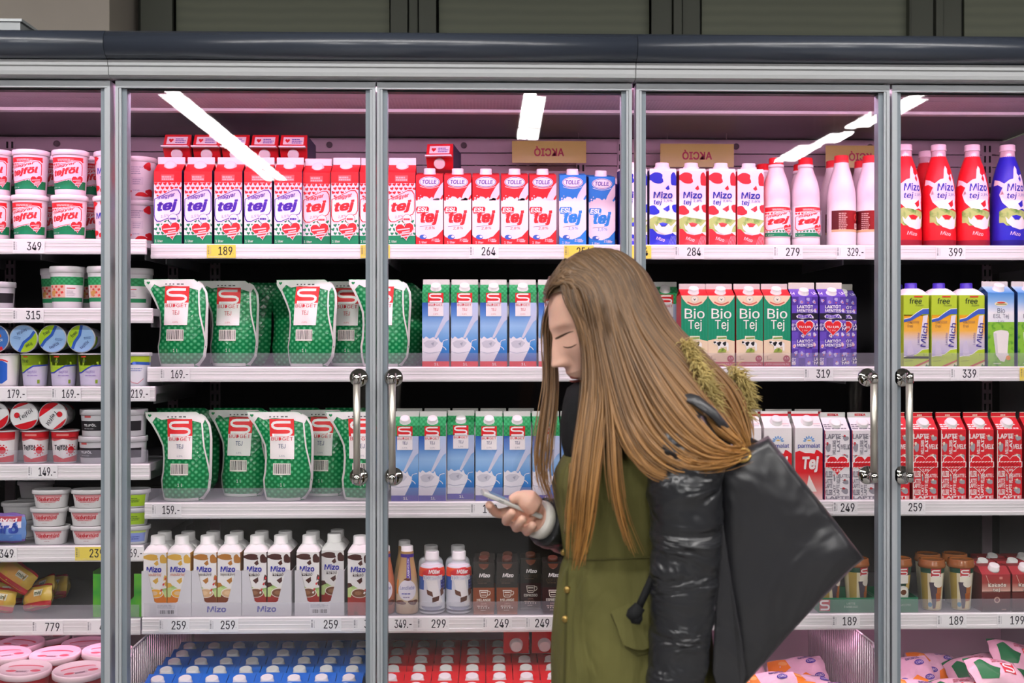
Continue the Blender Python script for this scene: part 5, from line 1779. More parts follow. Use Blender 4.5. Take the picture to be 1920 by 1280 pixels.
def foil_cup(kind):
    a = Art((-46, 3, 46, 66)); a.u = 0.00117
    la = Art(); la.u = 0.00117
    if kind == 'lime':
        a.rect(-46, 44, 46, 66, P('#a9cc2f'), 2); a.poly([(-46, 28), (-20, 30), (6, 44), (46, 46), (46, 66), (-46, 66)], P('#a9cc2f'), 2)
        a.stroke([(-46, 27), (-20, 29), (6, 43), (46, 45)], 3, P('#3f4fb0'), 3); a.rect(-50, 0, 50, 66, P('#cfc9e2'), 1)
        a.text('free', -14, 54, 9, P('#3a4a2a'), 4, 18, 0.02, 0.1); a.rect(-18, 61, -6, 63.5, P('#d9482c'), 4)
        a.text('tejföl', 2, 30, 7, P('#8a70c0'), 4, 20, 0, 0.15); a.lines(-10, 22, 22, 25, 1, P('#a896d0'), 4); a.rect(14, 6, 20, 14, P('#8aa82f'), 4)
        blue = P('#8fb8ea', 0.25)
        la.ell(0, 0, 28, 28, P('#9cc0ee', 0.25), 1, 28)
        la.poly([(28 * math.cos(t), 28 * math.sin(t)) for t in [math.radians(75 + 10 * k) for k in range(16)]], P('#a9cc2f', 0.25), 2)
        la.stroke([(4, 28), (-2, 8), (-14, -6), (-20, -19)], 6, P('#3a62c0', 0.25), 3)
        la.text('free', -14, 11, 8, P('#3a4a2a'), 4, 15, 0.02, 0.1, 40); la.text('tejföl', 6, -14, 8, P('#4a5a8c'), 4, 22, 0.02, 0.1, 35); la.lines(6, -2, 22, 4, 2, P('#6a8ac0'), 4, 3)
        body, lid = mat('#d9d4e2', 0.35, name='cup_plastic_lilac'), '#c9c6cc'
    elif kind == 'red':
        a.rect(-50, 0, 50, 66, P('#f0ecee'), 1); a.rect(-50, 52, 50, 66, P('#d8222e'), 2); a.poly([(-46, 14), (-20, 18), (0, 10), (20, 14), (46, 18), (46, 3), (-46, 3)], P('#d8222e'), 2); a.poly([(-46, 50), (-20, 47), (0, 52), (20, 48), (46, 50), (46, 54), (-46, 54)], P('#e05a62'), 2)
        a.text('Tejföl', -6, 33, 13, P('#2a2a34'), 4, 30, 0.03, 0.1); a.ell(18, 28, 8, 8, P('#d8222e'), 3)
        for k in range(10):
            an = 2 * math.pi * k / 10
            a.ell(18 + 11 * math.cos(an), 28 + 11 * math.sin(an), 2, 1.4, P('#d8222e'), 3, 6)
        a.rect(-14, 58, 12, 62, P('#e88a86'), 3)
        la.ell(0, 0, 28, 28, P('#ecebee', 0.25), 1, 28); la.poly([(28 * math.cos(t), 28 * math.sin(t)) for t in [math.radians(215 + 10 * k) for k in range(13)]], P('#d8222e', 0.25), 2); la.poly([(28 * math.cos(t), 28 * math.sin(t)) for t in [math.radians(60 + 8 * k) for k in range(11)]], P('#d8323c', 0.25), 2)
        la.text('Tejföl', 4, 2, 11, P('#3a3a44'), 4, 34, 0.02, 0.1, 25); la.ell(-14, 4, 6, 6, P('#d8222e'), 3, 14)
        body, lid = mat('#eae6ea', 0.35, name='white_tub_plastic_b'), '#d0ced2'
    else:
        a.rect(-50, 0, 50, 66, P('#ece8ea'), 1); a.poly([(-30, 54), (12, 54), (22, 48), (22, 14), (10, 6), (-30, 8)], P('#2a62c8'), 2); a.stroke([(-30, 56), (12, 56), (23, 52)], 3, P('#d8323c'), 3)
        la.ell(0, 0, 28, 28, P('#4a7ac8', 0.25), 1, 28); la.blob(-6, 8, 14, 9, P('#c86a3a', 0.25), 2, 4); la.poly([(0, -24), (20, -10), (24, -16), (8, -27)], P('#d8323c', 0.25), 2); la.text('tejföl', 8, -2, 7, P('#e8eef8'), 4, 20, 0.02, 0.1, 30)
        body, lid = mat('#e6e0e4', 0.35, name='white_tub_plastic_c'), '#c9c6cc'
    return tub('foil_lid_cup', PF, body, lid, 0.0348, 0.001, a, 'foil_lid', lidart=la, flange=False, cat='cup')


K_FOIL = {k: foil_cup(k) for k in ('lime', 'red', 'blue')}
# white / lime cup behind the second door
al = Art((-46, 3, 46, 66)); al.u = 0.00117; al.rect(-50, 0, 50, 66, P('#dfe0ea'), 1); al.rect(-50, 48, 50, 66, P('#b4cf2c'), 2); al.poly([(-46, 44), (-20, 44), (0, 52), (46, 50), (46, 44), (0, 46)], P('#3a62c0'), 3); al.ell(4, 24, 19, 18, P('#e6e6ee'), 3); al.stroke([(-16, 18), (-6, 8), (8, 6), (22, 16)], 1.6, P('#d88a98'), 4); al.lines(-8, 32, 18, 40, 2, P('#7a86c0'), 4, 3, 0.5)
K_CUP_W = tub('yoghurt_cup', PF, mat('#dfe0ea', 0.35, name='cup_plastic_white'), '#d6d4d8', 0.0348, 0.003, al, cat='cup')
# black-banded stacking tub
PK = [(0.034, 0.0), (0.0345, 0.001), (0.0375, 0.056), (0.038, 0.058)]
ak = Art((-58, 10, 58, 56)); ak.rect(-62, 14, 62, 38, P('#26242a'), 2); ak.rect(-62, 38, 62, 56, P('#d0ced4'), 1); ak.text('TEJFÖL', -4, 28, 7, P('#e6e4e8'), 3, 34, 0.03); ak.lines(-20, 18, 14, 21, 1, P('#a8a6ac'), 3); ak.rect(-18, 46, 0, 51, P('#c85a5a'), 3)
K_TUB_K = tub('sour_cream_tub', PK, mat('#d6d4da', 0.35, name='grey_tub_plastic'), '#d2d0d6', 0.0405, 0.008, ak)
# oval white curd tub (stacked)
PO = [(0.036, 0.0), (0.0365, 0.001), (0.042, 0.038), (0.0425, 0.040)]
ao = Art((-60, 3, 60, 38)); ao.poly([(-34, 33), (34, 33), (30, 24), (14, 13), (-14, 13), (-30, 24)], P('#e6b8bc'), 2); ao.rect(-34, 28, 34, 33, P('#d88a90'), 3); ao.text('Tökéntúró', 0, 22.5, 10, P('#cc303c'), 4, 56, 0.04, 0.15); ao.lines(-14, 14, 14, 17, 1, P('#d88a90'), 4); ao.lines(-5, 8, 5, 10, 1, P('#c8a0a4'), 4)
K_TUB_O = tub('curd_tub', PO, mat('#e9e7e8', 0.35, name='white_tub_plastic_d'), '#e2e0e2', 0.0455, 0.0045, ao, sx=1.0, sy=0.72, power=2.6)
aq = Art((-60, 3, 60, 38)); aq.rect(-8, 4, 40, 32, P('#a8d02c'), 2); aq.lines(-4, 14, 20, 26, 3, P('#4a6a1c'), 3, 3, 0.5)
K_TUB_L = tub('curd_tub', PO, mat('#d9d9de', 0.35, name='grey_white_tub'), '#d2d2d8', 0.0455, 0.0045, aq, sx=1.0, sy=0.72, power=2.6)
ar = Art((-60, 3, 60, 38)); ar.rect(-30, 6, 40, 28, P('#8a9adc'), 2); ar.rect(-30, 28, 40, 33, P('#c8dc7a'), 2); ar.lines(-4, 12, 20, 22, 2, P('#4a5aa8'), 3, 3, 0.5)
K_TUB_V = tub('curd_tub', PO, mat('#d9d9de', 0.35, name='grey_white_tub'), '#d2d2d8', 0.0455, 0.0045, ar, sx=1.0, sy=0.72, power=2.6)
# large round tubs in the chest
PBG = [(0.046, 0.0), (0.047, 0.001), (0.0555, 0.075), (0.056, 0.077)]
lb = Art(); lb.ell(0, 12, 40, 14, P('#e2566a'), 1, 22); lb.ell(0, 6, 40, 12, P('#f0c4d0'), 2, 22); lb.ell(-26, -16, 12, 7, P('#e05a70'), 1, 14); lb.ell(28, -14, 12, 8, P('#e05a70'), 1, 14); lb.lines(-14, -26, 16, -14, 3, P('#8a5a7a'), 2, 4, 0.5)
K_BIGTUB = tub('round_dessert_tub', PBG, mat('#c81e34', 0.4, name='red_tub_print'), '#f4d4de', 0.0605, 0.009, None, lidart=lb, n=36)


# ---- soft bags (cheese, curd): pillow shapes with crimped ends
def pillow(w, h, t, front, crimp, art, name='cheese_bag', cat='bag', seed=1):
    r = random.Random(seed)
    nu, nv = 14, 12
    b = MB()
    ph = [r.uniform(0, 6) for _ in range(4)]
    def T(u, v):
        return t / 2000 * (max(0, 1 - abs(u) ** 2.6) * max(0, 1 - abs(v) ** 2.2)) ** 0.6 * (1 + 0.16 * math.sin(5 * u + ph[0]) * math.cos(4 * v + ph[1]) + 0.08 * math.sin(11 * u + 3 * v)) + 0.0008
    def pos(u, v, sd):
        x = u * w / 2000 * (1 - 0.06 * v * v + 0.02 * math.sin(7 * v + ph[2])); z = v * h / 2000 * (1 - 0.10 * u * u + 0.03 * math.sin(6 * u + ph[3]))
        return (x, sd * T(u, v), z)
    idx = {}
    for sd in (-1, 1):
        for j in range(nv + 1):
            for i in range(nu + 1):
                idx[sd, i, j] = b.vert(pos(-1 + 2 * i / nu, -1 + 2 * j / nv, sd))
    for sd in (-1, 1):
        for j in range(nv):
            for i in range(nu):
                q = (idx[sd, i, j], idx[sd, i + 1, j], idx[sd, i + 1, j + 1], idx[sd, i, j + 1])
                m = crimp if (j in (0, nv - 1)) else front
                b.face(q if sd < 0 else q[::-1], m, True)
    parts = [('bag_film', b.build('bag_film'))]
    if art:
        wp = lambda x, z, e: (x, -T(max(-1, min(1, x * 2000 / w)), max(-1, min(1, z * 2000 / h))) - e - 0.0008, z)
        parts.append(('printed_front', art.mesh('bag_print', warp=wp, step=(0.012, 0.012), eps=0.0004)))
    return Proto(name, cat, parts)


am = Art(); am.rect(-30, -14, 30, 18, P('#d8a04a'), 1); am.rect(6, 0, 34, 16, P('#e8e0c8'), 2); am.text('mini', 20, 8, 9, P('#4a5a3a'), 3, 24, 0.03, 0.1); am.rect(-52, -24, 52, -14, P('#b8222c'), 1)
K_CHEESE = pillow(104, 62, 34, mat('#d6b24a', 0.25, name='yellow_bag_film'), mat('#b81f2c', 0.22, name='red_bag_crimp'), am, seed=3)
at = Art(); at.rect(-40, 2, 40, 30, P('#e8e4f2'), 1); at.rect(-40, 18, 40, 30, P('#b83048'), 2); at.text('udvari', 2, 22, 9, P('#f2e6ea'), 3, 60, 0.04); at.text('túró', 0, 2, 26, P('#2a4ab0'), 3, 70, 0.05, 0.05)
at.rect(-40, -30, 40, -14, P('#5a8ad8'), 1)
K_CURDBAG = pillow(94, 74, 40, mat('#7aa2e2', 0.25, name='blue_bag_film'), mat('#8a6ab8', 0.25, name='violet_bag_crimp'), at, 'curd_bag', 'bag', 5)
ax = Art(); ax.poly([(-74, 4), (-40, -6), (-16, 12), (-24, 40), (-70, 44)], P('#f08a1c'), 1); ax.poly([(-6, -48), (40, -46), (44, -22), (18, -8), (-4, -20)], P('#f08a1c'), 1); ax.ell(-34, 26, 12, 7, P('#f4b060'), 2, 12)
for px_, pz_ in ((38, 24), (-22, -18), (52, -16)):
    ax.ell(px_, pz_, 13, 7.5, P('#4a38a0'), 2); ax.text('CIAO', px_, pz_, 7, P('#e8e0f0'), 3, 18, 0.02)
ax.lines(8, 36, 56, 44, 2, P('#5a4a8a'), 2); ax.lines(-60, -40, -20, -34, 1, P('#5a4a8a'), 2)
FILM_P = mat('#ecc8da', 0.22, name='pale_pink_bag_film', bump=(35, 0.6, 0.006)); FILM_G = mat('#ecc4d2', 0.22, name='pink_bag_film', bump=(35, 0.6, 0.006))
K_BAG_O = pillow(150, 104, 48, FILM_P, FILM_P, ax, 'croissant_bag', 'bag', 7)
ay = Art(); ay.poly([(-60, -30), (-20, -34), (0, 0), (-40, 30), (-60, 20)], P('#1f7a45'), 1); s_logo(ay, 6, -14, 40, 16, 1, '#d8303c'); ay.lines(-10, 22, 40, 34, 2, P('#b85a70'), 2)
K_BAG_G = pillow(150, 104, 46, FILM_G, mat('#2a7a4a', 0.25, name='green_bag_crimp'), ay, 'curd_pouch', 'bag', 9)

# green display box with a U-shaped opening
b = MB()
gm = pattern('voronoi', '#5fb82c', '#2f9a24', 30, 0.4, 0, 0.1, 0.7, 'green_apple_print')
o = [(-60, 0), (60, 0), (60, 106), (40, 106), (40, 50), (32, 42), (-32, 42), (-40, 50), (-40, 106), (-60, 106)]
fr = [(x / 1000, 0, z / 1000) for x, z in o]; bk = [(x / 1000, 0.0016, z / 1000) for x, z in o]
b.poly(fr, gm); b.poly(bk[::-1], gm)
for i in range(len(o)):
    j = (i + 1) % len(o)
    b.poly([fr[j], fr[i], bk[i], bk[j]], gm)
c = MB(); dk = mat('#5a3a24', 0.8, name='brown_cardboard')
c.box(-0.06, 0.06, 0.0018, 0.16, 0, 0.0016, dk); c.box(-0.06, -0.0584, 0.0018, 0.16, 0.0016, 0.112, gm); c.box(0.0584, 0.06, 0.0018, 0.16, 0.0016, 0.112, gm); c.box(-0.0584, 0.0584, 0.1584, 0.16, 0.0016, 0.112, dk)
K_GBOX = Proto('display_box', 'cardboard box', [('front_panel', b.build('green_box_front')), ('box', c.build('green_box_rear'))])

# ================================================================== SETTING THE PACKAGES OUT
def nth(i, n):
    if i == 0:
        return 'leftmost'
    if i == n - 1:
        return 'rightmost'
    return ORD[i] + ' from the left'


def line(proto, pxs, yf, z, depth, desc, where, group, rots=None, dys=None, dz=0.0, skip=()):
    """a row of one kind; pxs: where the middles of their fronts stand, measured in the plane yf"""
    out = []
    n = len(pxs)
    for i, px in enumerate(pxs):
        dy = dys[i] if dys else 0.0
        k = proto[i % len(proto)] if isinstance(proto, list) else proto
        r = math.radians(rots[i]) if rots else 0.0
        x = X(px, yf + dy)
        lab = '%s, %s %s' % (desc, nth(i, n), where) if n > 1 else '%s %s' % (desc, where)
        out.append(k.put((x, yf + dy + depth / 2, z + dz + 0.0003), lab, (0, 0, r), group, skip))
    return out


Y1, Y2, Y3, Y4 = [SHELF_Y[k] + 0.012 for k in (1, 2, 3, 4)]
Z1, Z2, Z3, Z4 = [SZ[k] for k in (1, 2, 3, 4)]

# ---- shelf 1, middle cabinet
G = 'heart-pattern milk cartons'
line(K_HEART_P, [314.5, 371, 428, 484, 540], Y1, Z1, 0.07, 'red heart-pattern milk carton with purple lettering', 'on the top shelf', G, [0, 0.5, 0, -0.6, 0])
line(K_HEART_R, [593.5, 647, 700, 753], Y1, Z1, 0.07, 'red heart-pattern milk carton with red lettering', 'on the top shelf', G, [0, -1, 0, 0], [0.016, 0, 0.004, 0])
line(K_HEART_P, [334, 388, 442, 496, 550], Y1 + 0.078, Z1, 0.07, 'heart-pattern carton in the second row', 'under the lying red cartons', 'heart-pattern cartons behind', skip=('printed_front',))
zt = Z1 + 0.2235
for i, (px, dz) in enumerate(((330, 0.006), (386, 0), (440, 0), (495, 0), (549, 0))):
    yy = Y1 + 0.072
    K_LYING.put((X(px, yy), yy, zt + 0.0003), 'red carton lying on top of the heart cartons, %s of five' % nth(i, 5), (0, 0, math.radians([0, 0.5, -0.5, 0, 0.5][i])), 'red cartons lying on top')
G = 'oval-badge milk cartons'
line(K_OVAL_R, [805, 858, 911, 965, 1018], Y1, Z1, 0.066, 'red flat-top milk carton with white oval badge', 'on the top shelf', G, [0.5, 0, 0, 0, -0.5])
line(K_OVAL_B, [1075, 1127], Y1, Z1, 0.066, 'blue flat-top milk carton with white oval badge', 'on the top shelf', G, [-3, 4], [0, 0.025])
line(K_OVAL_R, [812, 866], Y1 + 0.078, Z1, 0.066, 'red oval-badge carton in the second row', 'beneath the lying one', 'oval-badge cartons behind', skip=('printed_front',))
K_LYING.put((X(823, Y1 + 0.05), Y1 + 0.055, Z1 + 0.2), 'red carton lying on top of the red oval-badge cartons', (0, 0, math.radians(-6)), 'red cartons lying on top')
K_CURD = Proto('milk_pouch', 'milk pouch', [(p[0], p[1]) for p in pillow(90, 190, 44, mat('#5a3fa8', 0.25, name='violet_bag_film'), mat('#e6e0ea', 0.25, name='white_bag_crimp'), None, seed=4).parts])
K_CURD.put((X(1128, Y1 + 0.12), Y1 + 0.13, Z1 + 0.099), 'purple film bag standing between blue oval-badge and cow-patch cartons')

# ---- shelf 1, right cabinet
G = 'cow-patch milk cartons'
line(K_COW_B, [1188, 1243], Y1, Z1, 0.066, 'white milk carton with blue cow patches', 'on the top shelf', G, [1, 0])
line(K_COW_R, [1298, 1354, 1407], Y1, Z1, 0.066, 'white milk carton with red cow patches', 'on the top shelf', G, [1.5, 1, 1], [0, 0, 0.006])
line(K_BOT_H, [1462, 1518], Y1, Z1, 0.072, 'white milk bottle with red cap and heart label', 'on the top shelf', 'red-capped heart-label bottles', [0, 3])
line(K_BOT_H, [1438, 1508], Y1 + 0.10, Z1, 0.072, 'red-capped milk bottle half hidden in the second row', 'behind heart-label bottles', 'red-capped bottles behind', skip=('label',))
line(K_BOT_W, [1586, 1640], Y1, Z1, 0.073, 'plain white milk bottle with dark red label', 'on the top shelf', 'dark-red-label bottles', [20, -5])
line(K_BOT_W, [1570, 1624], Y1 + 0.085, Z1, 0.073, 'white milk bottle standing in the second row', 'behind dark-red-label bottles', 'dark-red-label bottles behind', [30, 10])
line(K_BOT_MR, [1707, 1772, 1836], Y1, Z1, 0.084, 'large red pink-capped cow-patch bottle', 'on the top shelf', 'large cow-patch bottles', [4, 0, -6])
line(K_BOT_MB, [1903], Y1, Z1, 0.084, 'large blue milk bottle with pink cap,', 'at the right end of the top shelf', 'large cow-patch bottles')
line(K_BOT_MR, [1684, 1748], Y1 + 0.10, Z1, 0.084, 'large red milk bottle in the second row', 'behind the pink-capped bottles', 'large cow-patch bottles behind', skip=('label',))

# ---- shelf 2, middle cabinet: pouches
G = 'green milk pouches'
W2 = 'on the second shelf'
line([K_POUCH[0], K_POUCH[0]], [327, 425], Y2, Z2, 0.068, 'green milk pouch with pink TEJ', 'of the left pair ' + W2, G, [0, 1], [0, 0.075])
line([K_POUCH[1], K_POUCH[0], K_POUCH[1]], [572, 650, 711], Y2, Z2, 0.068, 'green milk pouch with pink TEJ', 'of right trio, second shelf', G, [-7, -4, 2], [0.012, 0.085, 0])
line([K_POUCH[0]] * 3, [452, 540, 742], Y2 + 0.165, Z2, 0.068, 'green milk pouch standing behind others', W2, 'green pouches behind', [-6, -5, 6], skip=('printed_front',))
G = 'milk-splash cartons'
line(K_SPL_R, [817, 871, 925.5, 980.5, 1035, 1089, 1143], Y2, Z2, 0.067, 'green-topped blue milk-splash carton with red base strip', W2, G)
line(K_SPL_R, [828, 879, 932, 986], Y2 + 0.14, Z2 + 0.0, 0.067, 'milk-splash carton in a rear row', W2, 'milk-splash cartons behind', skip=('printed_front',))
# ---- shelf 2, right cabinet
line(K_BIO, [1302, 1352.5, 1405.5, 1457.5], Y2, Z2, 0.067, 'green organic milk carton with cow picture', W2, 'cow-picture organic cartons', [0.5, 0, 0, -0.5])
K_SPL_V.put((X(1248, Y2 + 0.1), Y2 + 0.13, Z2 + 0.0003), 'milk carton half hidden by the hair, left of the cow-picture cartons', (0, 0, 0), 'milk-splash cartons behind')
line(K_LAC, [1509, 1561.5], Y2, Z2, 0.066, 'purple chequered milk carton with red heart', W2, 'purple chequered cartons')
line(K_LAC, [1582], Y2 + 0.07, Z2, 0.066, 'purple chequered milk carton in the second row,', 'half hidden on the second shelf', 'purple chequered cartons')
line(K_LIME, [1717, 1770, 1822], Y2, Z2, 0.067, 'lime and orange milk carton with blue cap', W2, 'lime blue-capped cartons', [3, 2, 2])
line(K_LIME, [1690], Y2 + 0.078, Z2, 0.067, 'lime blue-capped carton in the second row,', 'beside the door stile', 'lime blue-capped cartons', [14])
line(K_SKY, [1876, 1932], Y2, Z2, 0.068, 'milk carton printed with sky and meadow', W2, 'meadow-print cartons', [2, 2])

# ---- shelf 3
G = 'green milk pouches'
W3 = 'on the third shelf'
line([K_POUCH[2], K_POUCH[3], K_POUCH[2], K_POUCH[3], K_POUCH[2]], [334, 446, 527, 600, 676], Y3, Z3, 0.068, 'green milk pouch with grey TEJ lettering', W3, G, [3, 0, 2, -2, 2], [0, 0.08, 0.0, 0.08, 0.0])
line([K_POUCH[2]] * 4, [352, 460, 566, 672], Y3 + 0.16, Z3, 0.068, 'green milk pouch standing behind the front ones', W3, 'green pouches behind', [0, 0, 0, 0], dz=0.0, skip=('printed_front',))
line(K_SPL_V, [759, 811, 864, 917, 970, 1024, 1078, 1132], Y3, Z3, 0.067, 'green-topped milk-splash carton with violet base strip', W3, 'violet-strip splash cartons', [0, -1, 0, 0, 0, 0, 0, 0], [0, 0, 0.03, 0, 0, 0, 0, 0])
line(K_SPL_V, [766, 819, 872, 925, 978], Y3 + 0.13, Z3, 0.067, 'violet-strip splash carton in a rear row', W3, 'violet-strip cartons behind', skip=('printed_front',))
line(K_PARM, [1401, 1458, 1516], Y3, Z3, 0.07, 'white and red milk carton with daisy emblem', W3, 'daisy-emblem cartons', [2, 2, 2])
line(K_WORD_W, [1568.5, 1620], Y3, Z3, 0.066, 'white word-print milk carton with red heart', W3, 'white word-print cartons', [3, 3])
line(K_WORD_R, [1681, 1734, 1787, 1839, 1892, 1946], Y3, Z3, 0.066, 'red word-print milk carton with red heart', W3, 'red word-print cartons', [3, 3, 3, 3, 3, 3])
line(K_PARM, [1410, 1466, 1522], Y3 + 0.085, Z3, 0.07, 'white and red carton in the second row', W3, 'daisy-emblem cartons behind', skip=('printed_front',))

# ---- shelf 4: trays of flavoured milk
W4 = 'on the fourth shelf'
ty = Y4
def tray_set(px, kind, mark, flav, dys=(0, 0), name=''):
    x = X(px, ty)
    t = (K_TRAY_M if mark else K_TRAY_B).put((x, ty, Z4 + 0.0003), 'white cardboard tray %s' % name, (0, 0, 0), 'white V-cut trays')
    for i, sx in enumerate((-0.0293, 0.0293)):
        K_FL[kind].put((x + sx, ty + 0.0325 + dys[i], Z4 + 0.002), '%s flavoured milk carton with white cap, %s in its tray' % (flav, ('left', 'right')[i]), (0, 0, math.radians((1, -1)[i])), 'flavoured milk cartons')
        K_FL[kind].put((x + sx, ty + 0.0325 + 0.0585 + dys[i], Z4 + 0.002), '%s flavoured milk carton, %s one at the back of its tray' % (flav, ('left', 'right')[i]), (0, 0, 0), 'flavoured milk cartons behind', skip=('printed_front',))
tray_set(312, 'y', False, 'yellow', name='with barcode, holding yellow vanilla cartons')
tray_set(406, 'b', True, 'tan coffee', name='with blue name, holding tan coffee cartons')
tray_set(500, 'c', True, 'brown cocoa', name='with blue name, holding brown cocoa cartons')
tray_set(599, 'c', False, 'dark cocoa', (0, 0.02), name='with barcode, torn, holding cocoa cartons')
K_FL['c'].put((X(673, ty), ty + 0.03, Z4 + 0.0003), 'single cocoa milk carton standing loose beside the cardboard trays', (0, 0, 0), 'flavoured milk cartons')
line(K_LAND_P, [718], Y4, Z4, 0.056, 'pink-brown milk drink bottle with round label,', 'behind the door stile', 'round-label drink bottles')
line(K_LAND_T, [762], Y4, Z4, 0.056, 'tan milk drink bottle with purple neck stripe,', 'on the fourth shelf', 'round-label drink bottles')
line(K_MUL, [809, 860], Y4, Z4, 0.063, 'white-capped chocolate milk drink bottle', W4, 'white-capped chocolate drinks', [0, 4])
line(K_MUL, [807, 858], Y4 + 0.08, Z4, 0.063, 'white-capped chocolate drink bottle in the second row', W4, 'white-capped chocolate drinks behind', skip=('sleeve_print',))
line(K_LAND_T, [712, 757], Y4 + 0.075, Z4, 0.056, 'milk drink bottle in the second row', W4, 'round-label drink bottles behind', skip=('sleeve_print',))
line(K_COF_M, [907, 951], Y4, Z4, 0.046, 'brown iced-coffee carton', W4, 'iced-coffee cartons', [0, 0])
line(K_COF_E, [995, 1037], Y4, Z4, 0.046, 'black iced-coffee carton', W4, 'iced-coffee cartons', [0, 0], [0.05, 0.0])
line(K_COF_M, [909, 952], Y4 + 0.052, Z4, 0.046, 'brown iced-coffee carton in the second row', W4, 'iced-coffee cartons behind', skip=('printed_front',))
# right cabinet, fourth shelf
GT1, GT2 = green_tray('LATTE/ESPRESSO', True, 140), green_tray('CAPPUCCINO', False, 100)
GT1.put((X(1588, Y4), Y4, Z4 + 0.0003), 'green cardboard tray with red logo, beside the black tote bag', (0, 0, 0), 'green coffee trays')
GT2.put((X(1684, Y4), Y4, Z4 + 0.0003), 'green cardboard tray behind the door stile, holding coffee cups', (0, 0, 0), 'green coffee trays')
for i, (px, r) in enumerate(((1562, 30), (1614, 28))):
    K_CUP_L.put((X(px, Y4), Y4 + 0.038, Z4 + 0.0024), 'latte cup turned sideways in the logo tray, %s one' % ('left', 'right')[i], (0, 0, math.radians(r)), 'chilled coffee cups')
K_CUP_C.put((X(1695, Y4), Y4 + 0.038, Z4 + 0.0024), 'dark green cappuccino cup standing in the plain green tray', (0, 0, math.radians(4)), 'chilled coffee cups')
line(K_CUP_L, [1756, 1811], Y4, Z4, 0.062, 'beige latte cup with copper lid', 'standing loose on the fourth shelf', 'chilled coffee cups', [0, 0])
line(K_CUP_L, [1748, 1799], Y4 + 0.075, Z4, 0.062, 'latte cup in the second row', 'behind the loose cups', 'chilled coffee cups behind', skip=('sleeve_print',))
line(K_KAK, [1867, 1924], Y4, Z4, 0.06, 'brown cocoa milk carton with white cap', 'at the right end of the fourth shelf', 'cocoa milk cartons', [2, 2])
line(K_KAK, [1846, 1902], Y4 + 0.065, Z4, 0.06, 'brown cocoa carton in the second row', 'at the right', 'cocoa milk cartons behind', skip=('printed_front',))
line(K_KAK, [1864, 1921], Y4 + 0.13, Z4, 0.06, 'brown cocoa carton in the third row', 'at the right', 'cocoa milk cartons behind', skip=('printed_front',))

# ---- chest, middle cabinet: blue and red bricks
zc = 0.53
y0 = 2.632
for r in range(6):
    yy = y0 + r * 0.074 + 0.033
    cols = [272 + 53.2 * k for k in range(9)]
    for k, px in enumerate(cols[:8] if r else cols[:9]):
        x = X(px, y0) + RND.uniform(-0.0006, 0.0006)
        if x > xd - 0.04 or x < X(245, 2.7):
            continue
        dy = RND.uniform(0, 0.006)
        K_BRK_B.put((x, yy + dy, zc - 0.03 + 0.0003), 'blue milk brick in the bottom chest, row %s from the front, %s' % (ORD[r].replace('first', 'one').replace('second', 'two').replace('third', 'three').replace('fourth', 'four').replace('fifth', 'five').replace('sixth', 'six'), nth(k, 99)),
                    (0, 0, math.radians(RND.uniform(-0.4, 0.4))), 'blue milk bricks in the chest', () if r < 2 else ('printed_front',))
    for k in range(8):
        x = X(725 + 53.2 * k, y0) + RND.uniform(-0.0006, 0.0006)
        if x < xd + 0.037 or x > XBC - 0.05:
            continue
        K_BRK_R.put((x, yy + RND.uniform(0, 0.006), zc - 0.03 + 0.0003), 'red milk brick in the bottom chest, row %s from the front, %s' % (('one', 'two', 'three', 'four', 'five', 'six')[r], nth(k, 99)),
                    (0, 0, math.radians(RND.uniform(-0.4, 0.4))), 'red milk bricks in the chest', () if r < 2 else ('printed_front',))
# two red bricks lying on the others, caps towards the viewer
for i, px in enumerate((968, 1021)):
    K_BRK_R.put((X(px, 2.86), 3.05, zc + 0.182 + 0.034), 'red milk brick lying flat on the chest bricks, %s of two' % ('left', 'right')[i], (math.radians(90), 0, 0), 'red bricks lying flat', ('printed_front',))

# ---- chest, left cabinet: round tubs with pink lids in overlapping layers
spots = [(45, 1250, 0, 8, 0), (150, 1252, 0, -6, 0), (-56, 1256, 0, 0, 0), (6, 1222, 1, 10, 1), (106, 1222, 1, -3, 1), (200, 1216, 1, 8, 1), (40, 1202, 2, 0, 2), (160, 1204, 2, 4, 2), (-52, 1204, 2, 0, 2), (90, 1187, 3, -4, 3), (180, 1188, 3, 3, 3), (1, 1190, 3, 4, 3)]
for i, (px, py, row, tilt, lay) in enumerate(spots):
    yy = 2.70 + row * 0.126
    zz = W(px, py, yy).z - 0.086
    xx = X(px, yy)
    K_BIGTUB.put((xx, yy, 0.0), 'round tub with pink lid in the chest, layer %s, %s' % (('nearest', 'second', 'third', 'rearmost')[row], ('left', 'middle', 'right')[i % 3]),
                 (math.radians(3), math.radians(tilt * 0.25), math.radians(RND.uniform(-40, 40))), 'pink-lidded round tubs')
    bpy.context.view_layer  # placed below
    o = [q for q in COL.objects if q.get('category') == 'tub'][-1]
    o.location.z = zz
# tubs beneath, carrying the upper layer
for i, (px, row) in enumerate(((45, 0), (150, 0), (-56, 0), (6, 1), (106, 1), (200, 1), (40, 2), (160, 2), (-52, 2), (90, 3), (180, 3), (1, 3))):
    yy = 2.70 + row * 0.126
    top = [W(p[0], p[1], yy).z - 0.086 for p in spots if p[0] == px and p[2] == row][0]
    k = 0
    z = top - 0.0925
    while z > 0.50:
        K_BIGTUB.put((X(px, yy), yy, z), 'round tub hidden under the pink-lidded layer, column %s row %s, level %s' % (('left', 'middle', 'right')[i % 3], ('nearest', 'second', 'third', 'rearmost')[row], ORD[k]), (0, 0, 0), 'tubs under the top layer', skip=('lid_print',))
        z -= 0.0865
        k += 1

# ---- chest, right cabinet: loose bags
from mathutils.bvhtree import BVHTree


def tree(o):
    bpy.context.view_layer.update()
    c = o.children[0]
    return BVHTree.FromPolygons([c.matrix_world @ v.co for v in c.data.vertices], [tuple(p.vertices) for p in c.data.polygons])


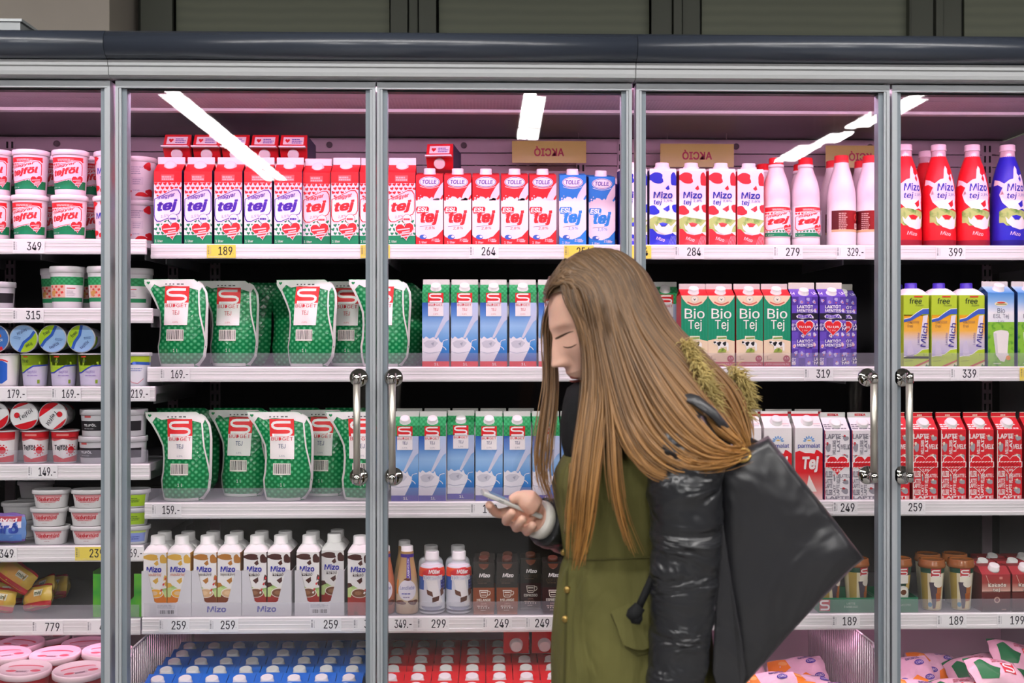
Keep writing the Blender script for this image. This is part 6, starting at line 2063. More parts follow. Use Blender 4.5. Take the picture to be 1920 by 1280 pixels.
def low(o):
    bpy.context.view_layer.update()
    return min((c.matrix_world @ v.co).z for c in o.children for v in c.data.vertices)


LAID = []


def lay(o, floor):
    """set a soft bag down on the floor of its case or on the bags already lying there"""
    o.location.z += floor + 0.0005 - low(o)
    for _ in range(22):
        t = tree(o)
        if not any(t.overlap(q) for q in LAID):
            break
        o.location.z += 0.005
    LAID.append(tree(o))


def pile(k, spots, desc, group):
    for i, (px, py, Y, rx, ry, rz) in enumerate(spots):
        p = W(px, py, Y)
        o = k.put(p, '%s, %s' % (desc, nth(i, len(spots))), (math.radians(rx), math.radians(ry), math.radians(rz)), group)
        lay(o, 0.5905)
pile(K_BAG_O, [(1330, 1268, 2.74, -52, 6, 4), (1440, 1240, 2.74, -48, -6, -5), (1550, 1262, 2.74, -52, 4, 3), (1384, 1240, 2.93, -46, 8, 6), (1496, 1270, 2.93, -46, -8, -4), (1520, 1255, 2.82, -62, 10, 10)],
     'orange and white croissant bag in the chest behind the tote', 'croissant bags in the chest')
pile(K_BAG_O, [(1716, 1268, 2.73, -44, 6, -4), (1700, 1252, 2.90, -40, -8, 6), (1752, 1278, 2.98, -50, 6, 8)], 'orange and white bag right of the wire divider', 'croissant bags in the chest')
pile(K_BAG_G, [(1800, 1262, 2.78, -58, -6, -8), (1868, 1268, 2.78, -60, 8, 10), (1830, 1246, 2.93, -55, -10, 4), (1905, 1250, 2.92, -50, 14, 8)],
     'pink and green logo bag in the right chest', 'pink and green bags in the chest')
xv = X(1645, 2.66)
for xa, xb, tx in ((XBC + 0.02, xv - 0.008, 'pale box under the croissant bags left of the wire divider'), (xv + 0.008, XC1 - 0.05, 'pale box under the bags in the chest right of wire divider')):
    b = MB(); b.box(-(xb - xa) / 2, (xb - xa) / 2, 0, 0.54, 0, 0.09, mat('#d8c8d0', 0.6, name='pale_carton_box'))
    single('storage_carton', b.build('storage_carton'), tx, 'box', ((xa + xb) / 2, 2.66, 0.5003))

# ================================================================== LEFT CABINET
YA = AY + 0.010
def at_a(px, k, dy=0.0, r=0.042):
    return (X(px, YA + dy), YA + dy + r, AZ[k] + 0.0003)
TH = 0.1112
lv = ('lower', 'upper')
for i, px in enumerate((-25, 44, 119)):
    for j in (0, 1):
        K_TUB_H.put(Vector(at_a(px, 1)) + Vector((0.002 * j, 0, j * TH)), 'heart-pattern sour cream tub with white lid, %s stack, %s one' % (('left', 'middle', 'right')[i], lv[j]), (0, 0, math.radians((4, -2, 2)[i])), 'heart-pattern tubs')
for i, px in enumerate((4, 80, 152)):
    for j in (0, 1):
        K_TUB_H.put(Vector(at_a(px, 1, 0.098)) + Vector((0, 0, j * TH)), 'heart-pattern tub in the second row, %s stack, %s one' % (('left', 'middle', 'right')[i], lv[j]), (0, 0, math.radians(30)), 'heart-pattern tubs behind')
for j in (0, 1):
    K_TUB_C.put(Vector(at_a(193 + 2 * j, 1)) + Vector((0, 0.02, j * TH)), 'red cow-patch sour cream tub beside the door stile, %s one' % lv[j], (0, 0, math.radians(-12)), 'cow-patch tubs')
    K_TUB_D.put(Vector(at_a(252, 1, 0.1)) + Vector((0, 0.0, j * TH)), 'red cow-patch tub with small print, next to heart cartons, %s one' % lv[j], (0, 0, math.radians(6)), 'cow-patch tubs')
# shelf 2: green banded tubs
for i, (px, dy, r) in enumerate(((115, 0, 0), (186, 0, 8), (246, 0.07, -30), (97, 0.09, 0), (170, 0.09, 5))):
    K_TUB_G.put(at_a(px, 2, dy), ('green-banded white yoghurt tub, left of two', 'green-banded white yoghurt tub, right of two', 'green-banded yoghurt tub seen through the second door', 'green-banded tub in the second row, left one', 'green-banded tub in the second row, right one')[i], (0, 0, math.radians(r)), 'green-banded tubs')
K_TUB_K.put(at_a(-16, 2), 'dark-banded tub cut off by the left edge, below the heart tubs', (0, 0, 0), 'dark-banded tubs')
# shelf 3: foil-lid cups, a second layer lying on top
CH, CR = 0.0812, 0.0349
def lying_cup(kind, px, k, spin, label, group, dz=0.0):
    z = AZ[k] + CH + CR + 0.0012 + dz
    K_FOIL[kind].put((X(px, YA + 0.004), YA + 0.004 + CH, z), label, (math.radians(90), math.radians(spin), 0), group)
for i, px in enumerate((55, 109, 163)):
    K_FOIL['lime'].put(at_a(px, 3, 0, 0.036), 'upright lime and lilac cup in the lower layer, %s of three' % nth(i, 3), (0, 0, math.radians((2, 14, 6)[i])), 'lime foil-lid cups')
    lying_cup('lime', (44, 98, 152)[i], 3, (190, 8, -6)[i], 'lime cup lying with blue foil lid towards aisle, %s of three' % nth(i, 3), 'lime foil-lid cups')
K_FOIL['blue'].put(at_a(1, 3, 0, 0.036), 'white cup with blue and red print at the left edge', (0, 0, math.radians(-20)), 'blue foil-lid cups')
lying_cup('blue', -10, 3, 20, 'cup lying with its dark blue foil lid towards the aisle', 'blue foil-lid cups')
for i, px in enumerate((-30, 26, 82, 138)):
    K_FOIL['lime'].put(at_a(px, 3, 0.074, 0.036), 'upright lime cup in the second row under the lying cups, %s' % nth(i, 4), (0, 0, 0), 'foil-lid cups behind', skip=('printed_band', 'lid_print'))
K_CUP_W.put(at_a(250, 3, 0, 0.036), 'white and lime yoghurt cup seen between the first and second door', (0, 0, 0), 'lime foil-lid cups')
# shelf 4: red cups and black-banded tubs
for i, px in enumerate((-1, 56, 112)):
    K_FOIL['red'].put(at_a(px, 4, 0, 0.036), 'upright red and white sour cream cup, %s of three' % nth(i, 3), (0, 0, math.radians((-30, 0, 10)[i])), 'red foil-lid cups')
    lying_cup('red', (-10, 45, 99)[i], 4, (-30, -10, 150)[i], 'red cup lying with its foil lid towards the aisle, %s of three' % nth(i, 3), 'red foil-lid cups')
for i, px in enumerate((-30, 26, 82)):
    K_FOIL['red'].put(at_a(px, 4, 0.074, 0.036), 'upright red cup in the second row under lying cups, %s' % nth(i, 3), (0, 0, 0), 'foil-lid cups behind', skip=('printed_band', 'lid_print'))
for j in (0, 1):
    K_TUB_K.put(Vector(at_a(168 + 3 * j, 4)) + Vector((0, 0, j * 0.0663)), 'black-banded sour cream tub beside the door stile, %s one' % lv[j], (0, 0, math.radians(-14 + 10 * j)), 'black-banded tubs')
    K_TUB_K.put(Vector(at_a(236, 4)) + Vector((0, 0, j * 0.0663)), 'black-banded tub seen through the second door, %s one' % lv[j], (0, 0, math.radians(-30)), 'black-banded tubs')
# shelf 5: stacks of oval tubs, blue bag
LVL = ('bottom', 'middle', 'top')
for i, px in enumerate((86, 160)):
    for j in range(3):
        K_TUB_O.put(Vector(at_a(px + (0, -3, 1)[j], 5, 0, 0.034)) + Vector((0, 0, j * 0.0447)), 'white oval curd tub with red lettering, %s stack, %s one' % (('left', 'right')[i], LVL[j]), (0, 0, math.radians((2, -2, 1)[j])), 'oval curd tubs')
for j in range(3):
    (K_TUB_V if j == 0 else K_TUB_L).put(Vector(at_a(239, 5, 0, 0.034)) + Vector((0, 0, j * 0.0447)), '%s oval tub seen through the second door, %s one' % (('blue', 'lime', 'lime')[j], LVL[j]), (0, 0, math.radians(10)), 'oval curd tubs')
K_CURDBAG.put((X(8, YA), YA + 0.02, AZ[5] + 0.0405), 'blue film bag of curd with large blue lettering', (0, 0, math.radians(-4)))
for i, (px, j) in enumerate(((36, 0), (36, 1), (66, 0), (66, 1), (66, 2))):
    K_TUB_O.put(Vector(at_a(px - 8, 5, 0.10 + 0.072 * (i > 1), 0.034)) + Vector((0, 0, j * 0.0447)), 'oval tub in the shade behind the blue bag, number %s' % ORD[i], (0, 0, 0), 'oval tubs behind', skip=('printed_band',))
# shelf 6: cheese bags and green box
for i, (px, py, dy, rx, ry, rz) in enumerate(((-10, 1142, 0.06, -14, 8, 0), (72, 1140, 0.06, -15, -14, -30), (5, 1132, 0.15, -10, 0, 0), (110, 1118, 0.19, -10, -12, -45), (30, 1108, 0.07, -22, 30, -12), (84, 1100, 0.14, -12, -20, -40))):
    p = W(px, py, YA + dy)
    o = K_CHEESE.put(p, 'yellow and red cheese bag on the lowest left shelf, %s' % ('bottom left', 'right front', 'buried', 'rear right', 'topmost', 'second from top')[i], (math.radians(rx), math.radians(ry), math.radians(rz)), 'yellow cheese bags')
    lay(o, AZ[6])
K_GBOX.put((X(218, YA), YA + 0.01, AZ[6] + 0.0003), 'bright green box with U-shaped opening behind the door stile')

# ================================================================== PRICE TAGS
def tag(px0, px1, txt, k, cab='B', col='#f3f2f4', tx=None):
    if cab == 'A':
        Y = AY - 0.0053; zt = AZ[k] + 0.001
    else:
        Y = SHELF_Y[k] - 0.0053; zt = SZ[k] + 0.001
    x0, x1 = X(px0, Y), X(px1, Y)
    hgt = 0.0325
    w = x1 - x0
    b = MB(); b.box(-w / 2, w / 2, -0.0008, 0.0, 0.0, hgt, mat(col, 0.4, name='price_card'))
    cname = 'yellow' if col != '#f3f2f4' else 'white'
    where = {('A', 1): 'under the heart tubs', ('A', 2): 'under the green-banded tubs', ('A', 3): 'under the lime cups', ('A', 4): 'under the red cups', ('A', 5): 'under the curd tubs', ('A', 6): 'under the cheese bags'}.get((cab, k), 'on the %s shelf rail' % ('top', 'second', 'third', 'fourth', '', '')[k - 1])
    lab = '%s price tag reading %s %s' % (cname, txt.replace('.-', ''), where) if txt else '%s blank price tag behind the door stiles %s' % (cname, where)
    nb = tag.near.get((cab, k, px0))
    if nb:
        lab = '%s price tag reading %s, %s' % (cname, txt.replace('.-', ''), nb)
    if (cab, k, px0) in tag.part:
        lab = '%s price tag with its number partly hidden, %s' % (cname, nb)
    t = thing('price_tag', lab, 'price tag', ((x0 + x1) / 2, Y, zt - 0.0025 - hgt), group='price tags on the shelf rails')
    part('card', b.build('price_card'), t)
    a = Art()
    W_ = w * 1000
    if txt:
        fw = 11.5 * len(txt.replace('.-', '')) + (7 if '.-' in txt else 0)
        right = W_ / 2 - 4
        if tx is not None:
            right = W_ / 2 + tx
        a.text(txt, right - fw / 2 - (0 if '.-' in txt else 4), 17.5, 22, P('#2a2733'), 1, fw, 0.022)
        if '.-' not in txt and tx is None:
            a.rect(right - 2.2, 10, right - 0.6, 11, P('#5a5866'), 1)
    r = random.Random(int(px0))
    for q in range(9):
        zz = 9 + q * 2.3
        a.rect(-W_ / 2 + 2, zz, -W_ / 2 + 6, zz + r.uniform(0.6, 1.5), P('#5c5a68'), 1)
    a.lines(-W_ / 2 + 8.5, 9, -W_ / 2 + 10.5, 28, 6, P('#a3a1ac'), 1, int(px0))
    a.lines(-W_ / 2 + 3, 3, W_ / 2 - 12, 4.2, 1, P('#d0ced8'), 1, int(px0) + 1)
    part('printed_price', a.mesh('price_print', y=-0.0008), t)


tag.part = {('A', 6, 163), ('B', 4, 662), ('B', 3, 882), ('C', 2, 1912), ('C', 1, 1176), ('C', 2, 1653)}
tag.near = {('C', 2, 1912): 'at the right edge of the photo', ('C', 1, 1176): 'below the leftmost blue cow-patch carton', ('B', 1, 880): 'below the red oval-badge cartons', ('C', 1, 1265): 'below the red cow-patch cartons', ('C', 1, 1450): 'below the heart-label bottles', ('C', 1, 1568): 'below the dark-red-label bottles', ('C', 1, 1755): 'below the large red bottles',
            ('C', 2, 1508): 'below the purple chequered cartons', ('C', 2, 1653): 'half hidden by a door handle', ('C', 2, 1782): 'below the lime cartons', ('B', 2, 300): 'below the leftmost green pouch', ('B', 3, 284): 'below the lower left green pouch', ('B', 3, 882): 'behind the smartphone', ('C', 3, 1562): 'below the white word-print cartons', ('C', 3, 1678): 'below the red word-print cartons',
            ('A', 3, -8): 'at the left edge', ('A', 3, 97): 'below the rightmost lime cup', ('A', 3, 228): 'below the white and lime cup', ('A', 5, -20): 'below the blue curd bag', ('A', 5, 222): 'at the right end of the curd shelf', ('C', 4, 1870): 'below the cocoa milk cartons', ('B', 4, 662): 'half hidden by the door stile', ('B', 4, 782): 'below the chocolate drink bottles', ('A', 6, 60): 'below the cheese bags', ('A', 6, 163): 'below the green box',
            ('B', 4, 298): 'below the yellow cartons', ('B', 4, 392): 'below the tan cartons', ('B', 4, 582): 'below the torn tray', ('B', 4, 905): 'below the brown iced-coffee cartons', ('B', 4, 985): 'beside the olive parka',
            ('C', 4, 1560): 'below the logo tray', ('C', 4, 1757): 'below the loose latte cups', ('B', 4, 719): 'below the round-label bottles', ('B', 1, 1058): 'below the blue cartons', ('B', 1, 388): 'below the purple-lettered cartons'}
YL = '#f1dc5c'
for q in ((24, 84, '349', 1), (24, 82, '315', 2), (-8, 50, '179.-', 3), (97, 152, '169.-', 3), (228, 281, '219.-', 3), (52, 108, '149.-', 4), (-20, 32, '349', 5), (222, 270, '369.-', 5), (60, 118, '779', 6), (163, 220, '435', 6)):
    tag(q[0], q[1], q[2], q[3], 'A')
tag(141, 201, '239', 5, 'A', YL)
tag(388, 442, '189', 1, 'B', YL); tag(676, 731, '', 1, 'B', YL); tag(880, 935, '264', 1); tag(1058, 1113, '254', 1, 'B', YL)
for q in ((1265, 1320, '284', 1), (1450, 1505, '279', 1), (1568, 1622, '329.-', 1), (1755, 1810, '399', 1), (1508, 1562, '319', 2), (1653, 1698, '289', 2), (1782, 1836, '339', 2), (1562, 1608, '249', 3), (1678, 1735, '259', 3), (1560, 1612, '189', 4), (1757, 1812, '189', 4), (1870, 1926, '199', 4)):
    tag(q[0], q[1], q[2], q[3], 'C')
tag(1176, 1221, '54', 1, 'C', YL); tag(1912, 1968, '389', 2, 'C', YL)
for q in ((300, 356, '169.-', 2), (284, 340, '159.-', 3), (882, 938, '199', 3), (298, 355, '259', 4), (392, 447, '259', 4), (582, 640, '259', 4), (662, 716, '309', 4), (719, 775, '349.-', 4), (782, 842, '299', 4), (905, 960, '249', 4), (985, 1036, '249', 4)):
    tag(*q)

# ---- translucent yellow signs hanging in front of the rear panel, their lettering seen from behind
for i, (px0, px1, py0, py1) in enumerate(((960, 1099, 264, 305), (1238, 1376, 268, 312), (1548, 1690, 270, 312))):
    Ys = 3.20
    x0, x1 = X(px0, Ys), X(px1, Ys)
    z1, z0 = Z(py0, Ys), Z(py1, Ys)
    w, h = x1 - x0, z1 - z0
    t = thing('sale_sign', 'translucent yellow sale sign with mirrored lettering, %s one above the top shelf' % ('left', 'middle', 'right')[i], 'sign', ((x0 + x1) / 2, Ys, z0), group='yellow sale signs')
    b = MB(); b.box(-w / 2, w / 2, -0.0006, 0.0006, 0, h, glassy('yellow_sign_film_%d' % i, 0.03, (0.97, 0.93, 0.6), 0.2, 0.72, (0.92, 0.82, 0.22)))
    part('film', b.build('sign_film'), t)
    b = MB()
    for sx in (-0.4, 0.4):
        b.box(w * sx - 0.0004, w * sx + 0.0004, -0.0004, 0.0004, h, ZROOF - z0 - 0.0005, M_WIRE)
    part('hanging_wire', b.build('sign_wire'), t)
    a = Art(); a.text('AKCIÓ', 0, h * 1000 * 0.53, 28, P('#c23a55'), 1, 84, 0.03, 0, 0, 1.0, True)
    part('mirrored_lettering', a.mesh('sign_print', y=-0.0007), t)

# ================================================================== THE WALKING PERSON
from mathutils.bvhtree import BVHTree


def Q(px, py, d=0.0):
    return W(px, py, PY + d)


def remeshed(mb, voxel, smooth_it=0):
    me = mb.build('tmp')
    o = bpy.data.objects.new('tmp', me)
    COL.objects.link(o)
    m = o.modifiers.new('r', 'REMESH'); m.mode = 'VOXEL'; m.voxel_size = voxel; m.use_smooth_shade = True
    if smooth_it:
        s = o.modifiers.new('s', 'SMOOTH'); s.iterations = smooth_it; s.factor = 0.5
    dg = bpy.context.evaluated_depsgraph_get()
    out = bpy.data.meshes.new_from_object(o.evaluated_get(dg))
    bpy.data.objects.remove(o)
    return out


def bvh_of(me):
    return BVHTree.FromPolygons([v.co.copy() for v in me.vertices], [tuple(p.vertices) for p in me.polygons])


CAMP = Vector((0, 0, CAMZ))


def stick(bvh, px, py, off):
    d = (W(px, py, PY) - CAMP).normalized()
    h = bvh.ray_cast(CAMP, d)
    k = 0
    while (h[0] is None or (h[0] - CAMP).length > 2.6) and k < 14:      # slid off the outline: step inwards
        k += 1
        d = (W(px + 1.5 * k, py, PY) - CAMP).normalized()
        h = bvh.ray_cast(CAMP, d)
    if h[0] is None:
        return W(px, py, PY) - d * off
    return h[0] - d * off


def stuck_stroke(bvh, pts, widths, m, off=0.0012, sub=6):
    """a ribbon laid on a surface along image points; widths in photograph pixels"""
    b = MB()
    fine = []
    for i in range(len(pts) - 1):
        for k in range(sub):
            t = k / sub
            fine.append((pts[i][0] + (pts[i + 1][0] - pts[i][0]) * t, pts[i][1] + (pts[i + 1][1] - pts[i][1]) * t, widths[i] + (widths[i + 1] - widths[i]) * t))
    fine.append((*pts[-1], widths[-1]))
    L, R_, C = [], [], []
    for i, (x, y, w) in enumerate(fine):
        a, c = fine[max(i - 1, 0)], fine[min(i + 1, len(fine) - 1)]
        dx, dy = c[0] - a[0], c[1] - a[1]
        q = math.hypot(dx, dy) or 1
        nx, ny = -dy / q * w / 2, dx / q * w / 2
        L.append(b.vert(stick(bvh, x + nx, y + ny, off * 0.4))); C.append(b.vert(stick(bvh, x, y, off))); R_.append(b.vert(stick(bvh, x - nx, y - ny, off * 0.4)))
    for i in range(len(fine) - 1):
        b.face((L[i], L[i + 1], C[i + 1], C[i]), m, True)
        b.face((C[i], C[i + 1], R_[i + 1], R_[i]), m, True)
    return b


# ---- head in its own frame (mm): x to her right, y forward, z up, origin between the ears at eye height
def head_mb(m):
    b = MB()
    nu, nv = 120, 90
    def g(v, s):
        return math.exp(-0.5 * (v / s) ** 2)
    def pt(th, ph):
        nx, ny, nz = math.sin(ph) * math.sin(th), math.sin(ph) * math.cos(th), math.cos(ph)
        x = 73 * nx; y = (92 if ny > 0 else 98) * ny; z = (114 if nz > 0 else 112) * nz
        if z < 0:
            t = -z / 112
            x *= 1 - 0.34 * t * t
            y *= (1 - 0.30 * t) if ny < 0 else (1 - 0.02 * t)
            if ny > 0:
                y += 9 * t * ny
        if ny > 0.05:
            k = min(1, (ny - 0.05) / 0.3)
            rb = max(0.0, min(1.0, (14 - z) / 56))
            dz = 0.0
            if z > -56:
                dz += (5 + 21 * rb ** 1.25) * (0.86 * g(x, 4.8 + 2.4 * rb) + 0.14 * g(x, 9 + 4 * rb)) * (1 if z > -46 else max(0, (z + 56) / 10)) * (1 if z < 14 else g(z - 14, 10))
            for sx in (-1, 1):
                dz += 10 * g(x - sx * 11.0, 4.0) * g(z + 46, 5.2)
                dz -= 3.5 * g(x - sx * 19, 4) * g(z + 44, 7)
                dz -= 11 * g(x - sx * 29, 14) * g(z - 2, 10)
                dz += 5.5 * g(x - sx * 32, 10) * g(z + 1, 6.5)
                dz += 3.5 * g(x - sx * 26, 18) * g(z - 20, 6)
                dz += 4 * g(x - sx * 42, 17) * g(z + 30, 17)
            dz += 18 * g(x, 26) * g(z + 76, 20)
            dz += 4.2 * g(x, 13) * g(z + 67, 3.2) + 5.0 * g(x, 12) * g(z + 78, 3.8) - 3.5 * g(x, 15) * g(z + 72.5, 1.6)
            dz -= 3 * g(x, 5) * g(z + 58, 5)
            dz -= 3 * g(x, 16) * g(z + 88, 5)
            dz += 9 * g(x, 18) * g(z + 104, 11)
            y += dz * k
        return Vector((x, y, z)) / 1000
    rings = []
    for j in range(1, nv):
        ph = math.pi * j / nv
        rings.append([pt(2 * math.pi * i / nu, ph) for i in range(nu)])
    b.rings(list(reversed(rings)), m, True)
    # ears
    for sx in (-1, 1):
        e = MB()
        e.lathe([(0.004, -0.030), (0.013, -0.022), (0.018, 0.0), (0.017, 0.016), (0.008, 0.027)], m, 14, sx=0.45, sy=1.0)
        b.add(e, Matrix.Translation((sx * 0.073, -0.008, -0.012)) @ Matrix.Rotation(sx * 0.3, 4, 'Z'))
    return b


pit, yaw_ = math.radians(22), math.radians(17)
fv = Vector((-math.cos(pit) * math.cos(yaw_), -math.cos(pit) * math.sin(yaw_), -math.sin(pit)))
uv = Vector((-math.sin(pit) * math.cos(yaw_), -math.sin(pit) * math.sin(yaw_), math.cos(pit)))
rv = fv.cross(uv)
HM = Matrix((rv, fv, uv)).transposed().to_4x4()
nose = Q(1037, 689, -0.034)
HM.translation = nose - HM.to_3x3() @ Vector((0, 0.116, -0.047))

M_SKIN = mat('#e3b4a0', 0.45, spec=0.4, name='skin', noise=(30, 0.05))
sk = M_SKIN.node_tree.nodes['Principled BSDF']
sk.inputs['Subsurface Weight'].default_value = 0.15
sk.inputs['Subsurface Radius'].default_value = (0.012, 0.004, 0.002)

body = MB()
body.add(head_mb(M_SKIN), HM)
neck0 = HM @ Vector((0, -0.030, -0.05))
body.tube([neck0, (neck0 + Q(1165, 800, 0.0)) / 2, Q(1168, 815, 0.0), Q(1175, 850, 0)], [0.050, 0.052, 0.058, 0.08], M_SKIN, 20)


def hrings(st, m, n=36, mod=None, power=2.3):
    """horizontal rings: (py, left px, right px, half depth, depth offset)"""
    rr = []
    for py, l, r, hy, d in st:
        cx_ = (Q(l, py, d) + Q(r, py, d)) / 2
        hx = (Q(r, py, d) - Q(l, py, d)).x / 2
        ring = []
        for k in range(n):
            a = 2 * math.pi * k / n
            c, s = math.cos(a), math.sin(a)
            e = 2 / power
            c = math.copysign(abs(c) ** e, c); s = math.copysign(abs(s) ** e, s)
            f = 1 + (mod(py, a) if mod else 0)
            ring.append((cx_.x + hx * c * f, cx_.y + hy * s * f, cx_.z))
        rr.append(ring)
    return list(reversed(rr))


core = [(815, 1120, 1240, 0.07, 0), (840, 1085, 1290, 0.14, 0), (900, 1070, 1300, 0.115, 0), (1000, 1085, 1275, 0.10, 0), (1100, 1085, 1275, 0.10, 0), (1250, 1070, 1300, 0.125, 0), (1380, 1075, 1300, 0.12, 0), (1420, 1095, 1280, 0.10, 0)]
body.rings(hrings(core, M_SKIN), M_SKIN, True)
# near arm, hanging
NEAR = [Q(1262, 842, -0.115), Q(1280, 900, -0.15), Q(1284, 1060, -0.165), Q(1272, 1180, -0.165), Q(1258, 1330, -0.165), Q(1254, 1370, -0.16)]
body.tube([Q(1215, 842, -0.06)] + NEAR, [0.045, 0.047, 0.043, 0.036, 0.034, 0.026, 0.026], M_SKIN, 16)


def finger(pts, r0, r1):
    n = len(pts)
    fine = smooth_prof([tuple(p) for p in pts], 4)
    rad = [r0 + (r1 - r0) * i / (len(fine) - 1) for i in range(len(fine))]
    rad[-1] *= 0.55
    rad[0] *= 1.0
    body.tube(fine, rad, M_SKIN, 12)


# near hand, relaxed, below the frame
hb = Q(1250, 1400, -0.155)
body.tube([NEAR[-1], hb + Vector((0, 0, 0.01)), hb + Vector((-0.004, 0, -0.045)), hb + Vector((-0.008, 0, -0.075))], [0.026, 0.032, 0.038, 0.030], M_SKIN, 14, flat=0.55)
for k in range(4):
    o_ = Vector((-0.028 + 0.018 * k, 0.006 * k, 0))
    L_ = (0.062, 0.074, 0.07, 0.055)[k]
    finger([hb + o_ + Vector((0, 0, -0.06)), hb + o_ + Vector((-0.004, 0.004, -0.06 - L_ * 0.45)), hb + o_ + Vector((-0.012, 0.012, -0.06 - L_ * 0.8)), hb + o_ + Vector((-0.022, 0.016, -0.06 - L_ * 1.0))], 0.0088, 0.007)
finger([hb + Vector((-0.026, -0.004, -0.01)), hb + Vector((-0.045, -0.006, -0.035)), hb + Vector((-0.05, -0.002, -0.06)), hb + Vector((-0.05, 0.004, -0.08))], 0.0105, 0.008)
# far arm, forearm reaching forward, hand holding the phone
FAR = [Q(1150, 850, 0.12), Q(1150, 900, 0.15), Q(1130, 985, 0.155), Q(1075, 988, 0.09), Q(1022, 977, 0.03), Q(1004, 970, 0.018)]
body.tube([Q(1190, 845, 0.06)] + FAR, [0.045, 0.045, 0.042, 0.04, 0.034, 0.027, 0.026], M_SKIN, 16)
# palm
body.tube([Q(1006, 970, 0.018), Q(990, 962, 0.022), Q(972, 955, 0.026), Q(958, 952, 0.03)], [0.027, 0.031, 0.031, 0.024], M_SKIN, 16, flat=0.75)
body.tube([Q(1002, 952, 0.006), Q(988, 938, 0.002), Q(974, 934, 0.0)], [0.022, 0.022, 0.016], M_SKIN, 14)     # ball of the thumb
finger([Q(992, 938, 0.0), Q(978, 930, -0.004), Q(966, 933, -0.006), Q(957, 939, -0.004)], 0.0115, 0.0085)          # thumb
for k, (a_, b_, c_, e_) in enumerate((((958, 958, 0.035), (934, 962, 0.03), (922, 953, 0.012), (916, 944, -0.006)),
                                      ((968, 966, 0.04), (950, 977, 0.018), (954, 968, -0.016), (964, 957, -0.026)),
                                      ((982, 976, 0.038), (968, 989, 0.016), (974, 980, -0.018), (984, 969, -0.027)),
                                      ((998, 984, 0.032), (988, 996, 0.014), (994, 990, -0.014), (1003, 981, -0.023)))):
    finger([Q(*a_), Q(*b_), Q(*c_), Q(*e_)], 0.0098, 0.0076)
# legs (below the frame)
for sx, d, bend in ((1, -0.085, -60), (-1, 0.085, 70)):
    body.tube([Q(1185, 1400, d), Q(1185 - bend * 0.3, 1600, d), Q(1185 - bend, 1800, d), Q(1185 - bend * 1.1, 2050, d), Q(1185 - bend * 1.3, 2180, d)], [0.085, 0.075, 0.055, 0.045, 0.038], M_SKIN, 16)

PERSON = thing('person', 'person with long brown hair and olive parka walking while looking at a phone', 'person', (Q(1185, 1280).x, PY, 0.0))
PINV = Matrix.Translation(-PERSON.location)


def ppart(name, me, label=None, parent=None):
    me.transform(PINV)
    return part(name, me, parent or PERSON, label)


body_me = remeshed(body, 0.003, 1)
body_me.materials.clear(); body_me.materials.append(M_SKIN)
BV = bvh_of(body_me)
# facial details laid on the skin
M_BROW = mat('#4a3426', 0.7, name='brow_hair')
brow = stuck_stroke(BV, [(1041, 635), (1045, 633.5), (1050, 631), (1056, 628), (1062, 625), (1068, 622.5), (1075, 621)], [2.5, 4, 4.4, 4, 3.2, 2.2, 1.0], M_BROW, 0.0008)
lash = stuck_stroke(BV, [(1056, 649.5), (1060, 651), (1065, 651.5), (1071, 650.5), (1076, 648), (1081, 645)], [0.8, 1.8, 2.4, 2.4, 2.0, 1.0], mat('#4a342c', 0.7, name='lash_hair'), 0.0012)
lip = stuck_stroke(BV, [(1063, 706), (1066, 706.5), (1070, 707.5), (1076, 709), (1084, 710)], [1.5, 3.4, 4.4, 4.4, 3.5], mat('#b8605a', 0.35, name='lip_skin'), 0.0006)
lip2 = stuck_stroke(BV, [(1067, 713), (1070, 713.5), (1076, 714.5), (1083, 715)], [1.5, 4.2, 5.0, 4.0], mat('#b8605a', 0.35, name='lip_skin'), 0.0006)
lip.add(lip2)
lip2 = stuck_stroke(BV, [(1065, 709.5), (1072, 711), (1083, 712.5)], [0.6, 1.2, 1.0], mat('#7a3a36', 0.5, name='lip_line'), 0.0012)
nos = stuck_stroke(BV, [(1047, 694), (1050, 693), (1053, 693)], [1, 2.4, 1.2], mat('#8a4f42', 0.7, name='nostril'), 0.0005)
ppart('body', body_me)
ppart('eyebrow', brow.build('eyebrow')); ppart('eyelashes', lash.build('eyelashes')); ppart('lips', lip.add(lip2).build('lips')); ppart('nostril', nos.build('nostril'))

# ---- clothes
def cloth_mat(name, c, rough, sc, strength, dist, aniso=None, spec=0.3):
    m = mat(c, rough, spec=spec, name=name, noise=(7, 0.12))
    nt = m.node_tree
    tc = nt.nodes.new('ShaderNodeTexCoord')
    mp = nt.nodes.new('ShaderNodeMapping')
    if aniso:
        mp.inputs['Scale'].default_value = aniso
    n = nt.nodes.new('ShaderNodeTexNoise')
    n.inputs['Scale'].default_value = sc
    n.inputs['Detail'].default_value = 3
    n.inputs['Distortion'].default_value = 0.6
    bp = nt.nodes.new('ShaderNodeBump')
    bp.inputs['Strength'].default_value = strength
    bp.inputs['Distance'].default_value = dist
    nt.links.new(tc.outputs['Object'], mp.inputs['Vector']); nt.links.new(mp.outputs[0], n.inputs['Vector'])
    nt.links.new(n.outputs['Fac'], bp.inputs['Height']); nt.links.new(bp.outputs['Normal'], nt.nodes['Principled BSDF'].inputs['Normal'])
    return m


M_OLIVE = cloth_mat('olive_cotton', '#625f33', 0.8, 11, 1.0, 0.03, (1, 1, 0.4))
M_LEATH = cloth_mat('black_leather', '#26272b', 0.29, 9, 1.0, 0.035, (0.8, 0.8, 1.8), 0.6)
M_BAG = cloth_mat('black_bag_leather', '#2c2c30', 0.34, 5, 0.8, 0.04, None, 0.6)
M_BLACK = cloth_mat('black_knit', '#17181a', 0.85, 60, 0.5, 0.004)


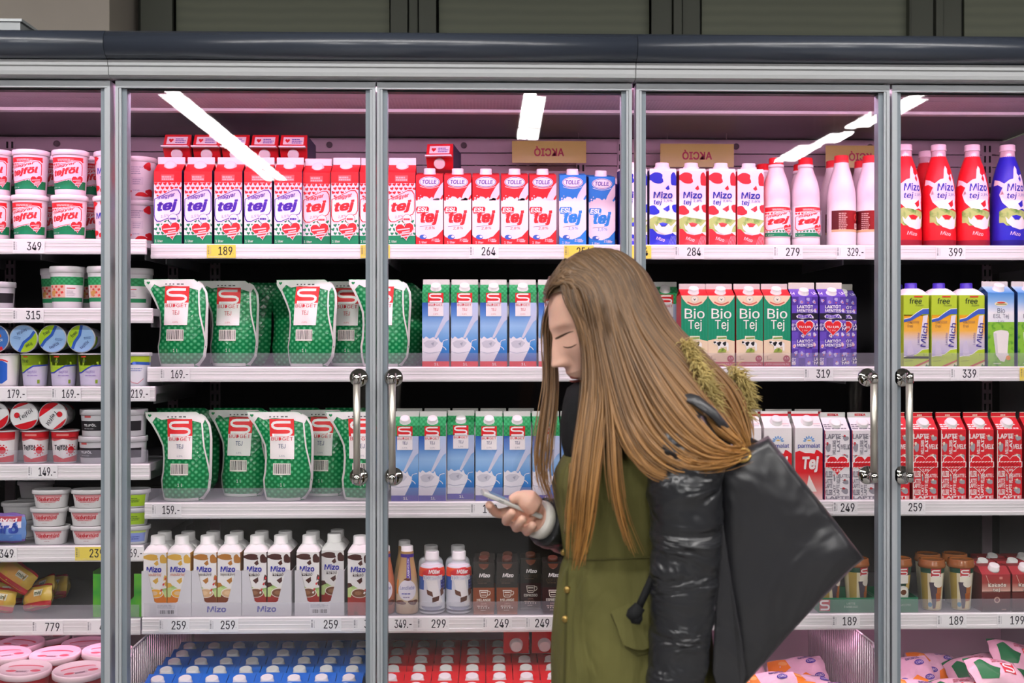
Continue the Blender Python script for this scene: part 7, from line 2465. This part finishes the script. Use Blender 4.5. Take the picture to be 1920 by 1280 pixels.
def mod(py, a):
    w = math.exp(-((py - 1045) / 45.0) ** 2)
    w2 = math.exp(-((py - 1240) / 130.0) ** 2)
    return 0.030 * math.sin(13 * a + py * 0.012) * w + 0.010 * math.sin(7 * a + py * 0.02) + 0.012 * w2 * math.sin(9 * a - py * 0.01)


st = [(822, 1100, 1260, 0.085, 0), (836, 1078, 1292, 0.135, 0), (856, 1056, 1306, 0.15, 0), (880, 1043, 1314, 0.15, 0), (905, 1037, 1320, 0.148, 0), (935, 1040, 1322, 0.145, 0), (965, 1045, 1318, 0.14, 0), (1000, 1051, 1310, 0.135, 0), (1030, 1058, 1302, 0.13, 0),
      (1046, 1060, 1300, 0.128, 0), (1060, 1054, 1306, 0.133, 0), (1090, 1046, 1316, 0.14, 0), (1140, 1039, 1326, 0.146, 0), (1200, 1036, 1334, 0.15, 0), (1280, 1036, 1340, 0.154, 0), (1370, 1034, 1344, 0.158, 0), (1420, 1036, 1342, 0.156, 0), (1424, 1060, 1320, 0.14, 0)]
fine = []
for i in range(len(st) - 1):
    for k in range(4):
        t = k / 4
        fine.append(tuple(st[i][j] + (st[i + 1][j] - st[i][j]) * t for j in range(5)))
fine.append(st[-1])
pk = MB(); pk.rings(hrings(fine, M_OLIVE, 72, mod), M_OLIVE, True)
pk_me = pk.build('parka_body')
PB_ = bvh_of(pk_me)
parka = ppart('parka', pk_me, 'olive cotton parka body')


def sub(name, mb):
    me = mb.build(name)
    me.transform(PINV)
    return part(name, me, parka)


M_BRASS = mat('#b89a5a', 0.3, 0.9, name='brass')
M_OLD = mat('#4d4a22', 0.85, name='olive_seam')
sub('zip', stuck_stroke(PB_, [(1068, 868), (1066, 905), (1062, 950), (1058, 1000)], [3, 3, 3, 3], M_BRASS, 0.002))
sub('zip_pull', stuck_stroke(PB_, [(1063, 945), (1062, 958), (1061, 970)], [4, 7, 5], M_BRASS, 0.006))
sub('placket', stuck_stroke(PB_, [(1064, 1060), (1062, 1120), (1060, 1200), (1058, 1290), (1057, 1380)], [5, 5, 5, 5, 5], M_OLD, 0.002))
sub('placket', stuck_stroke(PB_, [(1072, 860), (1074, 940), (1072, 1020)], [4, 4, 4], M_OLD, 0.003))
for x_, y_ in ((1064, 1105), (1060, 1160), (1195, 1193), (1098, 1032), (1057, 1035)):
    p_ = stick(PB_, x_, y_, 0.002)
    q_ = MB(); q_.lathe([(0.0065, 0), (0.0065, 0.002), (0.004, 0.004), (0.001, 0.0045)], M_BRASS, 14)
    q_.xform(Matrix.Translation(p_) @ Matrix.Rotation(math.radians(90), 4, 'X'))
    sub('snap_button', q_)
# pocket flap and seams
pf = stuck_stroke(PB_, [(1146, 1150), (1160, 1180), (1176, 1214), (1196, 1228), (1222, 1222)], [4, 5, 6, 6, 4], M_OLD, 0.005)
sub('pocket_seam', pf)
fl = MB()
cols_ = []
for i in range(9):
    t = i / 8
    top = (1146 + (1232 - 1146) * t, 1146 - 40 * t)
    bot = (1168 + (1240 - 1168) * t, 1208 - 8 * t + 14 * math.sin(math.pi * t))
    cols_.append([fl.vert(stick(PB_, top[0] + (bot[0] - top[0]) * s, top[1] + (bot[1] - top[1]) * s, 0.003 + 0.008 * s)) for s in (0, 0.33, 0.66, 1.0)])
for i in range(8):
    for s in range(3):
        fl.face((cols_[i][s + 1], cols_[i + 1][s + 1], cols_[i + 1][s], cols_[i][s]), M_OLIVE, True)
sub('pocket_flap', fl)
sub('waist_cord', stuck_stroke(PB_, [(1060, 1046), (1100, 1050), (1150, 1048), (1200, 1046), (1230, 1044)], [4, 4, 4, 4, 4], M_OLD, 0.004))
cord = MB()
cord.tube([Q(1232, 1050, -0.16), Q(1222, 1085, -0.168), Q(1206, 1120, -0.17), Q(1196, 1142, -0.172)], 0.0065, M_BLACK, 8)
cord.tube([Q(1200, 1136, -0.172), Q(1188, 1152, -0.174), Q(1180, 1160, -0.174)], [0.010, 0.013, 0.008], M_BLACK, 10)
cord.tube([Q(1194, 1146, -0.172), Q(1193, 1160, -0.174), Q(1192, 1168, -0.174)], [0.009, 0.011, 0.008], M_BLACK, 10)
sub('toggle_cord', cord)


def sleeve(pts, rad, seed, n=28, sub_=7):
    fine = smooth_prof([(*p, r) for p, r in zip([tuple(q) for q in pts], rad)], sub_)
    b = MB()
    r = random.Random(seed)
    ph = [r.uniform(0, 6.3) for _ in range(4)]
    P_ = [Vector(f[:3]) for f in fine]
    rr = []
    up = Vector((1, 0, 0.1))
    for i, p in enumerate(P_):
        t = (P_[min(i + 1, len(P_) - 1)] - P_[max(i - 1, 0)]).normalized()
        u = (up - t * up.dot(t)).normalized()
        w = t.cross(u)
        up = u
        ring = []
        for k in range(n):
            a = 2 * math.pi * k / n
            wr = 0.026 * math.sin(i * 0.9 + 1.9 * math.sin(a + ph[0]) + ph[1]) + 0.020 * math.sin(i * 1.6 + 2.4 * math.sin(a * 2 + ph[2])) + 0.008 * math.sin(i * 0.45 + 3 * a)
            ring.append(p + (u * math.cos(a) + w * math.sin(a)) * fine[i][3] * (1 + wr))
        rr.append(ring)
    b.rings(rr, M_LEATH, True)
    return b


sub('sleeve', sleeve([Q(1225, 800, -0.07), Q(1258, 805, -0.12), Q(1280, 850, -0.155), Q(1285, 930, -0.168), Q(1286, 1000, -0.17), Q(1284, 1070, -0.172), Q(1280, 1130, -0.172), Q(1275, 1200, -0.17), Q(1266, 1280, -0.168), Q(1258, 1345, -0.165)],
                     [0.050, 0.060, 0.064, 0.061, 0.058, 0.056, 0.053, 0.050, 0.047, 0.044], 3))
sub('sleeve', sleeve([Q(1185, 835, 0.06), Q(1150, 850, 0.12), Q(1146, 910, 0.155), Q(1130, 982, 0.155), Q(1085, 990, 0.10), Q(1045, 984, 0.05), Q(1018, 977, 0.028)], [0.05, 0.058, 0.055, 0.055, 0.052, 0.047, 0.0435], 5))
cf = MB()
c0, c1 = Q(1019, 976, 0.029), Q(1005, 971, 0.018)
cf.tube([c0, c0 + (c1 - c0) * 0.5, c1, c1 + (c0 - c1) * 0.1], [0.0345, 0.035, 0.0335, 0.030], mat('#e6e2dc', 0.8, name='white_cuff'), 22)
sub('cuff', cf)
# leather yoke over the near shoulder, collar
yo = MB()
yo.tube([Q(1200, 800, -0.02), Q(1255, 790, -0.075), Q(1310, 805, -0.09), Q(1345, 840, -0.08)], [0.05, 0.062, 0.055, 0.035], M_LEATH, 20)
sub('shoulder_yoke', yo)
hood = MB()
hood.tube([Q(1230, 800, 0.06), Q(1290, 770, 0.03), Q(1335, 770, -0.03), Q(1350, 800, -0.07)], [0.05, 0.06, 0.055, 0.035], M_OLIVE, 18)
sub('hood', hood)
# fur trim: tufts along the hood's edge
M_FUR = mat('#b8a468', 0.7, name='fur', noise=(20, 0.25))
rf = random.Random(21)
for path, n_ in (([Q(1283, 640, -0.075), Q(1302, 672, -0.105), Q(1318, 706, -0.12), Q(1330, 738, -0.125), Q(1338, 768, -0.12)], 700), ([Q(1372, 690, -0.02), Q(1392, 716, -0.03), Q(1400, 745, -0.035), Q(1396, 780, -0.05)], 420)):
    fur = MB()
    for k in range(n_):
        t = rf.random() * (len(path) - 1)
        i = min(int(t), len(path) - 2)
        p_ = path[i].lerp(path[i + 1], t - i) + Vector((rf.gauss(0, 0.005), rf.gauss(0, 0.006), rf.gauss(0, 0.004)))
        dr = Vector((rf.gauss(0.25, 0.55), rf.gauss(-0.4, 0.5), rf.gauss(-0.15, 0.5))).normalized()
        L_ = rf.uniform(0.012, 0.028)
        fur.tube([p_, p_ + dr * L_ * 0.5, p_ + dr * L_ + Vector((0.002, 0, -0.006))], [0.0013, 0.0009, 0.0002], M_FUR, 4)
    fo = sub('fur_trim', fur)
    fo['kind'] = 'stuff'
# black knitted snood
sn = MB()
sn.rings(hrings([(716, 1080, 1150, 0.04, 0), (728, 1064, 1185, 0.066, 0), (750, 1056, 1215, 0.082, 0), (790, 1052, 1232, 0.092, 0), (830, 1054, 1240, 0.10, 0), (860, 1058, 1245, 0.105, 0), (872, 1075, 1230, 0.09, 0)], M_BLACK, 32, lambda py, a: 0.02 * math.sin(py * 0.13 + 2 * math.sin(a))), M_BLACK, True)
ppart('snood', sn.build('snood'))
# trousers and boots, below the frame
tr = MB()
M_TR = mat('#22242a', 0.8, name='dark_trousers')
for sx, d, bend in ((1, -0.085, -60), (-1, 0.085, 70)):
    tr.tube([Q(1185, 1390, d), Q(1185 - bend * 0.3, 1600, d), Q(1185 - bend, 1800, d), Q(1185 - bend * 1.1, 2040, d)], [0.098, 0.085, 0.068, 0.056], M_TR, 18)
ppart('trousers', tr.build('trousers'))
for sx, d, bend in ((1, -0.085, -60), (-1, 0.085, 70)):
    bt = MB()
    p_ = Q(1185 - bend * 1.2, 2100, d)
    M_BOOT = mat('#1a1a1c', 0.5, name='boot_leather')
    bt.rings([[(p_.x + dx + rx * math.cos(2 * math.pi * k / 18), p_.y + ry * math.sin(2 * math.pi * k / 18), z) for k in range(18)] for z, rx, ry, dx in ((0.0008, 0.125, 0.045, -0.06), (0.03, 0.13, 0.048, -0.06), (0.06, 0.105, 0.046, -0.04), (0.09, 0.07, 0.045, -0.01), (0.13, 0.056, 0.05, 0.0), (0.26, 0.062, 0.058, 0.0))], M_BOOT, True)
    ppart('boot', bt.build('boot'))

# ---- hair: a base shell over the skull and many tapering locks
def hair_mat():
    m = bpy.data.materials.new('brown_hair')
    m.use_nodes = True
    nt = m.node_tree
    b_ = nt.nodes['Principled BSDF']
    b_.inputs['Roughness'].default_value = 0.38
    b_.inputs['Specular IOR Level'].default_value = 0.45
    at_ = nt.nodes.new('ShaderNodeAttribute'); at_.attribute_name = 'along'
    rn = nt.nodes.new('ShaderNodeAttribute'); rn.attribute_name = 'lock'
    r1 = nt.nodes.new('ShaderNodeValToRGB')
    el = r1.color_ramp.elements
    el[0].color = (*lin('#594634'), 1); el[1].color = (*lin('#b5803f'), 1)
    e = el.new(0.45); e.color = (*lin('#7d5f42'), 1)
    hs = nt.nodes.new('ShaderNodeHueSaturation')
    mr = nt.nodes.new('ShaderNodeMapRange')
    mr.inputs['To Min'].default_value = 0.55; mr.inputs['To Max'].default_value = 1.35
    nt.links.new(at_.outputs['Fac'], r1.inputs['Fac']); nt.links.new(rn.outputs['Fac'], mr.inputs['Value'])
    nt.links.new(mr.outputs['Result'], hs.inputs['Value']); nt.links.new(r1.outputs['Color'], hs.inputs['Color']); nt.links.new(hs.outputs['Color'], b_.inputs['Base Color'])
    return m


M_HAIR = hair_mat()
rh_ = random.Random(5)
hair = MB()
att_s, att_l = [], []


def flush(s, l):
    while len(att_s) < len(hair.v):
        att_s.append(s); att_l.append(l)


# shell
sh = MB()
nu, nv = 48, 36
gr = {}
for j in range(nv + 1):
    ph = math.pi * 0.86 * j / nv
    for i in range(nu):
        th = 2 * math.pi * i / nu
        nx, ny, nz = math.sin(ph) * math.sin(th), math.sin(ph) * math.cos(th), math.cos(ph)
        p_ = Vector((80 * nx, (98 if ny > 0 else 106) * ny, (121 if nz > 0 else 115) * nz)) / 1000
        gr[i, j] = (hair.vert(HM @ p_), nx, ny, nz)
flush(0.12, 0.35)
for j in range(nv):
    for i in range(nu):
        q = [gr[i, j], gr[(i + 1) % nu, j], gr[(i + 1) % nu, j + 1], gr[i, j + 1]]
        c_ = [sum(v[k] for v in q) / 4 for k in (1, 2, 3)]
        if c_[1] > 0.30 and c_[2] < 0.62 and abs(c_[0]) < 0.86 and not (c_[1] < 0.45 and abs(c_[0]) > 0.78):
            continue
        hair.face([v[0] for v in q][::-1], M_HAIR, True)


def lock(pts, r, col, s0=0.0, s1=1.0, flat=0.45, n=5):
    fine = smooth_prof([tuple(p) for p in pts], 4)
    N = len(fine)
    rad = [r * (0.55 + 0.45 * min(1, 4 * i / N)) * (1 - 0.80 * (i / (N - 1)) ** 2.2) for i in range(N)]
    o = len(hair.v)
    hair.tube(fine, rad, M_HAIR, n, True, flat)
    for i in range(N):
        for k in range(n):
            att_s.append(s0 + (s1 - s0) * i / (N - 1)); att_l.append(col)


GD = {
    'far': [(1075, 503, 0.03), (1030, 560, 0.055), (1017, 620, 0.066), (1024, 700, 0.05), (1012, 780, 0.03), (1003, 850, 0.01), (1008, 900, -0.01), (1030, 945, -0.03)],
    'far2': [(1085, 498, 0.03), (1048, 560, 0.06), (1040, 640, 0.07), (1045, 720, 0.045), (1040, 790, 0.01), (1032, 850, -0.02), (1030, 900, -0.04), (1040, 940, -0.05)],
    'a': [(1093, 496, 0.0), (1066, 545, -0.055), (1088, 600, -0.078), (1098, 680, -0.085), (1092, 770, -0.10), (1076, 870, -0.14), (1068, 970, -0.155), (1064, 1062, -0.155)],
    'b': [(1105, 492, 0.0), (1084, 550, -0.07), (1106, 630, -0.092), (1114, 720, -0.10), (1102, 820, -0.14), (1092, 920, -0.165), (1088, 1000, -0.165), (1082, 1066, -0.16)],
    'c': [(1113, 490, 0.0), (1105, 560, -0.082), (1125, 650, -0.10), (1142, 750, -0.125), (1148, 830, -0.155), (1152, 910, -0.17), (1165, 980, -0.172), (1188, 1042, -0.17)],
    'd': [(1122, 489, 0.0), (1128, 565, -0.086), (1155, 660, -0.108), (1185, 760, -0.145), (1225, 830, -0.19), (1285, 872, -0.222), (1345, 872, -0.222), (1398, 852, -0.19)],
    'e': [(1130, 489, 0.0), (1152, 565, -0.085), (1195, 660, -0.12), (1240, 745, -0.175), (1290, 806, -0.21), (1335, 840, -0.215), (1372, 848, -0.205), (1400, 843, -0.18)],
    'f': [(1138, 489, 0.005), (1172, 560, -0.078), (1228, 645, -0.105), (1285, 712, -0.13), (1330, 765, -0.145), (1362, 805, -0.15), (1384, 830, -0.15), (1393, 850, -0.15)],
    'g': [(1146, 490, 0.01), (1195, 555, -0.05), (1255, 628, -0.065), (1318, 692, -0.08), (1360, 745, -0.085), (1383, 795, -0.09), (1392, 830, -0.1), (1392, 855, -0.1)],
    'h': [(1152, 492, 0.02), (1212, 555, -0.01), (1280, 630, -0.02), (1345, 695, -0.035), (1385, 740, -0.04), (1400, 790, -0.05), (1402, 825, -0.06), (1398, 850, -0.06)],
    'i': [(1150, 492, 0.04), (1205, 552, 0.05), (1272, 630, 0.04), (1335, 700, 0.02), (1372, 750, 0.0), (1388, 800, -0.02), (1390, 840, -0.04), (1386, 860, -0.05)],
}
GV = {k: [Q(*p) for p in v] for k, v in GD.items()}


HMI = HM.inverted()
PU = {'far': 0.0, 'far2': 0.2, 'a': 0.0, 'b': 0.14, 'c': 0.28, 'd': 0.42, 'e': 0.56, 'f': 0.70, 'g': 0.82, 'h': 0.92, 'i': 1.0}


def root_at(u, side):
    an = math.radians(36 + 92 * u)
    return Vector((side * 0.003, (0.098 if an < math.pi / 2 else 0.106) * math.cos(an), 0.121 * math.sin(an)))


def push_out(pw, extra):
    l = HMI @ pw
    sc = Vector((l.x / 0.081, l.y / (0.099 if l.y > 0 else 0.107), l.z / (0.122 if l.z > 0 else 0.116)))
    q = sc.length
    if q < 1.0 + extra:
        l = l * ((1.0 + extra) / max(q, 1e-4))
        return HM @ l
    return pw


def sheet(a_, b_, n, r=0.0034, clump=0.0, thin=1.0, jit=0.004, s1=1.0, short=0.25, cl0=0.35, bias=0.5):
    A, B_ = GV[a_], GV[b_]
    for q in range(n):
        t = rh_.random()
        end = 0 if t < bias else 1
        k_ = rh_.uniform(1 - short, 1.0)
        pts = []
        off = Vector((rh_.gauss(0, jit), rh_.gauss(0, jit * 0.8), rh_.gauss(0, jit * 0.5)))
        ph_ = rh_.uniform(0, 6.28)
        nP = len(A)
        for i in range(nP):
            s = i / (nP - 1) * k_
            fi = s * (nP - 1)
            j = min(int(fi), nP - 2)
            pa = A[j].lerp(A[j + 1], fi - j); pb = B_[j].lerp(B_[j + 1], fi - j)
            tt = t + (end - t) * clump * max(0, (s - cl0) / (1 - cl0)) ** 1.2
            p = pa.lerp(pb, tt) + off * min(1, 0.25 + s * 1.4) + Vector((math.sin(ph_ + s * 4), math.cos(ph_ + s * 3.1), 0)) * 0.003 * s
            pts.append(p)
        ex_ = rh_.uniform(0.005, 0.06)
        rt = root_at(PU[a_] + (PU[b_] - PU[a_]) * t + rh_.gauss(0, 0.03), 1 if a_.startswith('far') else -1)
        r0_ = push_out(HM @ rt, 0.0)
        m1 = push_out(r0_.lerp(pts[1], 0.35), ex_); m2 = push_out(r0_.lerp(pts[1], 0.7), ex_)
        pts = [r0_, m1, m2] + [push_out(q_, ex_) for q_ in pts[1:4]] + pts[4:]
        lock(pts, r * rh_.uniform(0.5, 1.1), rh_.random(), 0.0, s1 * k_)


sheet('far', 'far2', 90, 0.0036, 0.3, s1=0.85)
sheet('a', 'b', 140, 0.0032, 0.55, s1=0.95, short=0.45)
sheet('b', 'c', 170, 0.0032, 0.97, s1=0.95, cl0=0.24, bias=0.86)
sheet('c', 'd', 320, 0.0036, 0.95, s1=0.95, cl0=0.34, bias=0.05)
sheet('d', 'e', 260, 0.0038, 0.35, s1=1.0)
sheet('e', 'f', 260, 0.0038, 0.85, s1=1.0, cl0=0.40)
sheet('f', 'g', 170, 0.0038, 0.9, s1=0.95, cl0=0.40)
sheet('g', 'h', 200, 0.0040, 0.2, s1=0.95)
sheet('h', 'i', 160, 0.0042, 0.1, s1=0.95)
# loose single strands
for q in range(26):
    k_ = rh_.choice(['far', 'a', 'b', 'c', 'd', 'e'])
    o_ = Vector((rh_.gauss(0, 0.012), rh_.gauss(-0.004, 0.004), rh_.gauss(0, 0.008)))
    lock([push_out(p, 0.05) + o_ * (i / 7) for i, p in enumerate(GV[k_])], 0.0009, rh_.random(), flat=1.0, n=4)
hair_me = hair.build('hair')
for nm, vals in (('along', att_s), ('lock', att_l)):
    at_ = hair_me.attributes.new(nm, 'FLOAT', 'POINT')
    at_.data.foreach_set('value', vals)
ppart('hair', hair_me, 'long straight brown hair fading to gold')

# ---- phone in her hand
A_, B_ = Q(905, 927, -0.012), Q(1016, 972, -0.006)
ex = (B_ - A_).normalized()
ey = Vector((0, 1, -0.06)); ey = (ey - ex * ey.dot(ex)).normalized()
ez = ex.cross(ey)
PMX = Matrix((ex, ey, ez)).transposed().to_4x4()
PMX.translation = A_ + ez * -0.002
L_ = (B_ - A_).length
ph_t = thing('smartphone', 'silver smartphone held in the hand of the walking person', 'phone')
ph_t.matrix_world = PMX
b = MB(); b.box(0, L_, -0.002, 0.064, 0, 0.0085, mat('#d0cfcc', 0.3, 0.4, name='silver_phone_shell'))
part('shell', bevelled(b.build('phone_shell'), 0.003, 3), ph_t)
b = MB(); b.box(0.012, L_ - 0.014, 0.002, 0.060, 0.0085, 0.0088, mat('#14161c', 0.08, name='phone_screen_glass'))
part('screen', b.build('phone_screen'), ph_t)
b = MB(); b.box(0.030, 0.040, -0.0026, -0.0019, 0.003, 0.0055, mat('#a8a8a6', 0.3, 0.5, name='phone_button'))
part('side_button', b.build('phone_button'), ph_t)

# ---- black tote bag on the shoulder
pts_ = [(1440, 816), (1500, 893), (1560, 968), (1600, 1020), (1621, 1047), (1600, 1064), (1540, 1124), (1470, 1200), (1420, 1258), (1390, 1290), (1372, 1230), (1360, 1150), (1354, 1050), (1352, 960), (1352, 870), (1395, 842)]
bag = thing('tote_bag', 'large black leather tote bag hanging from the shoulder of the person', 'bag', Q(1450, 1290, -0.09))
BINV = Matrix.Translation(-bag.location)
n_ = len(pts_)
cxp, cyp = sum(p[0] for p in pts_) / n_, sum(p[1] for p in pts_) / n_
def bring(s, d):
    return [Q(cxp + (x - cxp) * s, cyp + (y - cyp) * s, d) for x, y in pts_]
b = MB()
b.rings([bring(0.05, -0.035), bring(0.5, -0.032), bring(0.85, -0.036), bring(0.97, -0.05), bring(1.0, -0.075), bring(1.0, -0.12), bring(0.97, -0.145), bring(0.90, -0.153), bring(0.7, -0.160), bring(0.4, -0.165), bring(0.05, -0.166)], M_BAG, True)
b.v = [tuple(BINV @ Vector(v)) for v in b.v]
b.f = [tuple(reversed(f)) for f in b.f]
bb_me = b.build('bag_body')
part('bag_body', bb_me, bag)
g_ = [(1354, 965), (1372, 1090), (1392, 1200), (1399, 1262), (1392, 1290), (1368, 1300), (1345, 1296), (1336, 1260), (1340, 1150), (1346, 1050)]
b = MB()
fr = [Q(x, y, -0.172 - 0.004 * math.sin(i)) for i, (x, y) in enumerate(g_)]
bk = [Q(x, y, -0.10) for x, y in g_]
b.poly([BINV @ p for p in fr][::-1], M_BAG)
b.rings([[BINV @ p for p in fr], [BINV @ p for p in bk]], M_BAG, False)
part('gusset', bevelled(b.build('bag_gusset'), 0.004, 2), bag)
b = MB()
b.tube([BINV @ Q(1398, 848, -0.10), BINV @ Q(1370, 815, -0.14), BINV @ Q(1338, 775, -0.185), BINV @ Q(1305, 750, -0.175), BINV @ Q(1268, 738, -0.14), BINV @ Q(1245, 745, -0.06)], 0.010, M_BAG, 10, flat=0.4)
b.tube([BINV @ Q(1420, 838, -0.06), BINV @ Q(1390, 822, -0.08), BINV @ Q(1352, 800, -0.12), BINV @ Q(1320, 790, -0.14)], 0.011, M_BAG, 10, flat=0.4)
part('strap', b.build('bag_strap'), bag)
b = MB()
b.tube([BINV @ (Q(1393, 853, -0.16) + Vector((0.012 * math.cos(t), 0, 0.010 * math.sin(t)))) for t in [2 * math.pi * k / 14 for k in range(15)]], 0.003, M_BRASS, 8)
part('ring', b.build('bag_ring'), bag)
sm = MB()
bbv = BVHTree.FromPolygons([bag.location + v.co for v in bb_me.vertices], [tuple(p.vertices) for p in bb_me.polygons])
